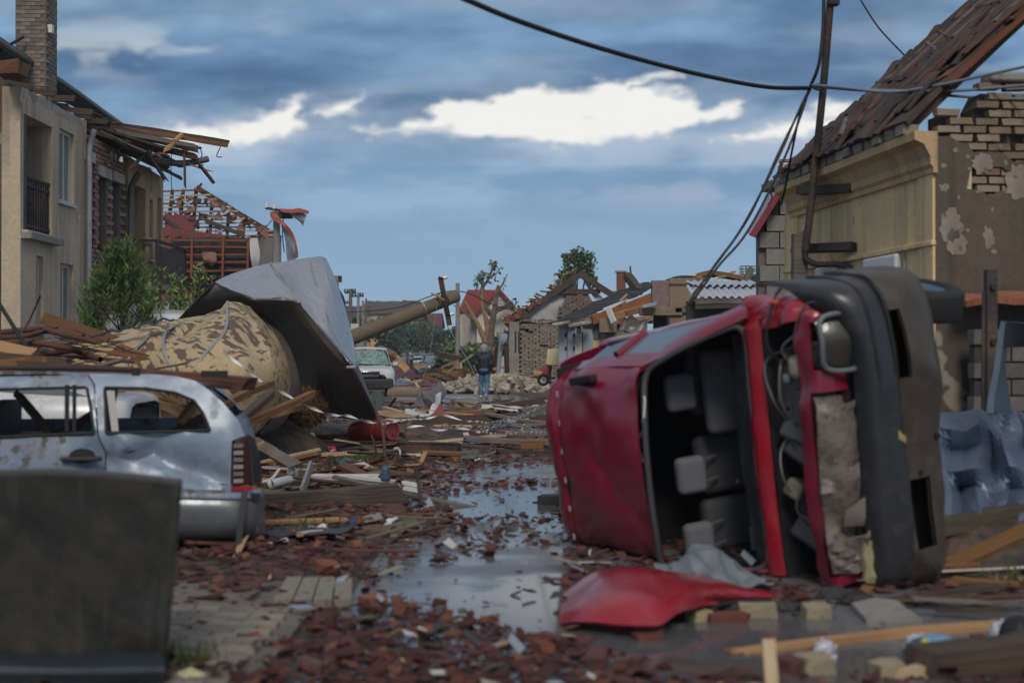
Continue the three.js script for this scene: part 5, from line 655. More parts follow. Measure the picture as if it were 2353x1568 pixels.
{
  const g = thing('red_car', 'wrecked red car lying on its side with empty windscreen opening and stripped engine bay', 'car', V(3.08, 0.1, -8.6), 120 * R), tilt = (g.rotation.order = 'YXZ', g.rotation.x = -8 * R, g.updateMatrixWorld(true)), C = (s, y, u) => V(s, y, -u);
  // roof with its pressed ribs and dents
  const rs = (s, uo, ys) => [[0.02, 1.2], [0.14, 1.46], [0.45, 1.57], [0.8, 1.6], [1.1, 1.59], [1.36, 1.53], [1.5, 1.4]].map(([y, u], i) => C(s + 0.05 * Math.pow((y - 0.75) / 0.75, 2) * 1.6, 0.03 + y * ys, u + uo));
  part(g, 'roof', sheet([rs(1.46, -0.02, 1), rs(1.56, 0.0, 1), rs(1.8, 0.012, 0.995), rs(2.1, 0.015, 0.985), rs(2.42, 0.0, 0.975), rs(2.5, -0.03, 0.97), rs(2.58, -0.01, 0.97), rs(2.75, -0.08, 0.95), rs(2.9, -0.3, 0.92)], { t: 0.012, nu: 7, nv: 6, noise: 0.06, freq: 1.15, seed: 4, crease: true, creaseAngle: 0.35 }), paint.red);
  // rear: spoiler lip, hatch, lamp
  part(g, 'rear_hatch', sheet([[C(2.86, 0.1, 1.34), C(2.92, 0.75, 1.36), C(2.86, 1.42, 1.3)], [C(3.2, 0.08, 1.0), C(3.28, 0.75, 1.02), C(3.2, 1.5, 1.0)], [C(3.3, 0.06, 0.3), C(3.4, 0.75, 0.3), C(3.3, 1.6, 0.3)]], { t: 0.02, nu: 5, nv: 5, noise: 0.03 }), paint.red);
  for (let i = 0; i < 6; i++) part(g, 'trim_clip', box(0.02, 0.045, 0.015, 0, 0, 0, 0.004), M({ color: [0.35, 0.3, 0.32], roughness: 0.4 })).position.copy(C(2.5, 0.22 + i * 0.22, 1.57 - Math.abs(i - 2.5) * 0.008));
  part(g, 'rear_bumper', sheet([[C(3.05, 0.04, 0.95), C(3.4, 0.12, 0.5)], [C(2.9, 0.03, 1.22), C(3.3, 0.1, 0.8)], [C(2.85, 0.16, 1.3), C(3.3, 0.4, 0.9)]], { t: 0.03, nu: 5, nv: 5 }), mat.dark);
  // upper side: rail above the doors, window glass, doors, pillars
  const yB = (s) => mix(1.92, 1.64, Math.min(1, Math.max(0, (s - 0.1) / 2.6)));
  part(g, 'roof_rail', sheet([[C(1.44, 1.52, 1.42), C(1.9, 1.51, 1.42), C(2.3, 1.49, 1.4), C(2.62, 1.46, 1.34)], [C(1.38, 1.56, 1.34), C(1.9, 1.55, 1.35), C(2.3, 1.52, 1.33), C(2.66, 1.48, 1.24)], [C(1.36, 1.6, 1.28), C(1.9, 1.58, 1.27), C(2.3, 1.55, 1.26), C(2.68, 1.5, 1.18)]], { t: 0.03, nu: 8, nv: 4, noise: 0.012 }), paint.red);
  const ss = [0.78, 1.15, 1.55, 1.95, 2.35, 2.7];
  part(g, 'door_skin', sheet([0.98, 0.93, 0.7, 0.4, 0.24].map((u, k) => ss.map((s) => C(s, yB(s) + [-0.035, 0, 0.02, 0.01, -0.05][k], u))), { t: 0.02, nu: 4, nv: 4, noise: 0.03, seed: 9 }), paint.red);
  part(g, 'belt_moulding', tube([C(0.85, yB(0.85) - 0.03, 1.0), C(1.5, yB(1.5) - 0.03, 1.0), C(2.1, yB(2.1) - 0.03, 1.0), C(2.5, yB(2.5) - 0.03, 1.02)], 0.018, 20, 6), mat.black);
  part(g, 'side_window', sheet([[C(1.0, 1.82, 1.02), C(1.4, 1.77, 1.02), C(2.0, 1.7, 1.02)], [C(1.4, 1.6, 1.27), C(1.65, 1.59, 1.27), C(2.0, 1.575, 1.27)]], { t: 0.006, nu: 5, nv: 4 }), M({ color: [0.2, 0.25, 0.3], roughness: 0.1, metalness: 0.4 }));
  part(g, 'rear_side_window', sheet([[C(2.08, 1.69, 1.02), C(2.5, 1.62, 1.03)], [C(2.08, 1.57, 1.27), C(2.5, 1.53, 1.22)]], { t: 0.006, nu: 5, nv: 4 }), mat.glass);
  part(g, 'door_pillar', tube([C(2.04, 1.71, 1.0), C(2.04, 1.58, 1.28)], 0.035, 6, 6), paint.red);
  part(g, 'windscreen_pillar', sheet([[C(0.74, 1.8, 1.1), C(1.1, 1.66, 1.3), C(1.46, 1.52, 1.5)], [C(0.78, 1.86, 1.06), C(1.12, 1.72, 1.24), C(1.42, 1.6, 1.36)], [C(0.9, 1.87, 1.0), C(1.2, 1.75, 1.16), C(1.46, 1.63, 1.28)]], { t: 0.035, nu: 6, nv: 4, noise: 0.02 }), paint.red);
  part(g, 'windscreen_pillar', sheet([[C(0.74, 0.12, 1.1), C(1.1, 0.1, 1.3), C(1.46, 0.08, 1.5)], [C(0.8, 0.04, 1.05), C(1.12, 0.04, 1.24), C(1.46, 0.03, 1.38)]], { t: 0.035, nu: 6, nv: 3, noise: 0.02 }), paint.red);
  part(g, 'windscreen_seal', tube([C(1.42, 0.12, 1.5), C(1.4, 0.4, 1.56), C(1.39, 0.8, 1.575), C(1.39, 1.2, 1.55), C(1.42, 1.48, 1.47), C(1.3, 1.57, 1.41), C(0.95, 1.72, 1.2), C(0.8, 1.74, 1.12), C(0.76, 1.3, 1.13), C(0.76, 0.4, 1.13), C(0.82, 0.14, 1.12), C(1.1, 0.1, 1.3)], 0.022, 110, 6, true), M({ color: [0.06, 0.065, 0.07], roughness: 0.6 }));
  part(g, 'seal_scrap', sheet([[C(1.38, 1.16, 1.58), C(1.37, 1.34, 1.55)], [C(1.33, 1.2, 1.6), C(1.33, 1.32, 1.575)]], { t: 0.01, nu: 4, nv: 3 }), mat.ceramic);
  part(g, 'mirror_hole', box(0.3, 0.06, 0.07, 0, 0, 0, 0.015), mat.black).position.copy(C(2.1, 1.44, 1.56)); g.children[g.children.length - 1].rotation.z = -0.1;
  // inside: dark shell, three seats with head rests, checked cloth in the back
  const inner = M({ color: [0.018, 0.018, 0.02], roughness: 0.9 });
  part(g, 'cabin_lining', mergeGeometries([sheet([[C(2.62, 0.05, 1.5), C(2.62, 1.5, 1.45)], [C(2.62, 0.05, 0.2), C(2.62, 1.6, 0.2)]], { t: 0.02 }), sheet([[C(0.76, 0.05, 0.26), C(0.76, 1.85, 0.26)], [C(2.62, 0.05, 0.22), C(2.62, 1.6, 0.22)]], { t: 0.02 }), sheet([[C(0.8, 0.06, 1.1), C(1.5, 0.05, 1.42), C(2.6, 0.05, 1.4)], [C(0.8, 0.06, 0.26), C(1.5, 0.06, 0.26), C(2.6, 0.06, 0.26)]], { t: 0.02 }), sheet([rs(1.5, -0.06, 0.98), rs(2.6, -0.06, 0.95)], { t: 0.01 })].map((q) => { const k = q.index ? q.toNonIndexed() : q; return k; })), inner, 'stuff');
  const fabric = M({ color: [0.15, 0.155, 0.175], roughness: 0.95, sheen: 0.5, sheenRoughness: 0.6 }), fabric2 = M({ color: [0.1, 0.105, 0.12], roughness: 0.95 });
  const pad = (w, h, d, m, p, rz = 0, n = 'cushion', par = g) => { const q = part(par, n, boxUV(new RoundedBoxGeometry(w, h, d, 4, Math.min(w, h, d) * 0.42)), m); q.position.copy(p); q.rotation.y = rz; return q; };
  [[1.28, 0], [0.68, 0.02], [0.2, 0.03]].forEach(([y, k], i) => {
    const seat = pad(0.16, i === 0 ? 0.56 : 0.44, 0.62, fabric2, C(1.78, y + (i === 0 ? 0.06 : 0), 0.52), -0.2, 'seat_back');
    pad(0.12, 0.27, 0.23, fabric, C(1.62 - k, y, 1.06), -0.25, 'head_rest', g); for (const s of [-0.08, 0.08]) part(g, 'head_rest_post', rod(C(1.64 - k, y + s, 0.98), C(1.72 - k, y + s, 0.74), 0.009), mat.pipe);
    pad(0.5, i === 0 ? 0.54 : 0.42, 0.14, fabric2, C(1.45, y + (i === 0 ? 0.06 : 0), 0.4), 0.1, 'seat_cushion');
  });
  pad(0.14, 0.62, 0.26, fabric, C(1.55, 1.25, 0.75), -0.35, 'seat_side'); part(g, 'dashboard', sheet([[C(0.84, 0.1, 1.0), C(0.84, 0.9, 1.02), C(0.84, 1.72, 1.0)], [C(1.05, 0.1, 0.98), C(1.08, 0.9, 1.0), C(1.05, 1.68, 0.98)], [C(1.1, 0.1, 0.7), C(1.12, 0.9, 0.7), C(1.1, 1.68, 0.7)]], { t: 0.02, nu: 6, nv: 5, noise: 0.02 }), plastic);
  part(g, 'belt_buckle', box(0.05, 0.18, 0.06, 0, 0, 0, 0.01), M({ color: [0.2, 0.23, 0.27] })).position.copy(C(1.4, 0.17, 0.7)); part(g, 'orange_tag', box(0.02, 0.03, 0.02), M({ color: [0.6, 0.25, 0.02] })).position.copy(C(1.5, 0.58, 0.72));
  const check = M({ set: texset(128, 0.16, (u, v) => { const a = (u * 4 % 1 < 0.5 ? 1 : 0) + (v * 4 % 1 < 0.5 ? 1 : 0); return mix3([0.75, 0.75, 0.8], [0.12, 0.12, 0.18], a / 2 * 0.9); }) });
  part(g, 'checked_cloth', sheet([[C(2.3, 0.98, 1.25), C(2.3, 1.16, 1.22)], [C(2.28, 0.94, 1.05), C(2.28, 1.18, 1.03)]], { t: 0.01, noise: 0.03, nu: 5, nv: 5 }), check); part(g, 'checked_cloth', sheet([[C(2.3, 0.45, 1.2), C(2.3, 0.6, 1.18)], [C(2.28, 0.42, 1.02), C(2.28, 0.62, 1.0)]], { t: 0.01, noise: 0.03, nu: 5, nv: 5 }), check);
  part(g, 'light_strap', rod(C(2.2, 0.84, 1.22), C(2.2, 0.96, 1.0), 0.015), mat.ceramic); part(g, 'white_scrap', sheet([[C(2.25, 0.68, 1.12), C(2.25, 0.72, 1.0)], [C(2.25, 0.76, 1.1), C(2.25, 0.82, 1.02)]], { t: 0.006 }), mat.offwhite);
  // scuttle, engine bay, front panel, headlamp
  part(g, 'scuttle', sheet([[C(0.78, 0.1, 1.12), C(0.78, 0.8, 1.13), C(0.76, 1.74, 1.12)], [C(0.7, 0.1, 1.15), C(0.7, 0.8, 1.16), C(0.68, 1.74, 1.15)], [C(0.64, 0.1, 1.1), C(0.64, 0.8, 1.11), C(0.62, 1.74, 1.1)]], { t: 0.02, nu: 10, nv: 3, noise: 0.018, freq: 5 }), paint.redLight);
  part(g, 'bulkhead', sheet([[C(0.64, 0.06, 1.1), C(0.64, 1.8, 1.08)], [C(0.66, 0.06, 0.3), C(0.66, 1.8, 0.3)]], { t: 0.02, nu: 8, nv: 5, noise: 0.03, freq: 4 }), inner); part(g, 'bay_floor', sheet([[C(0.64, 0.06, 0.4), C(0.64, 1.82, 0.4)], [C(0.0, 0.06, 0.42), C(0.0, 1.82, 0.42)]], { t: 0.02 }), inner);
  const r = rng(14), engM = [M({ color: [0.06, 0.058, 0.06], roughness: 0.4 }), M({ color: [0.16, 0.155, 0.15], roughness: 0.4, metalness: 0.5 }), M({ color: [0.03, 0.03, 0.034], roughness: 0.6 }), M({ color: [0.2, 0.17, 0.13], roughness: 0.6 })];
  for (let i = 0; i < 16; i++) { const q = part(g, 'engine_block', boxUV(new RoundedBoxGeometry(0.12 + r() * 0.22, 0.12 + r() * 0.26, 0.12 + r() * 0.2, 2, 0.03)), engM[r() * 4 | 0]); q.position.copy(C(0.24 + r() * 0.34, 0.2 + r() * 1.35, 0.72 + r() * 0.28)); q.rotation.set(r() * 0.5, r() * 0.5, r() * 0.5); }
  for (let i = 0; i < 12; i++) { const y = 0.2 + r() * 1.3, s = 0.2 + r() * 0.35, p = C(s, y, 1.0 + r() * 0.08); part(g, 'hose', tube([p, p.clone().add(V((r() - 0.5) * 0.2, 0.12 + r() * 0.1, -0.08)), p.clone().add(V((r() - 0.5) * 0.3, 0.25 + r() * 0.2, -0.02)), p.clone().add(V((r() - 0.5) * 0.4, 0.35 + r() * 0.2, 0.1))], 0.006 + r() * 0.009, 20, 6), engM[i % 3 * 1]); }
  pad(0.13, 0.16, 0.13, M({ color: [0.3, 0.28, 0.22], roughness: 0.5 }), C(0.34, 1.48, 1.06), 0, 'reservoir'); pad(0.07, 0.07, 0.06, mat.pipe, C(0.46, 1.4, 1.06), 0, 'filler_cap'); part(g, 'bay_stick', rod(C(0.3, 1.1, 1.0), C(0.55, 1.18, 0.95), 0.012), mat.woodPale);
  part(g, 'front_panel', sheet([[C(0.3, 0.08, 1.1), C(0.28, 0.6, 1.16), C(0.26, 1.2, 1.17), C(0.28, 1.82, 1.12)], [C(0.14, 0.1, 1.12), C(0.12, 0.6, 1.14), C(0.1, 1.2, 1.15), C(0.14, 1.8, 1.1)], [C(0.1, 0.12, 0.93), C(0.05, 0.6, 0.93), C(0.05, 1.2, 0.94), C(0.1, 1.76, 0.93)]], { t: 0.02, nu: 10, nv: 6, noise: 0.05, freq: 3.5, hole: (u, v) => (v > 0.36 && u > 0.06 && u < 0.74) || (v > 0.45 && u > 0.8 && u < 0.96) }), paint.red);
  part(g, 'radiator', sheet([[C(0.2, 0.2, 1.12), C(0.18, 0.6, 1.14), C(0.18, 1.3, 1.13)], [C(0.14, 0.2, 1.0), C(0.08, 0.6, 1.02), C(0.12, 1.3, 1.0)], [C(0.1, 0.2, 0.8), C(0.2, 0.6, 0.82), C(0.12, 1.25, 0.84)], [C(0.12, 0.2, 0.6), C(0.1, 0.6, 0.62), C(0.1, 1.25, 0.62)]], { t: 0.015, nu: 12, nv: 8, noise: 0.14, freq: 3.4, crease: true }), M({ set: T.dirtPaint([0.2, 0.17, 0.145], 370, 1.2, 0.9), bumpScale: 0.006 }));
  for (let i = 0; i < 5; i++) part(g, 'torn_foil', sheet([[C(0.1, 0.3 + i * 0.2, 1.07), C(0.06, 0.4 + i * 0.2, 1.08)], [C(0.03, 0.28 + i * 0.2, 0.96), C(-0.02, 0.46 + i * 0.2, 0.97)]], { t: 0.008, nu: 5, nv: 5, noise: 0.1, freq: 6, seed: i }), M({ color: [0.2, 0.175, 0.16], roughness: 0.6 }));
  { const h = part(g, 'headlamp', sheet([[C(0.12, 1.5, 1.1), C(0.08, 1.64, 1.12), C(0.12, 1.76, 1.1)], [C(0.05, 1.47, 0.94), C(0.0, 1.64, 0.95), C(0.05, 1.78, 0.94)], [C(0.06, 1.5, 0.8), C(0.02, 1.64, 0.8), C(0.06, 1.76, 0.8)]], { t: 0.02, nu: 5, nv: 5 }), M({ color: [0.05, 0.046, 0.042], roughness: 0.3, clearcoat: 0.6 })); part(h, 'bezel', tube([C(0.06, 1.48, 1.1), C(0.04, 1.64, 1.13), C(0.06, 1.78, 1.1), C(0.0, 1.8, 0.94), C(0.0, 1.76, 0.8), C(-0.02, 1.62, 0.79), C(0.0, 1.5, 0.8), C(0.0, 1.45, 0.94)], 0.018, 60, 6, true), M({ color: [0.13, 0.16, 0.17], roughness: 0.4 })); }
  // upper wing, wheel
  part(g, 'upper_wing', sheet([[C(0.86, 1.72, 1.1), C(0.5, 1.74, 1.12), C(0.22, 1.78, 1.1), C(0.1, 1.8, 1.04)], [C(0.86, 1.84, 1.06), C(0.5, 1.86, 1.1), C(0.22, 1.87, 1.06), C(0.08, 1.86, 1.0)], [C(0.86, 1.92, 0.98), C(0.5, 1.94, 1.0), C(0.22, 1.94, 0.97), C(0.08, 1.92, 0.92)], [C(0.9, 1.94, 0.7), C(0.5, 1.95, 0.72), C(0.22, 1.94, 0.7), C(0.06, 1.9, 0.7)]], { t: 0.015, nu: 7, nv: 5, noise: 0.075, freq: 3.2, seed: 21, crease: true, creaseAngle: 0.5 }), paint.redLight);
  part(g, 'indicator', box(0.06, 0.02, 0.04, 0, 0, 0, 0.006), M({ color: [0.7, 0.12, 0.02] })).position.copy(C(0.5, 1.9, 1.08));
  // front bumper: dark skin wrapped round the front, muddy and dented lower apron
  const bu = (y, k) => y > 1.65 ? [C(0.2 + k, y, 1.05), C(-0.02 + k, y, 1.02), C(-0.1 + k, y, 0.88), C(-0.11 + k, y, 0.72)] : [C(0.06 + k, y, 0.93), C(-0.05 + k, y, 0.92), C(-0.1 + k, y, 0.84), C(-0.11 + k, y, 0.72)], bl = (y, k) => [C(-0.1 + k, y, 0.72), C(-0.13 + k, y, 0.55), C(-0.08 + k, y, 0.36), C(0.06 + k, y, 0.24)];
  part(g, 'bumper', sheet([bu(2.02, 0.5), bu(1.99, 0.26), bu(1.9, 0.07), bu(1.6, -0.02), bu(1.1, -0.04), bu(0.6, -0.03), bu(0.2, 0.0), bu(0.05, 0.12)], { t: 0.03, nu: 4, nv: 6, noise: 0.02 }), plastic);
  part(g, 'apron', sheet([bl(2.0, 0.5), bl(1.98, 0.26), bl(1.9, 0.07), bl(1.6, -0.02), bl(1.1, 0.0), bl(0.6, 0.0), bl(0.2, 0.02), bl(0.06, 0.12)], { t: 0.025, nu: 7, nv: 8, noise: 0.065, freq: 1.5, seed: 6, crease: true, creaseAngle: 0.35, hole: (u, v) => (u < 0.2 && v > 0.35 && v < 0.5) || (u > 0.1 && u < 0.4 && v > 0.68 && v < 0.82) }), muddy);
  for (const [u, s] of [[0.86, -0.1], [0.73, -0.125]]) part(g, 'bumper_groove', tube([C(s + 0.5, 2.03, u), C(s + 0.26, 2.0, u), C(s + 0.06, 1.91, u), C(s - 0.02, 1.6, u), C(s - 0.02, 1.1, u), C(s - 0.01, 0.6, u), C(s + 0.02, 0.2, u)], 0.014, 50, 6), mat.black);
  for (const [y, u] of [[1.3, 0.5], [0.95, 0.42], [0.75, 0.6]]) part(g, 'bolt', cyl(0.022, 0.022, 0.03, 10).rotateZ(Math.PI / 2), mat.black).position.copy(C(-0.13, y, u));
  part(g, 'bumper_core', sheet([[C(0.12, 0.1, 0.95), C(0.1, 1.0, 0.95), C(0.14, 1.85, 0.95)], [C(0.12, 0.1, 0.3), C(0.1, 1.0, 0.3), C(0.14, 1.85, 0.3)]], { t: 0.03 }), inner);
  part(g, 'foam_scrap', sheet([[C(-0.12, 0.78, 0.8), C(-0.14, 1.05, 0.76)], [C(-0.13, 0.74, 0.74), C(-0.15, 1.0, 0.71)]], { t: 0.04, noise: 0.06, nu: 5, nv: 4, freq: 8 }), M({ color: [0.42, 0.36, 0.14], roughness: 0.9 })); part(g, 'foam_scrap', sheet([[C(0.02, 0.12, 1.0), C(0.0, 0.4, 1.0)], [C(0, 0.1, 0.86), C(0, 0.36, 0.9)]], { t: 0.04, noise: 0.06, nu: 5, nv: 4, freq: 8 }), M({ color: [0.36, 0.32, 0.18], roughness: 0.9 }));
  const w = wheel(g, 0.3, 0.2, M({ color: [0.1, 0.16, 0.24], roughness: 0.35, metalness: 0.4 })); w.position.copy(local(g, 2108, 688, 8.75)); w.quaternion.copy(g.getWorldQuaternion(new THREE.Quaternion()).invert()).multiply(new THREE.Quaternion().setFromEuler(new THREE.Euler(0.26, 0, -0.06)));
  const w2 = wheel(g, 0.29, 0.18, mat.iron); w2.position.set(0.6, 0.14, -0.25); w2.rotation.x = 0.1; const w3 = wheel(g, 0.29, 0.18, mat.iron); w3.position.set(2.6, 1.45, -0.25);
  part(g, 'underbody', sheet([[C(0.1, 0.1, 0.3), C(0.1, 1.8, 0.3)], [C(3.2, 0.1, 0.26), C(3.2, 1.55, 0.26)]], { t: 0.04, nu: 10, nv: 10, noise: 0.05 }), mat.rust);
  part(g, 'lower_sill', sheet([[C(0.2, 0.05, 1.05), C(1.2, 0.02, 1.05), C(2.6, 0.04, 1.2)], [C(0.2, 0.03, 0.3), C(1.2, 0.02, 0.3), C(3.2, 0.05, 0.3)]], { t: 0.03, nu: 8, nv: 4, noise: 0.03 }), paint.red);
}
{ // its torn-off wing panel lying in front
  const L = (x, y, d) => at(x, y, d), rows = [[L(1308, 1362, 8.0), L(1375, 1322, 7.9), L(1480, 1310, 7.85), L(1600, 1326, 7.8), L(1700, 1352, 7.95), L(1765, 1362, 7.9)], [L(1290, 1385, 7.6), L(1370, 1334, 7.45), L(1480, 1322, 7.4), L(1600, 1342, 7.4), L(1700, 1360, 7.5), L(1768, 1368, 7.7)], [L(1284, 1415, 7.25), L(1370, 1385, 7.0), L(1460, 1378, 6.95), L(1560, 1374, 7.1), L(1660, 1376, 7.45), L(1770, 1371, 7.6)], [L(1292, 1434, 7.1), L(1380, 1432, 6.85), L(1500, 1444, 6.75), L(1560, 1408, 7.0), L(1650, 1384, 7.42), L(1768, 1374, 7.58)]];
  const g = thing('red_bonnet_panel', 'bent red body panel lying on the road before the overturned car', 'car panel');
  part(g, 'skin', sheet(rows, { t: 0.012, nu: 7, nv: 7, noise: 0.035, freq: 2.4, crease: true, creaseAngle: 0.3 }), paint.redLight);
  part(g, 'arch_edge', tube([L(1500, 1454, 7.03), L(1560, 1416, 7.28), L(1650, 1388, 7.4), L(1768, 1378, 7.56)], 0.02, 30, 6), mat.black); part(g, 'arch_liner', sheet([[L(1520, 1445, 7.1), L(1600, 1400, 7.4), L(1720, 1386, 7.6)], [L(1560, 1440, 7.4), L(1620, 1415, 7.6), L(1720, 1398, 7.8)]], { t: 0.02, nu: 6, nv: 3 }), mat.dark);
  part(g, 'bumper_strip', tube([L(1270, 1440, 7.4), L(1285, 1410, 7.5), L(1300, 1380, 7.7)], 0.02, 12, 6), mat.black); part(g, 'lamp_rim', new THREE.TorusGeometry(0.06, 0.016, 6, 20), mat.iron).position.copy(L(1290, 1428, 7.45)); part(g, 'lower_edge', tube([L(1292, 1445, 7.3), L(1380, 1452, 7.1), L(1450, 1462, 7.0), L(1500, 1456, 7.03)], 0.022, 24, 6), mat.black);
}
solo('grey_cloth', 'wet grey cloth draped under the windscreen opening of the red car', 'cloth', sheet([[at(1500, 1300, 8.2), at(1560, 1278, 8.25), at(1630, 1270, 8.3), at(1690, 1290, 8.3), at(1750, 1340, 8.2)], [at(1510, 1315, 8.05), at(1570, 1300, 8.0), at(1625, 1300, 7.95), at(1680, 1325, 8.05), at(1760, 1352, 8.05)], [at(1520, 1330, 7.95), at(1580, 1330, 7.9), at(1640, 1340, 7.88), at(1700, 1352, 7.9), at(1775, 1362, 7.9)]], { t: 0.01, nu: 8, nv: 8, noise: 0.09, freq: 5, crease: true }), M({ color: [0.16, 0.19, 0.21], roughness: 0.55 }));
// ---------------------------------------------------------------- the silver estate car on the left
{
  const g = thing('silver_estate_car', 'dented silver estate car with smashed windows and mud on its flank', 'car', V(-1.9, 0, -9.8), 10 * R);
  const P = (x, y, z = 0) => inPlane(g, x, y, z), Q = (list) => list.map(([x, y]) => { const p = P(x, y); return [p.x, p.y]; });
  const skin = (outline, holes, t = 0.03) => { let q = wall(Q(outline), holes.map(Q), t); q = new TessellateModifier(0.07, 6).modify(q); const p = q.attributes.position; for (let i = 0; i < p.count; i++) { const x = p.getX(i), y = p.getY(i); let z = p.getZ(i); z -= y > 0.92 ? Math.pow(y - 0.92, 1.2) * 0.55 : 0; z += y < 0.92 ? 0.05 * Math.sin(Math.min(1, (0.92 - y) / 0.5) * 2.4) : 0; const fx = x - P(560, 1000).x; z -= fx > -0.12 ? Math.pow(fx + 0.12, 2) * 1.6 : 0; const dn = (a, b, s, h) => h * Math.exp(-((x - a) ** 2 + (y - b) ** 2) / (s * s)); z -= dn(-1.12, 0.72, 0.12, 0.07) + dn(-0.75, 0.78, 0.18, 0.06) + dn(-0.4, 0.65, 0.16, 0.05) - dn(-0.95, 0.85, 0.1, 0.03) - dn(-0.55, 0.88, 0.1, 0.03); z += (fbm(x * 4, y * 4, 3, 3) - 0.5) * 0.035; if (y < 0.92) z -= Math.max(0, 0.06 - Math.abs(y - 0.74 + 0.35 * (x + 0.8) * Math.sign(x + 0.75)) * 0.5) * (x > -1.25 && x < -0.25 ? 1 : 0); p.setXYZ(i, x, y, z); } const m = mergeVertices((q.deleteAttribute('normal'), q), 1e-4); const o = toCreasedNormals(m, 0.9); return boxUV(o); };
  const mud = M({ set: texset(1024, 2.2, (u, v) => { const n1 = fbm(u * 8, v * 8, 401, 5, 8, 8), n2 = fbm(u * 26, v * 20, 402, 4, 26, 20), reg = step(0.48, 0.62, fbm(u * 3, v * 3, 405, 3, 3, 3)); const m = Math.min(1, step(0.54, 0.68, n2) * (0.25 + 0.75 * reg) * step(0.35, 0.6, n1) * 1.1 + 0.12 * n1); const c = mix3([0.24, 0.31, 0.41], [0.06, 0.056, 0.052], m); return [...c, 0.5, 0.3 + 0.5 * m]; }), metalness: 0.05, clearcoat: 0.2, clearcoatRoughness: 0.35 });
  const poly = (P3) => { const c = new THREE.CurvePath(); P3.forEach((p, i) => c.add(new THREE.LineCurve3(p, P3[(i + 1) % P3.length]))); return new THREE.TubeGeometry(c, 160, 0.012, 5, true); };
  const door = part(g, 'rear_door', skin([[-60, 867], [190, 862], [207, 884], [214, 930], [222, 1000], [240, 1040], [236, 1240], [-60, 1240]], [[[-50, 898], [190, 892], [200, 930], [214, 992], [-50, 1003]]]), paint.silver);
  part(g, 'quarter_panel', skin([[194, 861], [340, 860], [400, 865], [445, 876], [475, 895], [510, 925], [545, 965], [562, 1000], [532, 1012], [530, 1112], [545, 1130], [560, 1160], [240, 1240], [243, 1040], [226, 1000], [218, 930], [211, 884]], [[[236, 893], [330, 895], [395, 904], [440, 922], [462, 950], [478, 986], [246, 993]]]), mud);
  const seal = (pts) => poly(pts.map(([x, y]) => { const p = P(x, y); p.z = 0.012 - (p.y > 0.92 ? Math.pow(p.y - 0.92, 1.2) * 0.55 : 0); return p; }));
  part(g, 'window_seal', seal([[234, 891], [330, 893], [397, 902], [443, 920], [465, 949], [482, 988], [360, 991], [244, 995]]), mat.black); part(door, 'window_seal', seal([[-52, 896], [192, 890], [203, 930], [216, 994], [100, 999], [-52, 1005]]), mat.black);
  part(g, 'pillar_trim', sheet([[P(244, 897, -0.03), P(262, 897, -0.03)], [P(256, 990, -0.02), P(272, 990, -0.02)]], { t: 0.01 }), mat.offwhite); part(door, 'window_post', box(0.03, 0.34, 0.03, P(150, 945).x, 1.1, -0.06), mat.black); part(door, 'window_post', box(0.025, 0.34, 0.03, P(166, 945).x, 1.1, -0.08), mat.black);
  { const h = part(door, 'handle', boxUV(new RoundedBoxGeometry(0.29, 0.035, 0.05, 3, 0.015)), mat.dark); h.position.copy(P(190, 1052)); h.position.z = 0.075; const cup = part(h, 'handle_cup', cyl(0.09, 0.09, 0.03, 24).rotateX(Math.PI / 2), mat.black); cup.scale.y = 0.6; cup.position.set(-0.0, 0.02, -0.035); }
  // roof, far side, tailgate, inside
  const yR = 1.345; part(g, 'roof', sheet([[V(-4.2, yR, -0.2), V(-2.2, yR + 0.005, -0.2), V(-1.2, yR - 0.005, -0.2), V(-0.62, yR - 0.05, -0.22), V(-0.42, yR - 0.12, -0.25)], [V(-4.2, yR - 0.02, -0.5), V(-2.2, yR - 0.02, -0.5), V(-1.2, yR - 0.03, -0.5), V(-0.6, yR - 0.04, -0.5), V(-0.38, yR - 0.1, -0.5)], [V(-4.2, yR - 0.02, -1.1), V(-2.2, yR - 0.02, -1.1), V(-1.2, yR - 0.03, -1.1), V(-0.6, yR - 0.04, -1.1), V(-0.38, yR - 0.1, -1.1)], [V(-4.2, yR, -1.45), V(-2.2, yR, -1.45), V(-1.2, yR, -1.45), V(-0.62, yR - 0.05, -1.45), V(-0.42, yR - 0.12, -1.45)]], { t: 0.02, nu: 6, nv: 5, noise: 0.02 }), paint.silver);
  part(g, 'roof_bar', tube([V(-2.2, yR + 0.045, -0.22), V(-1.4, yR + 0.045, -0.22), V(-0.9, yR + 0.03, -0.22)], 0.018, 20, 6), mat.black); part(g, 'roof_bar_foot', box(0.06, 0.06, 0.04, P(305, 858).x, yR + 0.02, -0.2), mat.black); part(g, 'roof_bar_foot', box(0.2, 0.05, 0.05, P(520, 866).x - 0.1, yR + 0.0, -0.22), mat.black);
  const far = wall([[-4.2, 0.3], [-0.2, 0.3], [-0.05, 0.9], [-0.4, 1.25], [-4.2, 1.33]], [[[-1.25, 0.95], [-0.35, 0.95], [-0.55, 1.2], [-1.2, 1.26]], [[-2.4, 0.95], [-1.35, 0.95], [-1.3, 1.26], [-2.35, 1.26]]], 0.03); part(g, 'far_side', far, paint.silver).position.z = -1.58;
  part(g, 'tailgate', sheet([[V(-0.45, 1.22, -0.24), V(-0.42, 1.25, -0.9), V(-0.45, 1.22, -1.5)], [V(-0.16, 0.95, -0.1), V(-0.1, 0.96, -0.9), V(-0.16, 0.95, -1.58)], [V(-0.06, 0.5, -0.1), V(0.0, 0.5, -0.9), V(-0.06, 0.5, -1.58)]], { t: 0.02, nu: 4, nv: 6, noise: 0.02, hole: (u, v) => v < 0.42 && v > 0.06 && u > 0.08 && u < 0.92 }), paint.silver);
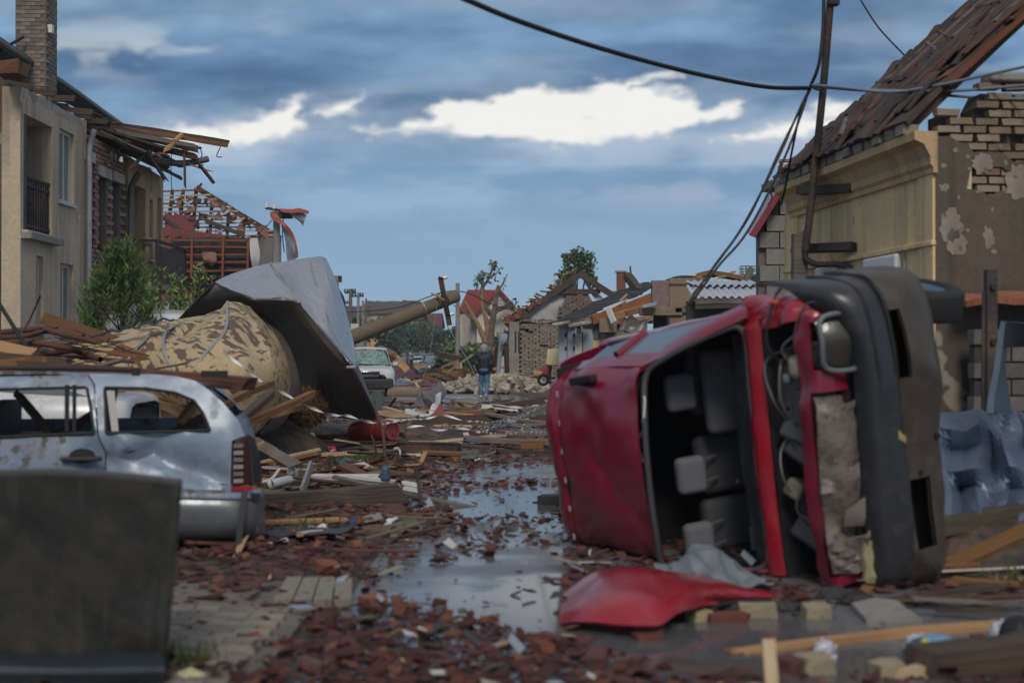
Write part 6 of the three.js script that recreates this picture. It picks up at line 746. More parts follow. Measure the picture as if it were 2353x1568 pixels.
  part(g, 'floor', box(3.9, 0.3, 1.4, -2.2, 0.7, -0.8), mat.dark); part(g, 'seat_row', boxUV(new RoundedBoxGeometry(0.2, 0.35, 1.2, 3, 0.06)), mat.dark).position.set(-2.05, 0.95, -0.82); part(g, 'headliner', box(3.4, 0.02, 1.1, -2.3, 1.3, -0.85), mat.dark);
  // tail lamp in slats, dark gap, bumper
  const lp = (x, y, z) => { const p = P(x, y); p.z = z; return p; };
  const lamp = part(g, 'tail_lamp', sheet([[lp(540, 1008, 0.0), lp(560, 1004, -0.03), lp(574, 1015, -0.12)], [lp(533, 1060, 0.02), lp(558, 1060, -0.01), lp(578, 1062, -0.12)], [lp(532, 1114, 0.02), lp(558, 1114, -0.01), lp(580, 1112, -0.12)]], { t: 0.03, nu: 4, nv: 5 }), M({ color: [0.07, 0.03, 0.03], roughness: 0.4 }));
  for (let i = 0; i < 6; i++) part(lamp, 'lens_slat', sheet([[lp(537, 1018 + i * 16, 0.06), lp(558, 1018 + i * 16, 0.03)], [lp(537, 1027 + i * 16, 0.065), lp(558, 1027 + i * 16, 0.035)]], { t: 0.012 }), i % 2 ? M({ color: [0.3, 0.28, 0.25], roughness: 0.5 }) : M({ color: [0.2, 0.15, 0.13], roughness: 0.3 }));
  part(g, 'corner_trim', sheet([[lp(566, 1000, -0.06), lp(580, 1010, -0.2)], [lp(576, 1060, -0.06), lp(594, 1062, -0.22)], [lp(580, 1112, -0.06), lp(598, 1114, -0.22)]], { t: 0.02 }), mat.dark); part(g, 'red_reflector', box(0.16, 0.03, 0.02, P(556, 1120).x, P(556, 1120).y, 0.05), M({ color: [0.35, 0.02, 0.03], roughness: 0.3 }));
  const bs = (y, k) => [lp(180, y, 0.05 + k), lp(400, y, 0.06 + k), lp(540, y + 2, 0.05 + k), lp(590, y + 4, -0.06 + k), lp(604, y + 8, -0.3 + k)];
  part(g, 'bumper_top', sheet([bs(1124, -0.03), bs(1130, 0.01), bs(1141, 0.02)], { t: 0.02, nu: 6, nv: 3, noise: 0.01 }), paint.silver); part(g, 'bumper', sheet([bs(1146, 0.0), bs(1165, 0.02), bs(1200, 0.015), bs(1226, -0.05), bs(1238, -0.16)], { t: 0.03, nu: 6, nv: 4, noise: 0.02 }), M({ set: T.dirtPaint([0.15, 0.165, 0.19], 360, 0.6), metalness: 0.2, clearcoat: 0.3 })); part(g, 'bumper_gap', box(1.0, 0.05, 0.03, P(440, 1143).x, P(440, 1143).y, 0.015), mat.black);
  part(g, 'hanging_strap', sheet([[lp(556, 1124, 0.1), lp(570, 1126, 0.1)], [lp(548, 1190, 0.16), lp(562, 1190, 0.16)], [lp(540, 1268, 0.2), lp(553, 1268, 0.2)]], { t: 0.02, nu: 3, nv: 6 }), mat.dark);
  for (const x of [-0.9, -3.4]) { const w = wheel(g, 0.29, 0.18); w.rotation.x = Math.PI / 2; w.position.set(x, 0.27, -0.12); }
  for (const x of [-0.9, -3.4]) { const w = wheel(g, 0.29, 0.18); w.rotation.x = -Math.PI / 2; w.position.set(x, 0.27, -1.45); }
}
{ const wp = (l, a, b, w, m) => plank(l, at(...a), at(...b), w, 0.05, m, { group: undefined });
  wp('orange plank slanting through the rear side window of the silver estate', [525, 985, 10.6], [715, 905, 11.6], 0.07, mat.woodBrown); wp('short brown lath leaning inside the rear window of the silver estate', [410, 972, 10.4], [470, 900, 10.8], 0.06, mat.woodFresh); wp('dark lath crossing inside the rear window of the silver estate', [405, 990, 10.5], [530, 925, 10.9], 0.06, mat.woodRed);
  wp('dark brown board crossing behind the rear window of the silver estate', [520, 990, 10.6], [620, 905, 11.2], 0.08, mat.woodDark); wp('brown lath slanting inside the door window of the silver estate', [40, 905, 10.2], [120, 1000, 10.2], 0.08, mat.woodDark); wp('long brown lath low inside the door window of the silver estate', [130, 998, 10.3], [240, 935, 10.6], 0.07, mat.woodRed); wp('pale brown lath lying along the far window of the silver estate', [515, 985, 11], [690, 935, 11.6], 0.06, mat.woodFresh); }
// ---------------------------------------------------------------- whole cars built by sections
function carBody(g, o) {                                                // x along the car (nose at -L/2), y up, z across
  const { L, W, H, pm } = o, hw = W / 2, sec = (x, w, y0, y1, tuck) => [[w * 0.86, y0], [w, y0 + 0.12], [w, (y0 + y1) / 2], [w * (1 - tuck), y1], [0, y1 + 0.03]].flatMap(([z, y]) => [[z, y]]), full = (x, w, y0, y1, tuck = 0.08) => { const h = sec(x, w, y0, y1, tuck), a = h.map(([z, y]) => V(x, y, z)), b = h.slice(0, -1).reverse().map(([z, y]) => V(x, y, -z)); return [...a, ...b]; };
  const b = o.belt ?? H * 0.6, n = o.nose ?? H * 0.5, s = [full(-L / 2, hw * 0.72, 0.3, n * 0.8, 0.2), full(-L / 2 + 0.1, hw * 0.9, 0.22, n * 0.94, 0.14), full(-L / 2 + 0.35, hw, 0.2, n, 0.1), full(-L * 0.24, hw, 0.2, b - 0.02, 0.08), full(0, hw, 0.2, b, 0.06), full(L * 0.3, hw, 0.2, b + 0.03, 0.06), full(L / 2 - 0.12, hw * 0.97, 0.24, b + 0.03, 0.08), full(L / 2, hw * 0.86, 0.34, b - 0.05, 0.12)];
  part(g, 'body', sheet(s, { t: 0.012, nu: 3, nv: 4, noise: o.dent ?? 0 }), pm);
  const gs = (x, w, y) => [[w, b - 0.02], [w * 0.97, b + 0.06], [w * 0.83, y - 0.06], [w * 0.72, y], [0, y + 0.035]], gf = (x, w, y, dx = 0) => { const a = gs(x, w, y).map(([z, yy]) => V(x + dx * (1 - (yy - b) / (y - b + 0.01)), yy, z)), c = gs(x, w, y).slice(0, -1).reverse().map(([z, yy]) => V(x + dx * (1 - (yy - b) / (y - b + 0.01)), yy, -z)); return [...a, ...c]; };
  const wx0 = o.wx0 ?? -L * 0.24, rx0 = o.rx0 ?? -L * 0.06, rx1 = o.rx1 ?? L * 0.36, wx1 = o.wx1 ?? L * 0.46;
  part(g, 'roof', sheet([gf(rx0, hw * 0.93, H - 0.06, wx0 - rx0), gf(rx0 + 0.25, hw * 0.95, H - 0.01), gf((rx0 + rx1) / 2, hw * 0.95, H), gf(rx1, hw * 0.93, H - 0.05, wx1 - rx1)], { t: 0.012, nu: 3, nv: 4 }), pm);
  const gl = o.glass ?? mat.glass, k = 0.02, q = (name, a, bb, c, d, m = gl) => part(g, name, sheet([[a, bb], [d, c]], { t: 0.01, nu: 4, nv: 4 }), m);
  q('windscreen', V(rx0 - k * 2, H - 0.1, hw * 0.68), V(rx0 - k * 2, H - 0.1, -hw * 0.68), V(wx0 + 0.03 - k * 2, b + 0.05, -hw * 0.87), V(wx0 + 0.03 - k * 2, b + 0.05, hw * 0.87), o.screen ?? gl);
  q('rear_window', V(rx1 + k, H - 0.13, hw * 0.66), V(rx1 + k, H - 0.13, -hw * 0.66), V(wx1 - 0.02 + k, b + 0.06, -hw * 0.82), V(wx1 - 0.02 + k, b + 0.06, hw * 0.82));
  for (const z of [1, -1]) { const zz = (y) => z * (hw * (0.95 * 0.97 - 0.14 * (y - b) / (H - b)) + 0.012), m0 = (rx0 + rx1) / 2; for (const [a0, a1, t0, t1] of [[wx0 + 0.22, m0 - 0.04, rx0 + 0.1, m0 - 0.04], [m0 + 0.04, wx1 - 0.2, m0 + 0.04, rx1 - 0.08]]) q('side_window', V(t0, H - 0.13, zz(H - 0.13)), V(t1, H - 0.13, zz(H - 0.13)), V(a1, b + 0.06, zz(b + 0.06)), V(a0, b + 0.06, zz(b + 0.06))); part(g, 'mirror', boxUV(new RoundedBoxGeometry(0.1, 0.13, 0.18, 2, 0.04)), pm).position.set(wx0 + 0.42, b + 0.06, z * (hw + 0.08)); }
  for (const x of [-L * 0.31, L * 0.3]) for (const z of [1, -1]) { const w = wheel(g, o.wr ?? 0.31, 0.19, o.rim ?? mat.iron); w.rotation.x = z * Math.PI / 2; w.position.set(x, 0.31, z * (hw - 0.09)); part(g, 'wheel_arch', new THREE.TorusGeometry(0.36, 0.03, 6, 20, Math.PI), mat.dark).position.set(x, 0.31, z * (hw + 0.0)); }
  for (const z of o.lamps === false ? [] : [1, -1]) { const hl = part(g, 'headlamp', boxUV(new RoundedBoxGeometry(0.16, 0.17, 0.42, 3, 0.05)), M({ color: [0.62, 0.63, 0.6], roughness: 0.12, clearcoat: 1 })); hl.position.set(-L / 2 + 0.13, n * 0.86, z * hw * 0.66); hl.rotation.y = z * 0.3; hl.rotation.z = -0.25; part(g, 'tail_lamp', boxUV(new RoundedBoxGeometry(0.1, 0.34, 0.16, 2, 0.03)), M({ color: [0.3, 0.02, 0.02], roughness: 0.3 })).position.set(L / 2 - 0.1, b - 0.08, z * hw * 0.86); }
  part(g, 'bumper', boxUV(new RoundedBoxGeometry(0.24, 0.36, W * 0.94, 4, 0.08)), o.bumper ?? mat.dark).position.set(-L / 2 + 0.05, 0.4, 0); part(g, 'rear_bumper', boxUV(new RoundedBoxGeometry(0.2, 0.28, W * 0.92, 4, 0.07)), o.bumper ?? mat.dark).position.set(L / 2 - 0.02, 0.42, 0);
  part(g, 'grille', box(0.06, 0.1, W * 0.44, -L / 2 - 0.005, n * 0.86, 0, 0.02), mat.black); part(g, 'number_plate', box(0.03, 0.11, 0.5, -L / 2 - 0.08, 0.45, 0, 0.006), mat.dark); part(g, 'lower_grille', box(0.04, 0.12, W * 0.5, -L / 2 - 0.06, 0.3, 0, 0.015), mat.black);
}
{
  const p = at(836, 812, 46.5), g = thing('white_hatchback', 'pale hatchback with shattered green windscreen facing the camera beside the torn sheet', 'car', V(p.x - 0.25, 0, p.z - 1.6), -75 * R);
  const cr = M({ set: texset(256, 1.2, (u, v) => { const n = fbm(u * 30, v * 30, 501, 3, 30, 30), a = fbm(u * 5, v * 5, 502, 4, 5, 5), k = step(0.35, 0.7, n * 0.6 + a * 0.4); return mix3([0.05, 0.1, 0.09], [0.24, 0.36, 0.33], k); }), clearcoat: 0.3 });
  g.rotation.y = 98 * R; g.scale.setScalar(1.08); g.position.x += 0.12; carBody(g, { L: 4.3, W: 1.8, H: 1.58, belt: 0.98, nose: 0.88, pm: paint.white, screen: cr, wx0: -1.0, rx0: -0.38, bumper: mat.dark });
  part(g, 'wiper', tube([V(-1.06, 1.02, 0.2), V(-1.0, 1.04, -0.3), V(-0.96, 1.06, -0.62)], 0.014, 10, 5), mat.black); part(g, 'bonnet_trim', tube([V(-2.12, 0.8, 0.4), V(-2.17, 0.8, 0), V(-2.12, 0.8, -0.4)], 0.025, 12, 6), M({ color: [0.6, 0.62, 0.65], roughness: 0.2, metalness: 0.8 }));
}
{ const p = at(963, 812, 150), g = thing('far_white_car', 'small white car with dark rear window parked far down the street', 'car', V(p.x, 0.15, p.z), -84 * R); carBody(g, { L: 4.2, W: 1.85, H: 1.62, pm: paint.white, belt: 0.95, bumper: paint.white }); part(g, 'rear_plate', box(0.04, 0.12, 0.5, 2.12, 0.5, 0), mat.dark); }
{ const p = at(998, 812, 84), g = thing('far_dark_car', 'dark blue car half hidden by branches behind the timber pile', 'car', V(p.x, 0, p.z), 97 * R); carBody(g, { L: 4.1, W: 1.7, H: 1.5, pm: M({ color: [0.03, 0.055, 0.08], roughness: 0.3, clearcoat: 0.8 }), screen: mat.glassPale }); }
{ const p = at(105, 812, 12.8), g = thing('white_car_behind', 'white car seen through the window openings of the silver estate', 'car', V(p.x - 1.35, 0, p.z - 0.5), 4 * R); carBody(g, { L: 4.3, W: 1.7, H: 1.3, belt: 1.02, pm: paint.white, rx0: -0.3, dent: 0.015, lamps: false }); part(g, 'door_handle', box(0.2, 0.035, 0.03, -0.05, 0.86, 0.87, 0.01), mat.iron); part(g, 'door_handle', box(0.2, 0.035, 0.03, 0.85, 0.87, 0.87, 0.01), mat.iron); }
{ // white van: only its rounded roof and windscreen show above the wreckage
  const g = thing('white_van', 'white van whose rounded roof shows between the bushes and the torn beige sheet', 'van', at(340, 812, 23.5).setY(0)), L = (x, y, d) => local(g, x, y, d + 4);
  part(g, 'roof', sheet([[L(205, 790, 18.6), L(265, 728, 18.4), L(310, 716, 18.3), L(380, 712, 18.4), L(470, 712, 18.8)], [L(225, 785, 17.9), L(285, 733, 17.8), L(330, 720, 17.7), L(395, 716, 17.8), L(470, 716, 18.1)], [L(240, 800, 17.4), L(310, 760, 17.3), L(345, 740, 17.3), L(405, 735, 17.4), L(470, 735, 17.6)], [L(235, 860, 17.2), L(300, 830, 17.1), L(345, 820, 17.1), L(405, 815, 17.2), L(470, 815, 17.4)]], { t: 0.02, nu: 6, nv: 6 }), paint.white);
  part(g, 'back', sheet([[L(205, 790, 18.6), L(265, 728, 18.4), L(310, 716, 18.3), L(380, 712, 18.4), L(470, 712, 18.8)], [L(205, 800, 20.4), L(260, 726, 20.3), L(310, 708, 20.2), L(380, 706, 20.2), L(470, 706, 20.5)], [L(205, 900, 20.5), L(260, 880, 20.4), L(310, 880, 20.4), L(380, 880, 20.4), L(470, 880, 20.6)]], { t: 0.02, nu: 4, nv: 4 }), paint.white);
  part(g, 'seam', tube([L(268, 728, 18.38), L(285, 734, 17.78), L(308, 762, 17.27), L(300, 800, 17.1)], 0.012, 24, 5), mat.pipe); part(g, 'seam', tube([L(345, 714, 18.3), L(356, 720, 17.7), L(360, 738, 17.25)], 0.01, 24, 5), mat.pipe); part(g, 'side', box(2.2, 1.5, 0.06, 0.3, 0.75, 1.1), paint.white);
  part(g, 'side_window', sheet([[L(225, 800, 17.55), L(270, 775, 17.45)], [L(230, 830, 17.3), L(272, 815, 17.2)]], { t: 0.01 }), mat.glass);
}
solo('wavy_metal_strip', 'wavy torn edge of corrugated sheet lying across the white van roof', 'metal strip', (() => { const rows = [[], []]; for (let i = 0; i <= 22; i++) { const x = 222 + i * 8, y = 768 - i * 1.7 + Math.sin(i * 1.25) * 4.5; rows[0].push(at(x, y - 1.5, 17.1)); rows[1].push(at(x, y + 1.5, 16.95)); } return sheet(rows, { t: 0.012, nu: 2, nv: 1 }); })(), mat.dark);
// ---------------------------------------------------------------- the torn sheet-metal hall: galvanised roof, brown lining, mottled beige wall
{
  const g = thing('torn_metal_shell', 'crumpled grey and mottled beige sheet metal shell lying between the houses and the street', 'metal wreck'), L = (x, y, d) => at(x, y, d);
  // galvanised outer skin, folded along its seams
  part(g, 'grey_skin', sheet([[L(493, 650, 19.6), L(520, 636, 19.9), L(568, 618, 20.2), L(620, 604, 20.4)], [L(530, 664, 19.0), L(560, 655, 19.3), L(600, 640, 19.6), L(645, 632, 19.8)], [L(588, 686, 18.4), L(615, 686, 18.6), L(650, 684, 18.8), L(688, 697, 18.6)]], { t: 0.012, nu: 7, nv: 7, noise: 0.035, freq: 2.2 }), mat.zinc);
  part(g, 'grey_skin', sheet([[L(620, 604, 20.4), L(660, 600, 20.2), L(700, 594, 19.9), L(737, 588, 19.6)], [L(645, 634, 19.7), L(690, 640, 19.2), L(728, 650, 18.9), L(757, 660, 18.9)], [L(688, 697, 18.6), L(720, 712, 18.3), L(752, 738, 18.2), L(778, 742, 18.5)], [L(735, 752, 18.0), L(756, 772, 17.9), L(775, 790, 17.9), L(795, 800, 18.2)], [L(785, 810, 17.6), L(795, 822, 17.5), L(803, 832, 17.5), L(810, 838, 17.7)]], { t: 0.012, nu: 7, nv: 6, noise: 0.03, freq: 2.4, seed: 5 }), mat.zinc);
  part(g, 'grey_return', sheet([[L(735, 588, 19.6), L(742, 590, 20.0), L(749, 594, 20.5)], [L(757, 660, 18.9), L(764, 655, 19.4), L(768, 640, 19.9)], [L(778, 742, 18.5), L(786, 738, 18.9), L(790, 705, 19.4)], [L(795, 800, 18.2), L(804, 796, 18.5), L(806, 770, 18.9)], [L(810, 838, 17.7), L(815, 836, 17.9), L(818, 830, 18.2)]], { t: 0.012, nu: 4, nv: 6, noise: 0.02, seed: 7 }), mat.zinc);
  part(g, 'seam', tube([L(620, 603, 20.35), L(640, 634, 19.7), L(665, 668, 19.1), L(688, 697, 18.55)], 0.018, 24, 6), mat.pipe); part(g, 'seam', tube([L(708, 592, 19.85), L(722, 640, 19.0), L(744, 700, 18.5), L(790, 812, 17.55)], 0.012, 30, 5), mat.pipe);
  part(g, 'fold_lip', sheet([[L(588, 686, 18.4), L(640, 688, 18.7), L(688, 697, 18.6), L(735, 752, 18.0), L(785, 810, 17.6), L(810, 838, 17.7)], [L(592, 693, 18.5), L(642, 698, 18.8), L(684, 706, 18.7), L(728, 764, 18.1), L(778, 824, 17.7), L(806, 846, 17.8)]], { t: 0.03, nu: 8, nv: 2, noise: 0.015 }), mat.zincDull);
  // the low tongue of the skin that reaches the ground
  part(g, 'ground_tongue', sheet([[L(800, 834, 17.7), L(812, 845, 17.6), L(822, 835, 17.9)], [L(822, 880, 18.9), L(832, 884, 18.8), L(838, 880, 19)], [L(845, 925, 19.9), L(853, 928, 19.8), L(857, 926, 19.9)], [L(866, 966, 20.8), L(870, 968, 20.7), L(872, 967, 20.8)]], { t: 0.012, nu: 4, nv: 6, noise: 0.02 }), mat.zinc);
  part(g, 'clasp', box(0.13, 0.04, 0.04, 0, 0, 0, 0.01), mat.pipe).position.copy(L(806, 843, 17.55));
  // brown underside, hollow and dark
  const under = M({ set: T.zinc, color: [0.5, 0.4, 0.32], metalness: 0, bumpScale: 0.004 });
  part(g, 'lining', sheet([[L(492, 650, 19.65), L(540, 670, 19.0), L(590, 690, 18.5), L(640, 693, 18.8), L(688, 702, 18.7), L(735, 757, 18.1), L(785, 815, 17.8), L(815, 850, 18.2), L(845, 920, 19.8), L(868, 966, 20.8)], [L(452, 690, 20), L(510, 695, 20), L(565, 700, 20.2), L(615, 722, 20.6), L(655, 755, 20.6), L(700, 800, 20.4), L(742, 850, 20.2), L(770, 890, 20.6), L(800, 930, 20.9), L(835, 962, 21.2)], [L(408, 735, 20.4), L(470, 740, 20.8), L(530, 750, 21.2), L(590, 790, 21.6), L(640, 850, 21.8), L(680, 900, 21.6), L(710, 930, 21.2), L(740, 948, 21.6), L(770, 958, 21.8), L(805, 964, 22)]], { t: 0.012, nu: 4, nv: 8, noise: 0.05, freq: 1.8, seed: 11 }), under);
  part(g, 'lining_edge', sheet([[L(493, 650, 19.6), L(450, 688, 19.9), L(408, 733, 20.3)], [L(520, 640, 20.3), L(470, 680, 20.6), L(420, 728, 20.9)]], { t: 0.012, nu: 6, nv: 3, noise: 0.02 }), mat.zincDull);
  // the mottled wall, bulging towards the street
  const wr = [
    [L(118, 806, 17.9), L(170, 792, 18.0), L(225, 778, 18.2), L(300, 762, 18.3), L(362, 748, 18.3), L(430, 742, 18.2), L(505, 722, 18.1), L(525, 699, 18.1), L(565, 712, 18.5), L(605, 742, 19.2)],
    [L(115, 822, 17.4), L(170, 815, 17.3), L(225, 812, 17.2), L(290, 790, 17.3), L(352, 768, 17.3), L(430, 775, 17.0), L(500, 770, 16.9), L(560, 768, 17.1), L(610, 785, 17.6), L(642, 806, 18.4)],
    [L(150, 850, 17.2), L(190, 848, 17.0), L(235, 850, 16.8), L(285, 845, 16.7), L(340, 830, 16.6), L(420, 830, 16.2), L(495, 832, 16.0), L(565, 835, 16.2), L(620, 848, 16.8), L(655, 865, 17.7)],
    [L(200, 900, 17.1), L(235, 900, 16.9), L(270, 900, 16.7), L(320, 895, 16.6), L(370, 890, 16.4), L(430, 890, 16.0), L(495, 895, 15.8), L(560, 900, 16.0), L(615, 912, 16.7), L(650, 918, 17.5)],
    [L(300, 960, 17.2), L(330, 960, 17.0), L(360, 960, 16.8), L(400, 962, 16.6), L(440, 965, 16.4), L(480, 972, 16.2), L(520, 980, 16.1), L(558, 988, 16.3), L(590, 990, 16.8), L(612, 975, 17.4)]];
  part(g, 'mottled_wall', sheet(wr, { t: 0.014, nu: 6, nv: 8, noise: 0.1, freq: 1.5, seed: 3, crease: true, creaseAngle: 0.3 }), mat.mottled);
  const pp = (i, j, k = 0) => { const c = wr[j][i].clone(); c.z += 0.1 + k; c.y += 0.03; return c; };
  [[[5, 0], [4.4, 1], [4.6, 2], [5, 3]], [[7, 0], [6.3, 1], [5.6, 2], [5.1, 3], [5, 4]], [[9, 1], [8.2, 2], [7.4, 3], [6.6, 4]], [[4, 1], [3.2, 2], [2.6, 3]]].forEach((path) => { const pts = path.map(([i, j]) => { const a = Math.floor(i), f = i - a; return pp(a, j).lerp(pp(Math.min(9, a + 1), j), f); }); part(g, 'seam_strip', tube(pts, 0.022, 24, 5), M({ set: T.zinc, color: [0.7, 0.72, 0.7], metalness: 0.2 })); });
  part(g, 'pale_patch', sheet([[L(524, 701, 18.02), L(548, 708, 18.2)], [L(512, 725, 17.85), L(540, 730, 17.9)], [L(505, 742, 17.6), L(530, 750, 17.6)]], { t: 0.006, nu: 5, nv: 5, noise: 0.03 }), M({ color: [0.34, 0.46, 0.52], roughness: 0.7 }));
  part(g, 'rolled_rim', sheet([[L(540, 703, 18.3), L(605, 735, 19.0), L(645, 795, 18.4), L(662, 862, 17.7), L(658, 915, 17.5), L(625, 965, 17.3), L(598, 995, 17.2)], [L(545, 697, 18.6), L(620, 735, 19.4), L(664, 800, 18.9), L(684, 866, 18.2), L(682, 915, 18.0), L(650, 970, 17.8), L(600, 1000, 17.5)]], { t: 0.014, nu: 6, nv: 4, noise: 0.02 }), M({ set: T.zinc, color: [0.42, 0.35, 0.28], metalness: 0.1 }));
  part(g, 'top_flange', sheet([[L(118, 805, 17.9), L(225, 777, 18.2), L(362, 747, 18.3)], [L(150, 796, 18.6), L(260, 768, 18.9), L(400, 738, 18.8)]], { t: 0.012, nu: 8, nv: 3, noise: 0.03 }), M({ set: T.zinc, color: [0.7, 0.72, 0.75], metalness: 0.3 }));
}
// ---------------------------------------------------------------- straw bale, barrel, box and other things round the wreck
{
  const g = thing('straw_bale', 'burst bale of brown straw under the torn metal shell', 'straw bale', at(688, 972, 19.6)), r = rng(44), m = [M({ color: [0.2, 0.115, 0.05], roughness: 0.9 }), M({ color: [0.3, 0.19, 0.085], roughness: 0.9 }), M({ color: [0.12, 0.07, 0.035], roughness: 0.9 })];
  part(g, 'core', lump(0.3, 0.22, 0.3, 6, 3, 0.2), m[2]).position.y = 0.22; const sg = new THREE.BoxGeometry(0.005, 0.2, 0.005);
  for (let k = 0; k < 3; k++) { const im = new THREE.InstancedMesh(sg, m[k], 1100), M4 = new THREE.Matrix4(), q = new THREE.Quaternion(), e = new THREE.Euler(); for (let i = 0; i < 1100; i++) { const a = r() * 6.28, b = Math.acos(2 * r() - 1), rad = 0.75 + r() * 0.35; e.set(r() * 6, r() * 6, r() * 6); q.setFromEuler(e); M4.compose(V(Math.sin(b) * Math.cos(a) * 0.36 * rad, Math.max(0.01, 0.22 + Math.cos(b) * 0.26 * rad), Math.sin(b) * Math.sin(a) * 0.33 * rad), q, V(1, 0.5 + r() * 0.9, 1)); im.setMatrixAt(i, M4); } im.name = 'straw'; im.userData.kind = 'stuff'; g.add(im); }
}
{
  const A = at(798, 994, 20), B = at(912, 988, 19.6), g = thing('red_barrel', 'dull red plastic barrel lying before the torn metal shell', 'barrel', A.clone().add(B).multiplyScalar(0.5)), len = A.distanceTo(B), m = M({ set: T.dirtPaint([0.2, 0.022, 0.025], 520, 0.3), bumpScale: 0.002 });
  const pts = [[0.001, -0.5], [0.07, -0.5], [0.11, -0.485], [0.15, -0.44], [0.172, -0.3], [0.176, 0], [0.174, 0.3], [0.168, 0.42], [0.15, 0.48], [0.13, 0.5], [0.12, 0.47], [0.001, 0.46]].map(([a, b]) => new THREE.Vector2(a, b * len)); const body = part(g, 'body', new THREE.LatheGeometry(pts, 40), m);
  body.quaternion.setFromUnitVectors(V(0, 1, 0), B.clone().sub(A).normalize().add(V(0, 0.02, 0.35)).normalize()); part(body, 'rim', new THREE.TorusGeometry(0.14, 0.014, 8, 36).rotateX(Math.PI / 2), m).position.y = len * 0.495; part(body, 'bung', cyl(0.03, 0.03, 0.03, 12), m).position.set(0.07, len * 0.47, 0); part(body, 'hoop', new THREE.TorusGeometry(0.176, 0.008, 8, 36).rotateX(Math.PI / 2), m).position.y = len * 0.2;
}
{ const p = at(757, 1043, 19.3), g = thing('pink_box', 'small bright pink box lying near the end of the dark girder', 'box', V(p.x, 0.02, p.z), 0.15), m = M({ color: [0.8, 0.02, 0.2], roughness: 0.5 }); part(g, 'box', box(0.19, 0.085, 0.14, 0, 0.045, 0, 0.006), m); part(g, 'tray', box(0.17, 0.02, 0.12, -0.0, 0.1, -0.01, 0.005), M({ color: [0.5, 0.015, 0.13], roughness: 0.5 })); part(g, 'label', box(0.08, 0.03, 0.004, 0.03, 0.05, 0.073), mat.white); }
solo('foam_lump', 'pale yellow torn lump of foam standing left of the pink box', 'foam', (() => { const q = lump(0.075, 0.15, 0.07, 23, 3, 0.75); return q; })(), M({ color: [0.34, 0.3, 0.14], roughness: 0.95 })).position.copy(at(714, 1022, 19.4));
{ const g = thing('dark_girder', 'long dark steel girder lying across the street behind the pink box', 'girder'), A = at(600, 1022, 19.8), B = at(1052, 1032, 19.0); const web = aim(part(g, 'web', box(A.distanceTo(B), 0.16, 0.02), mat.rust), A, B); part(web, 'flange', box(A.distanceTo(B), 0.018, 0.12, 0, 0.085, -0.03, 0.004), mat.rust); part(web, 'flange', box(A.distanceTo(B), 0.018, 0.12, 0, -0.07, -0.03, 0.004), mat.rust); part(web, 'end_plate', box(0.02, 0.16, 0.14, A.distanceTo(B) / 2, 0, -0.03), mat.iron); part(web, 'white_cover', sheet([[V(0.75, 0.1, -0.1), V(1.4, 0.1, -0.1)], [V(0.8, 0.115, 0.0), V(1.42, 0.1, 0.02)]], { t: 0.008, nu: 4, nv: 3, noise: 0.02 }), mat.offwhite); }
{ const g = thing('dark_pipe', 'dark rusty pipe lying on the ground just before the torn metal shell', 'pipe'); part(g, 'tube', rod(at(585, 1006, 20.6), at(800, 1014, 20.2), 0.075, 0.075, 14), mat.rust); part(g, 'flange', cyl(0.11, 0.11, 0.03, 16).rotateZ(Math.PI / 2), mat.rust).position.copy(at(798, 1014, 20.2)); }
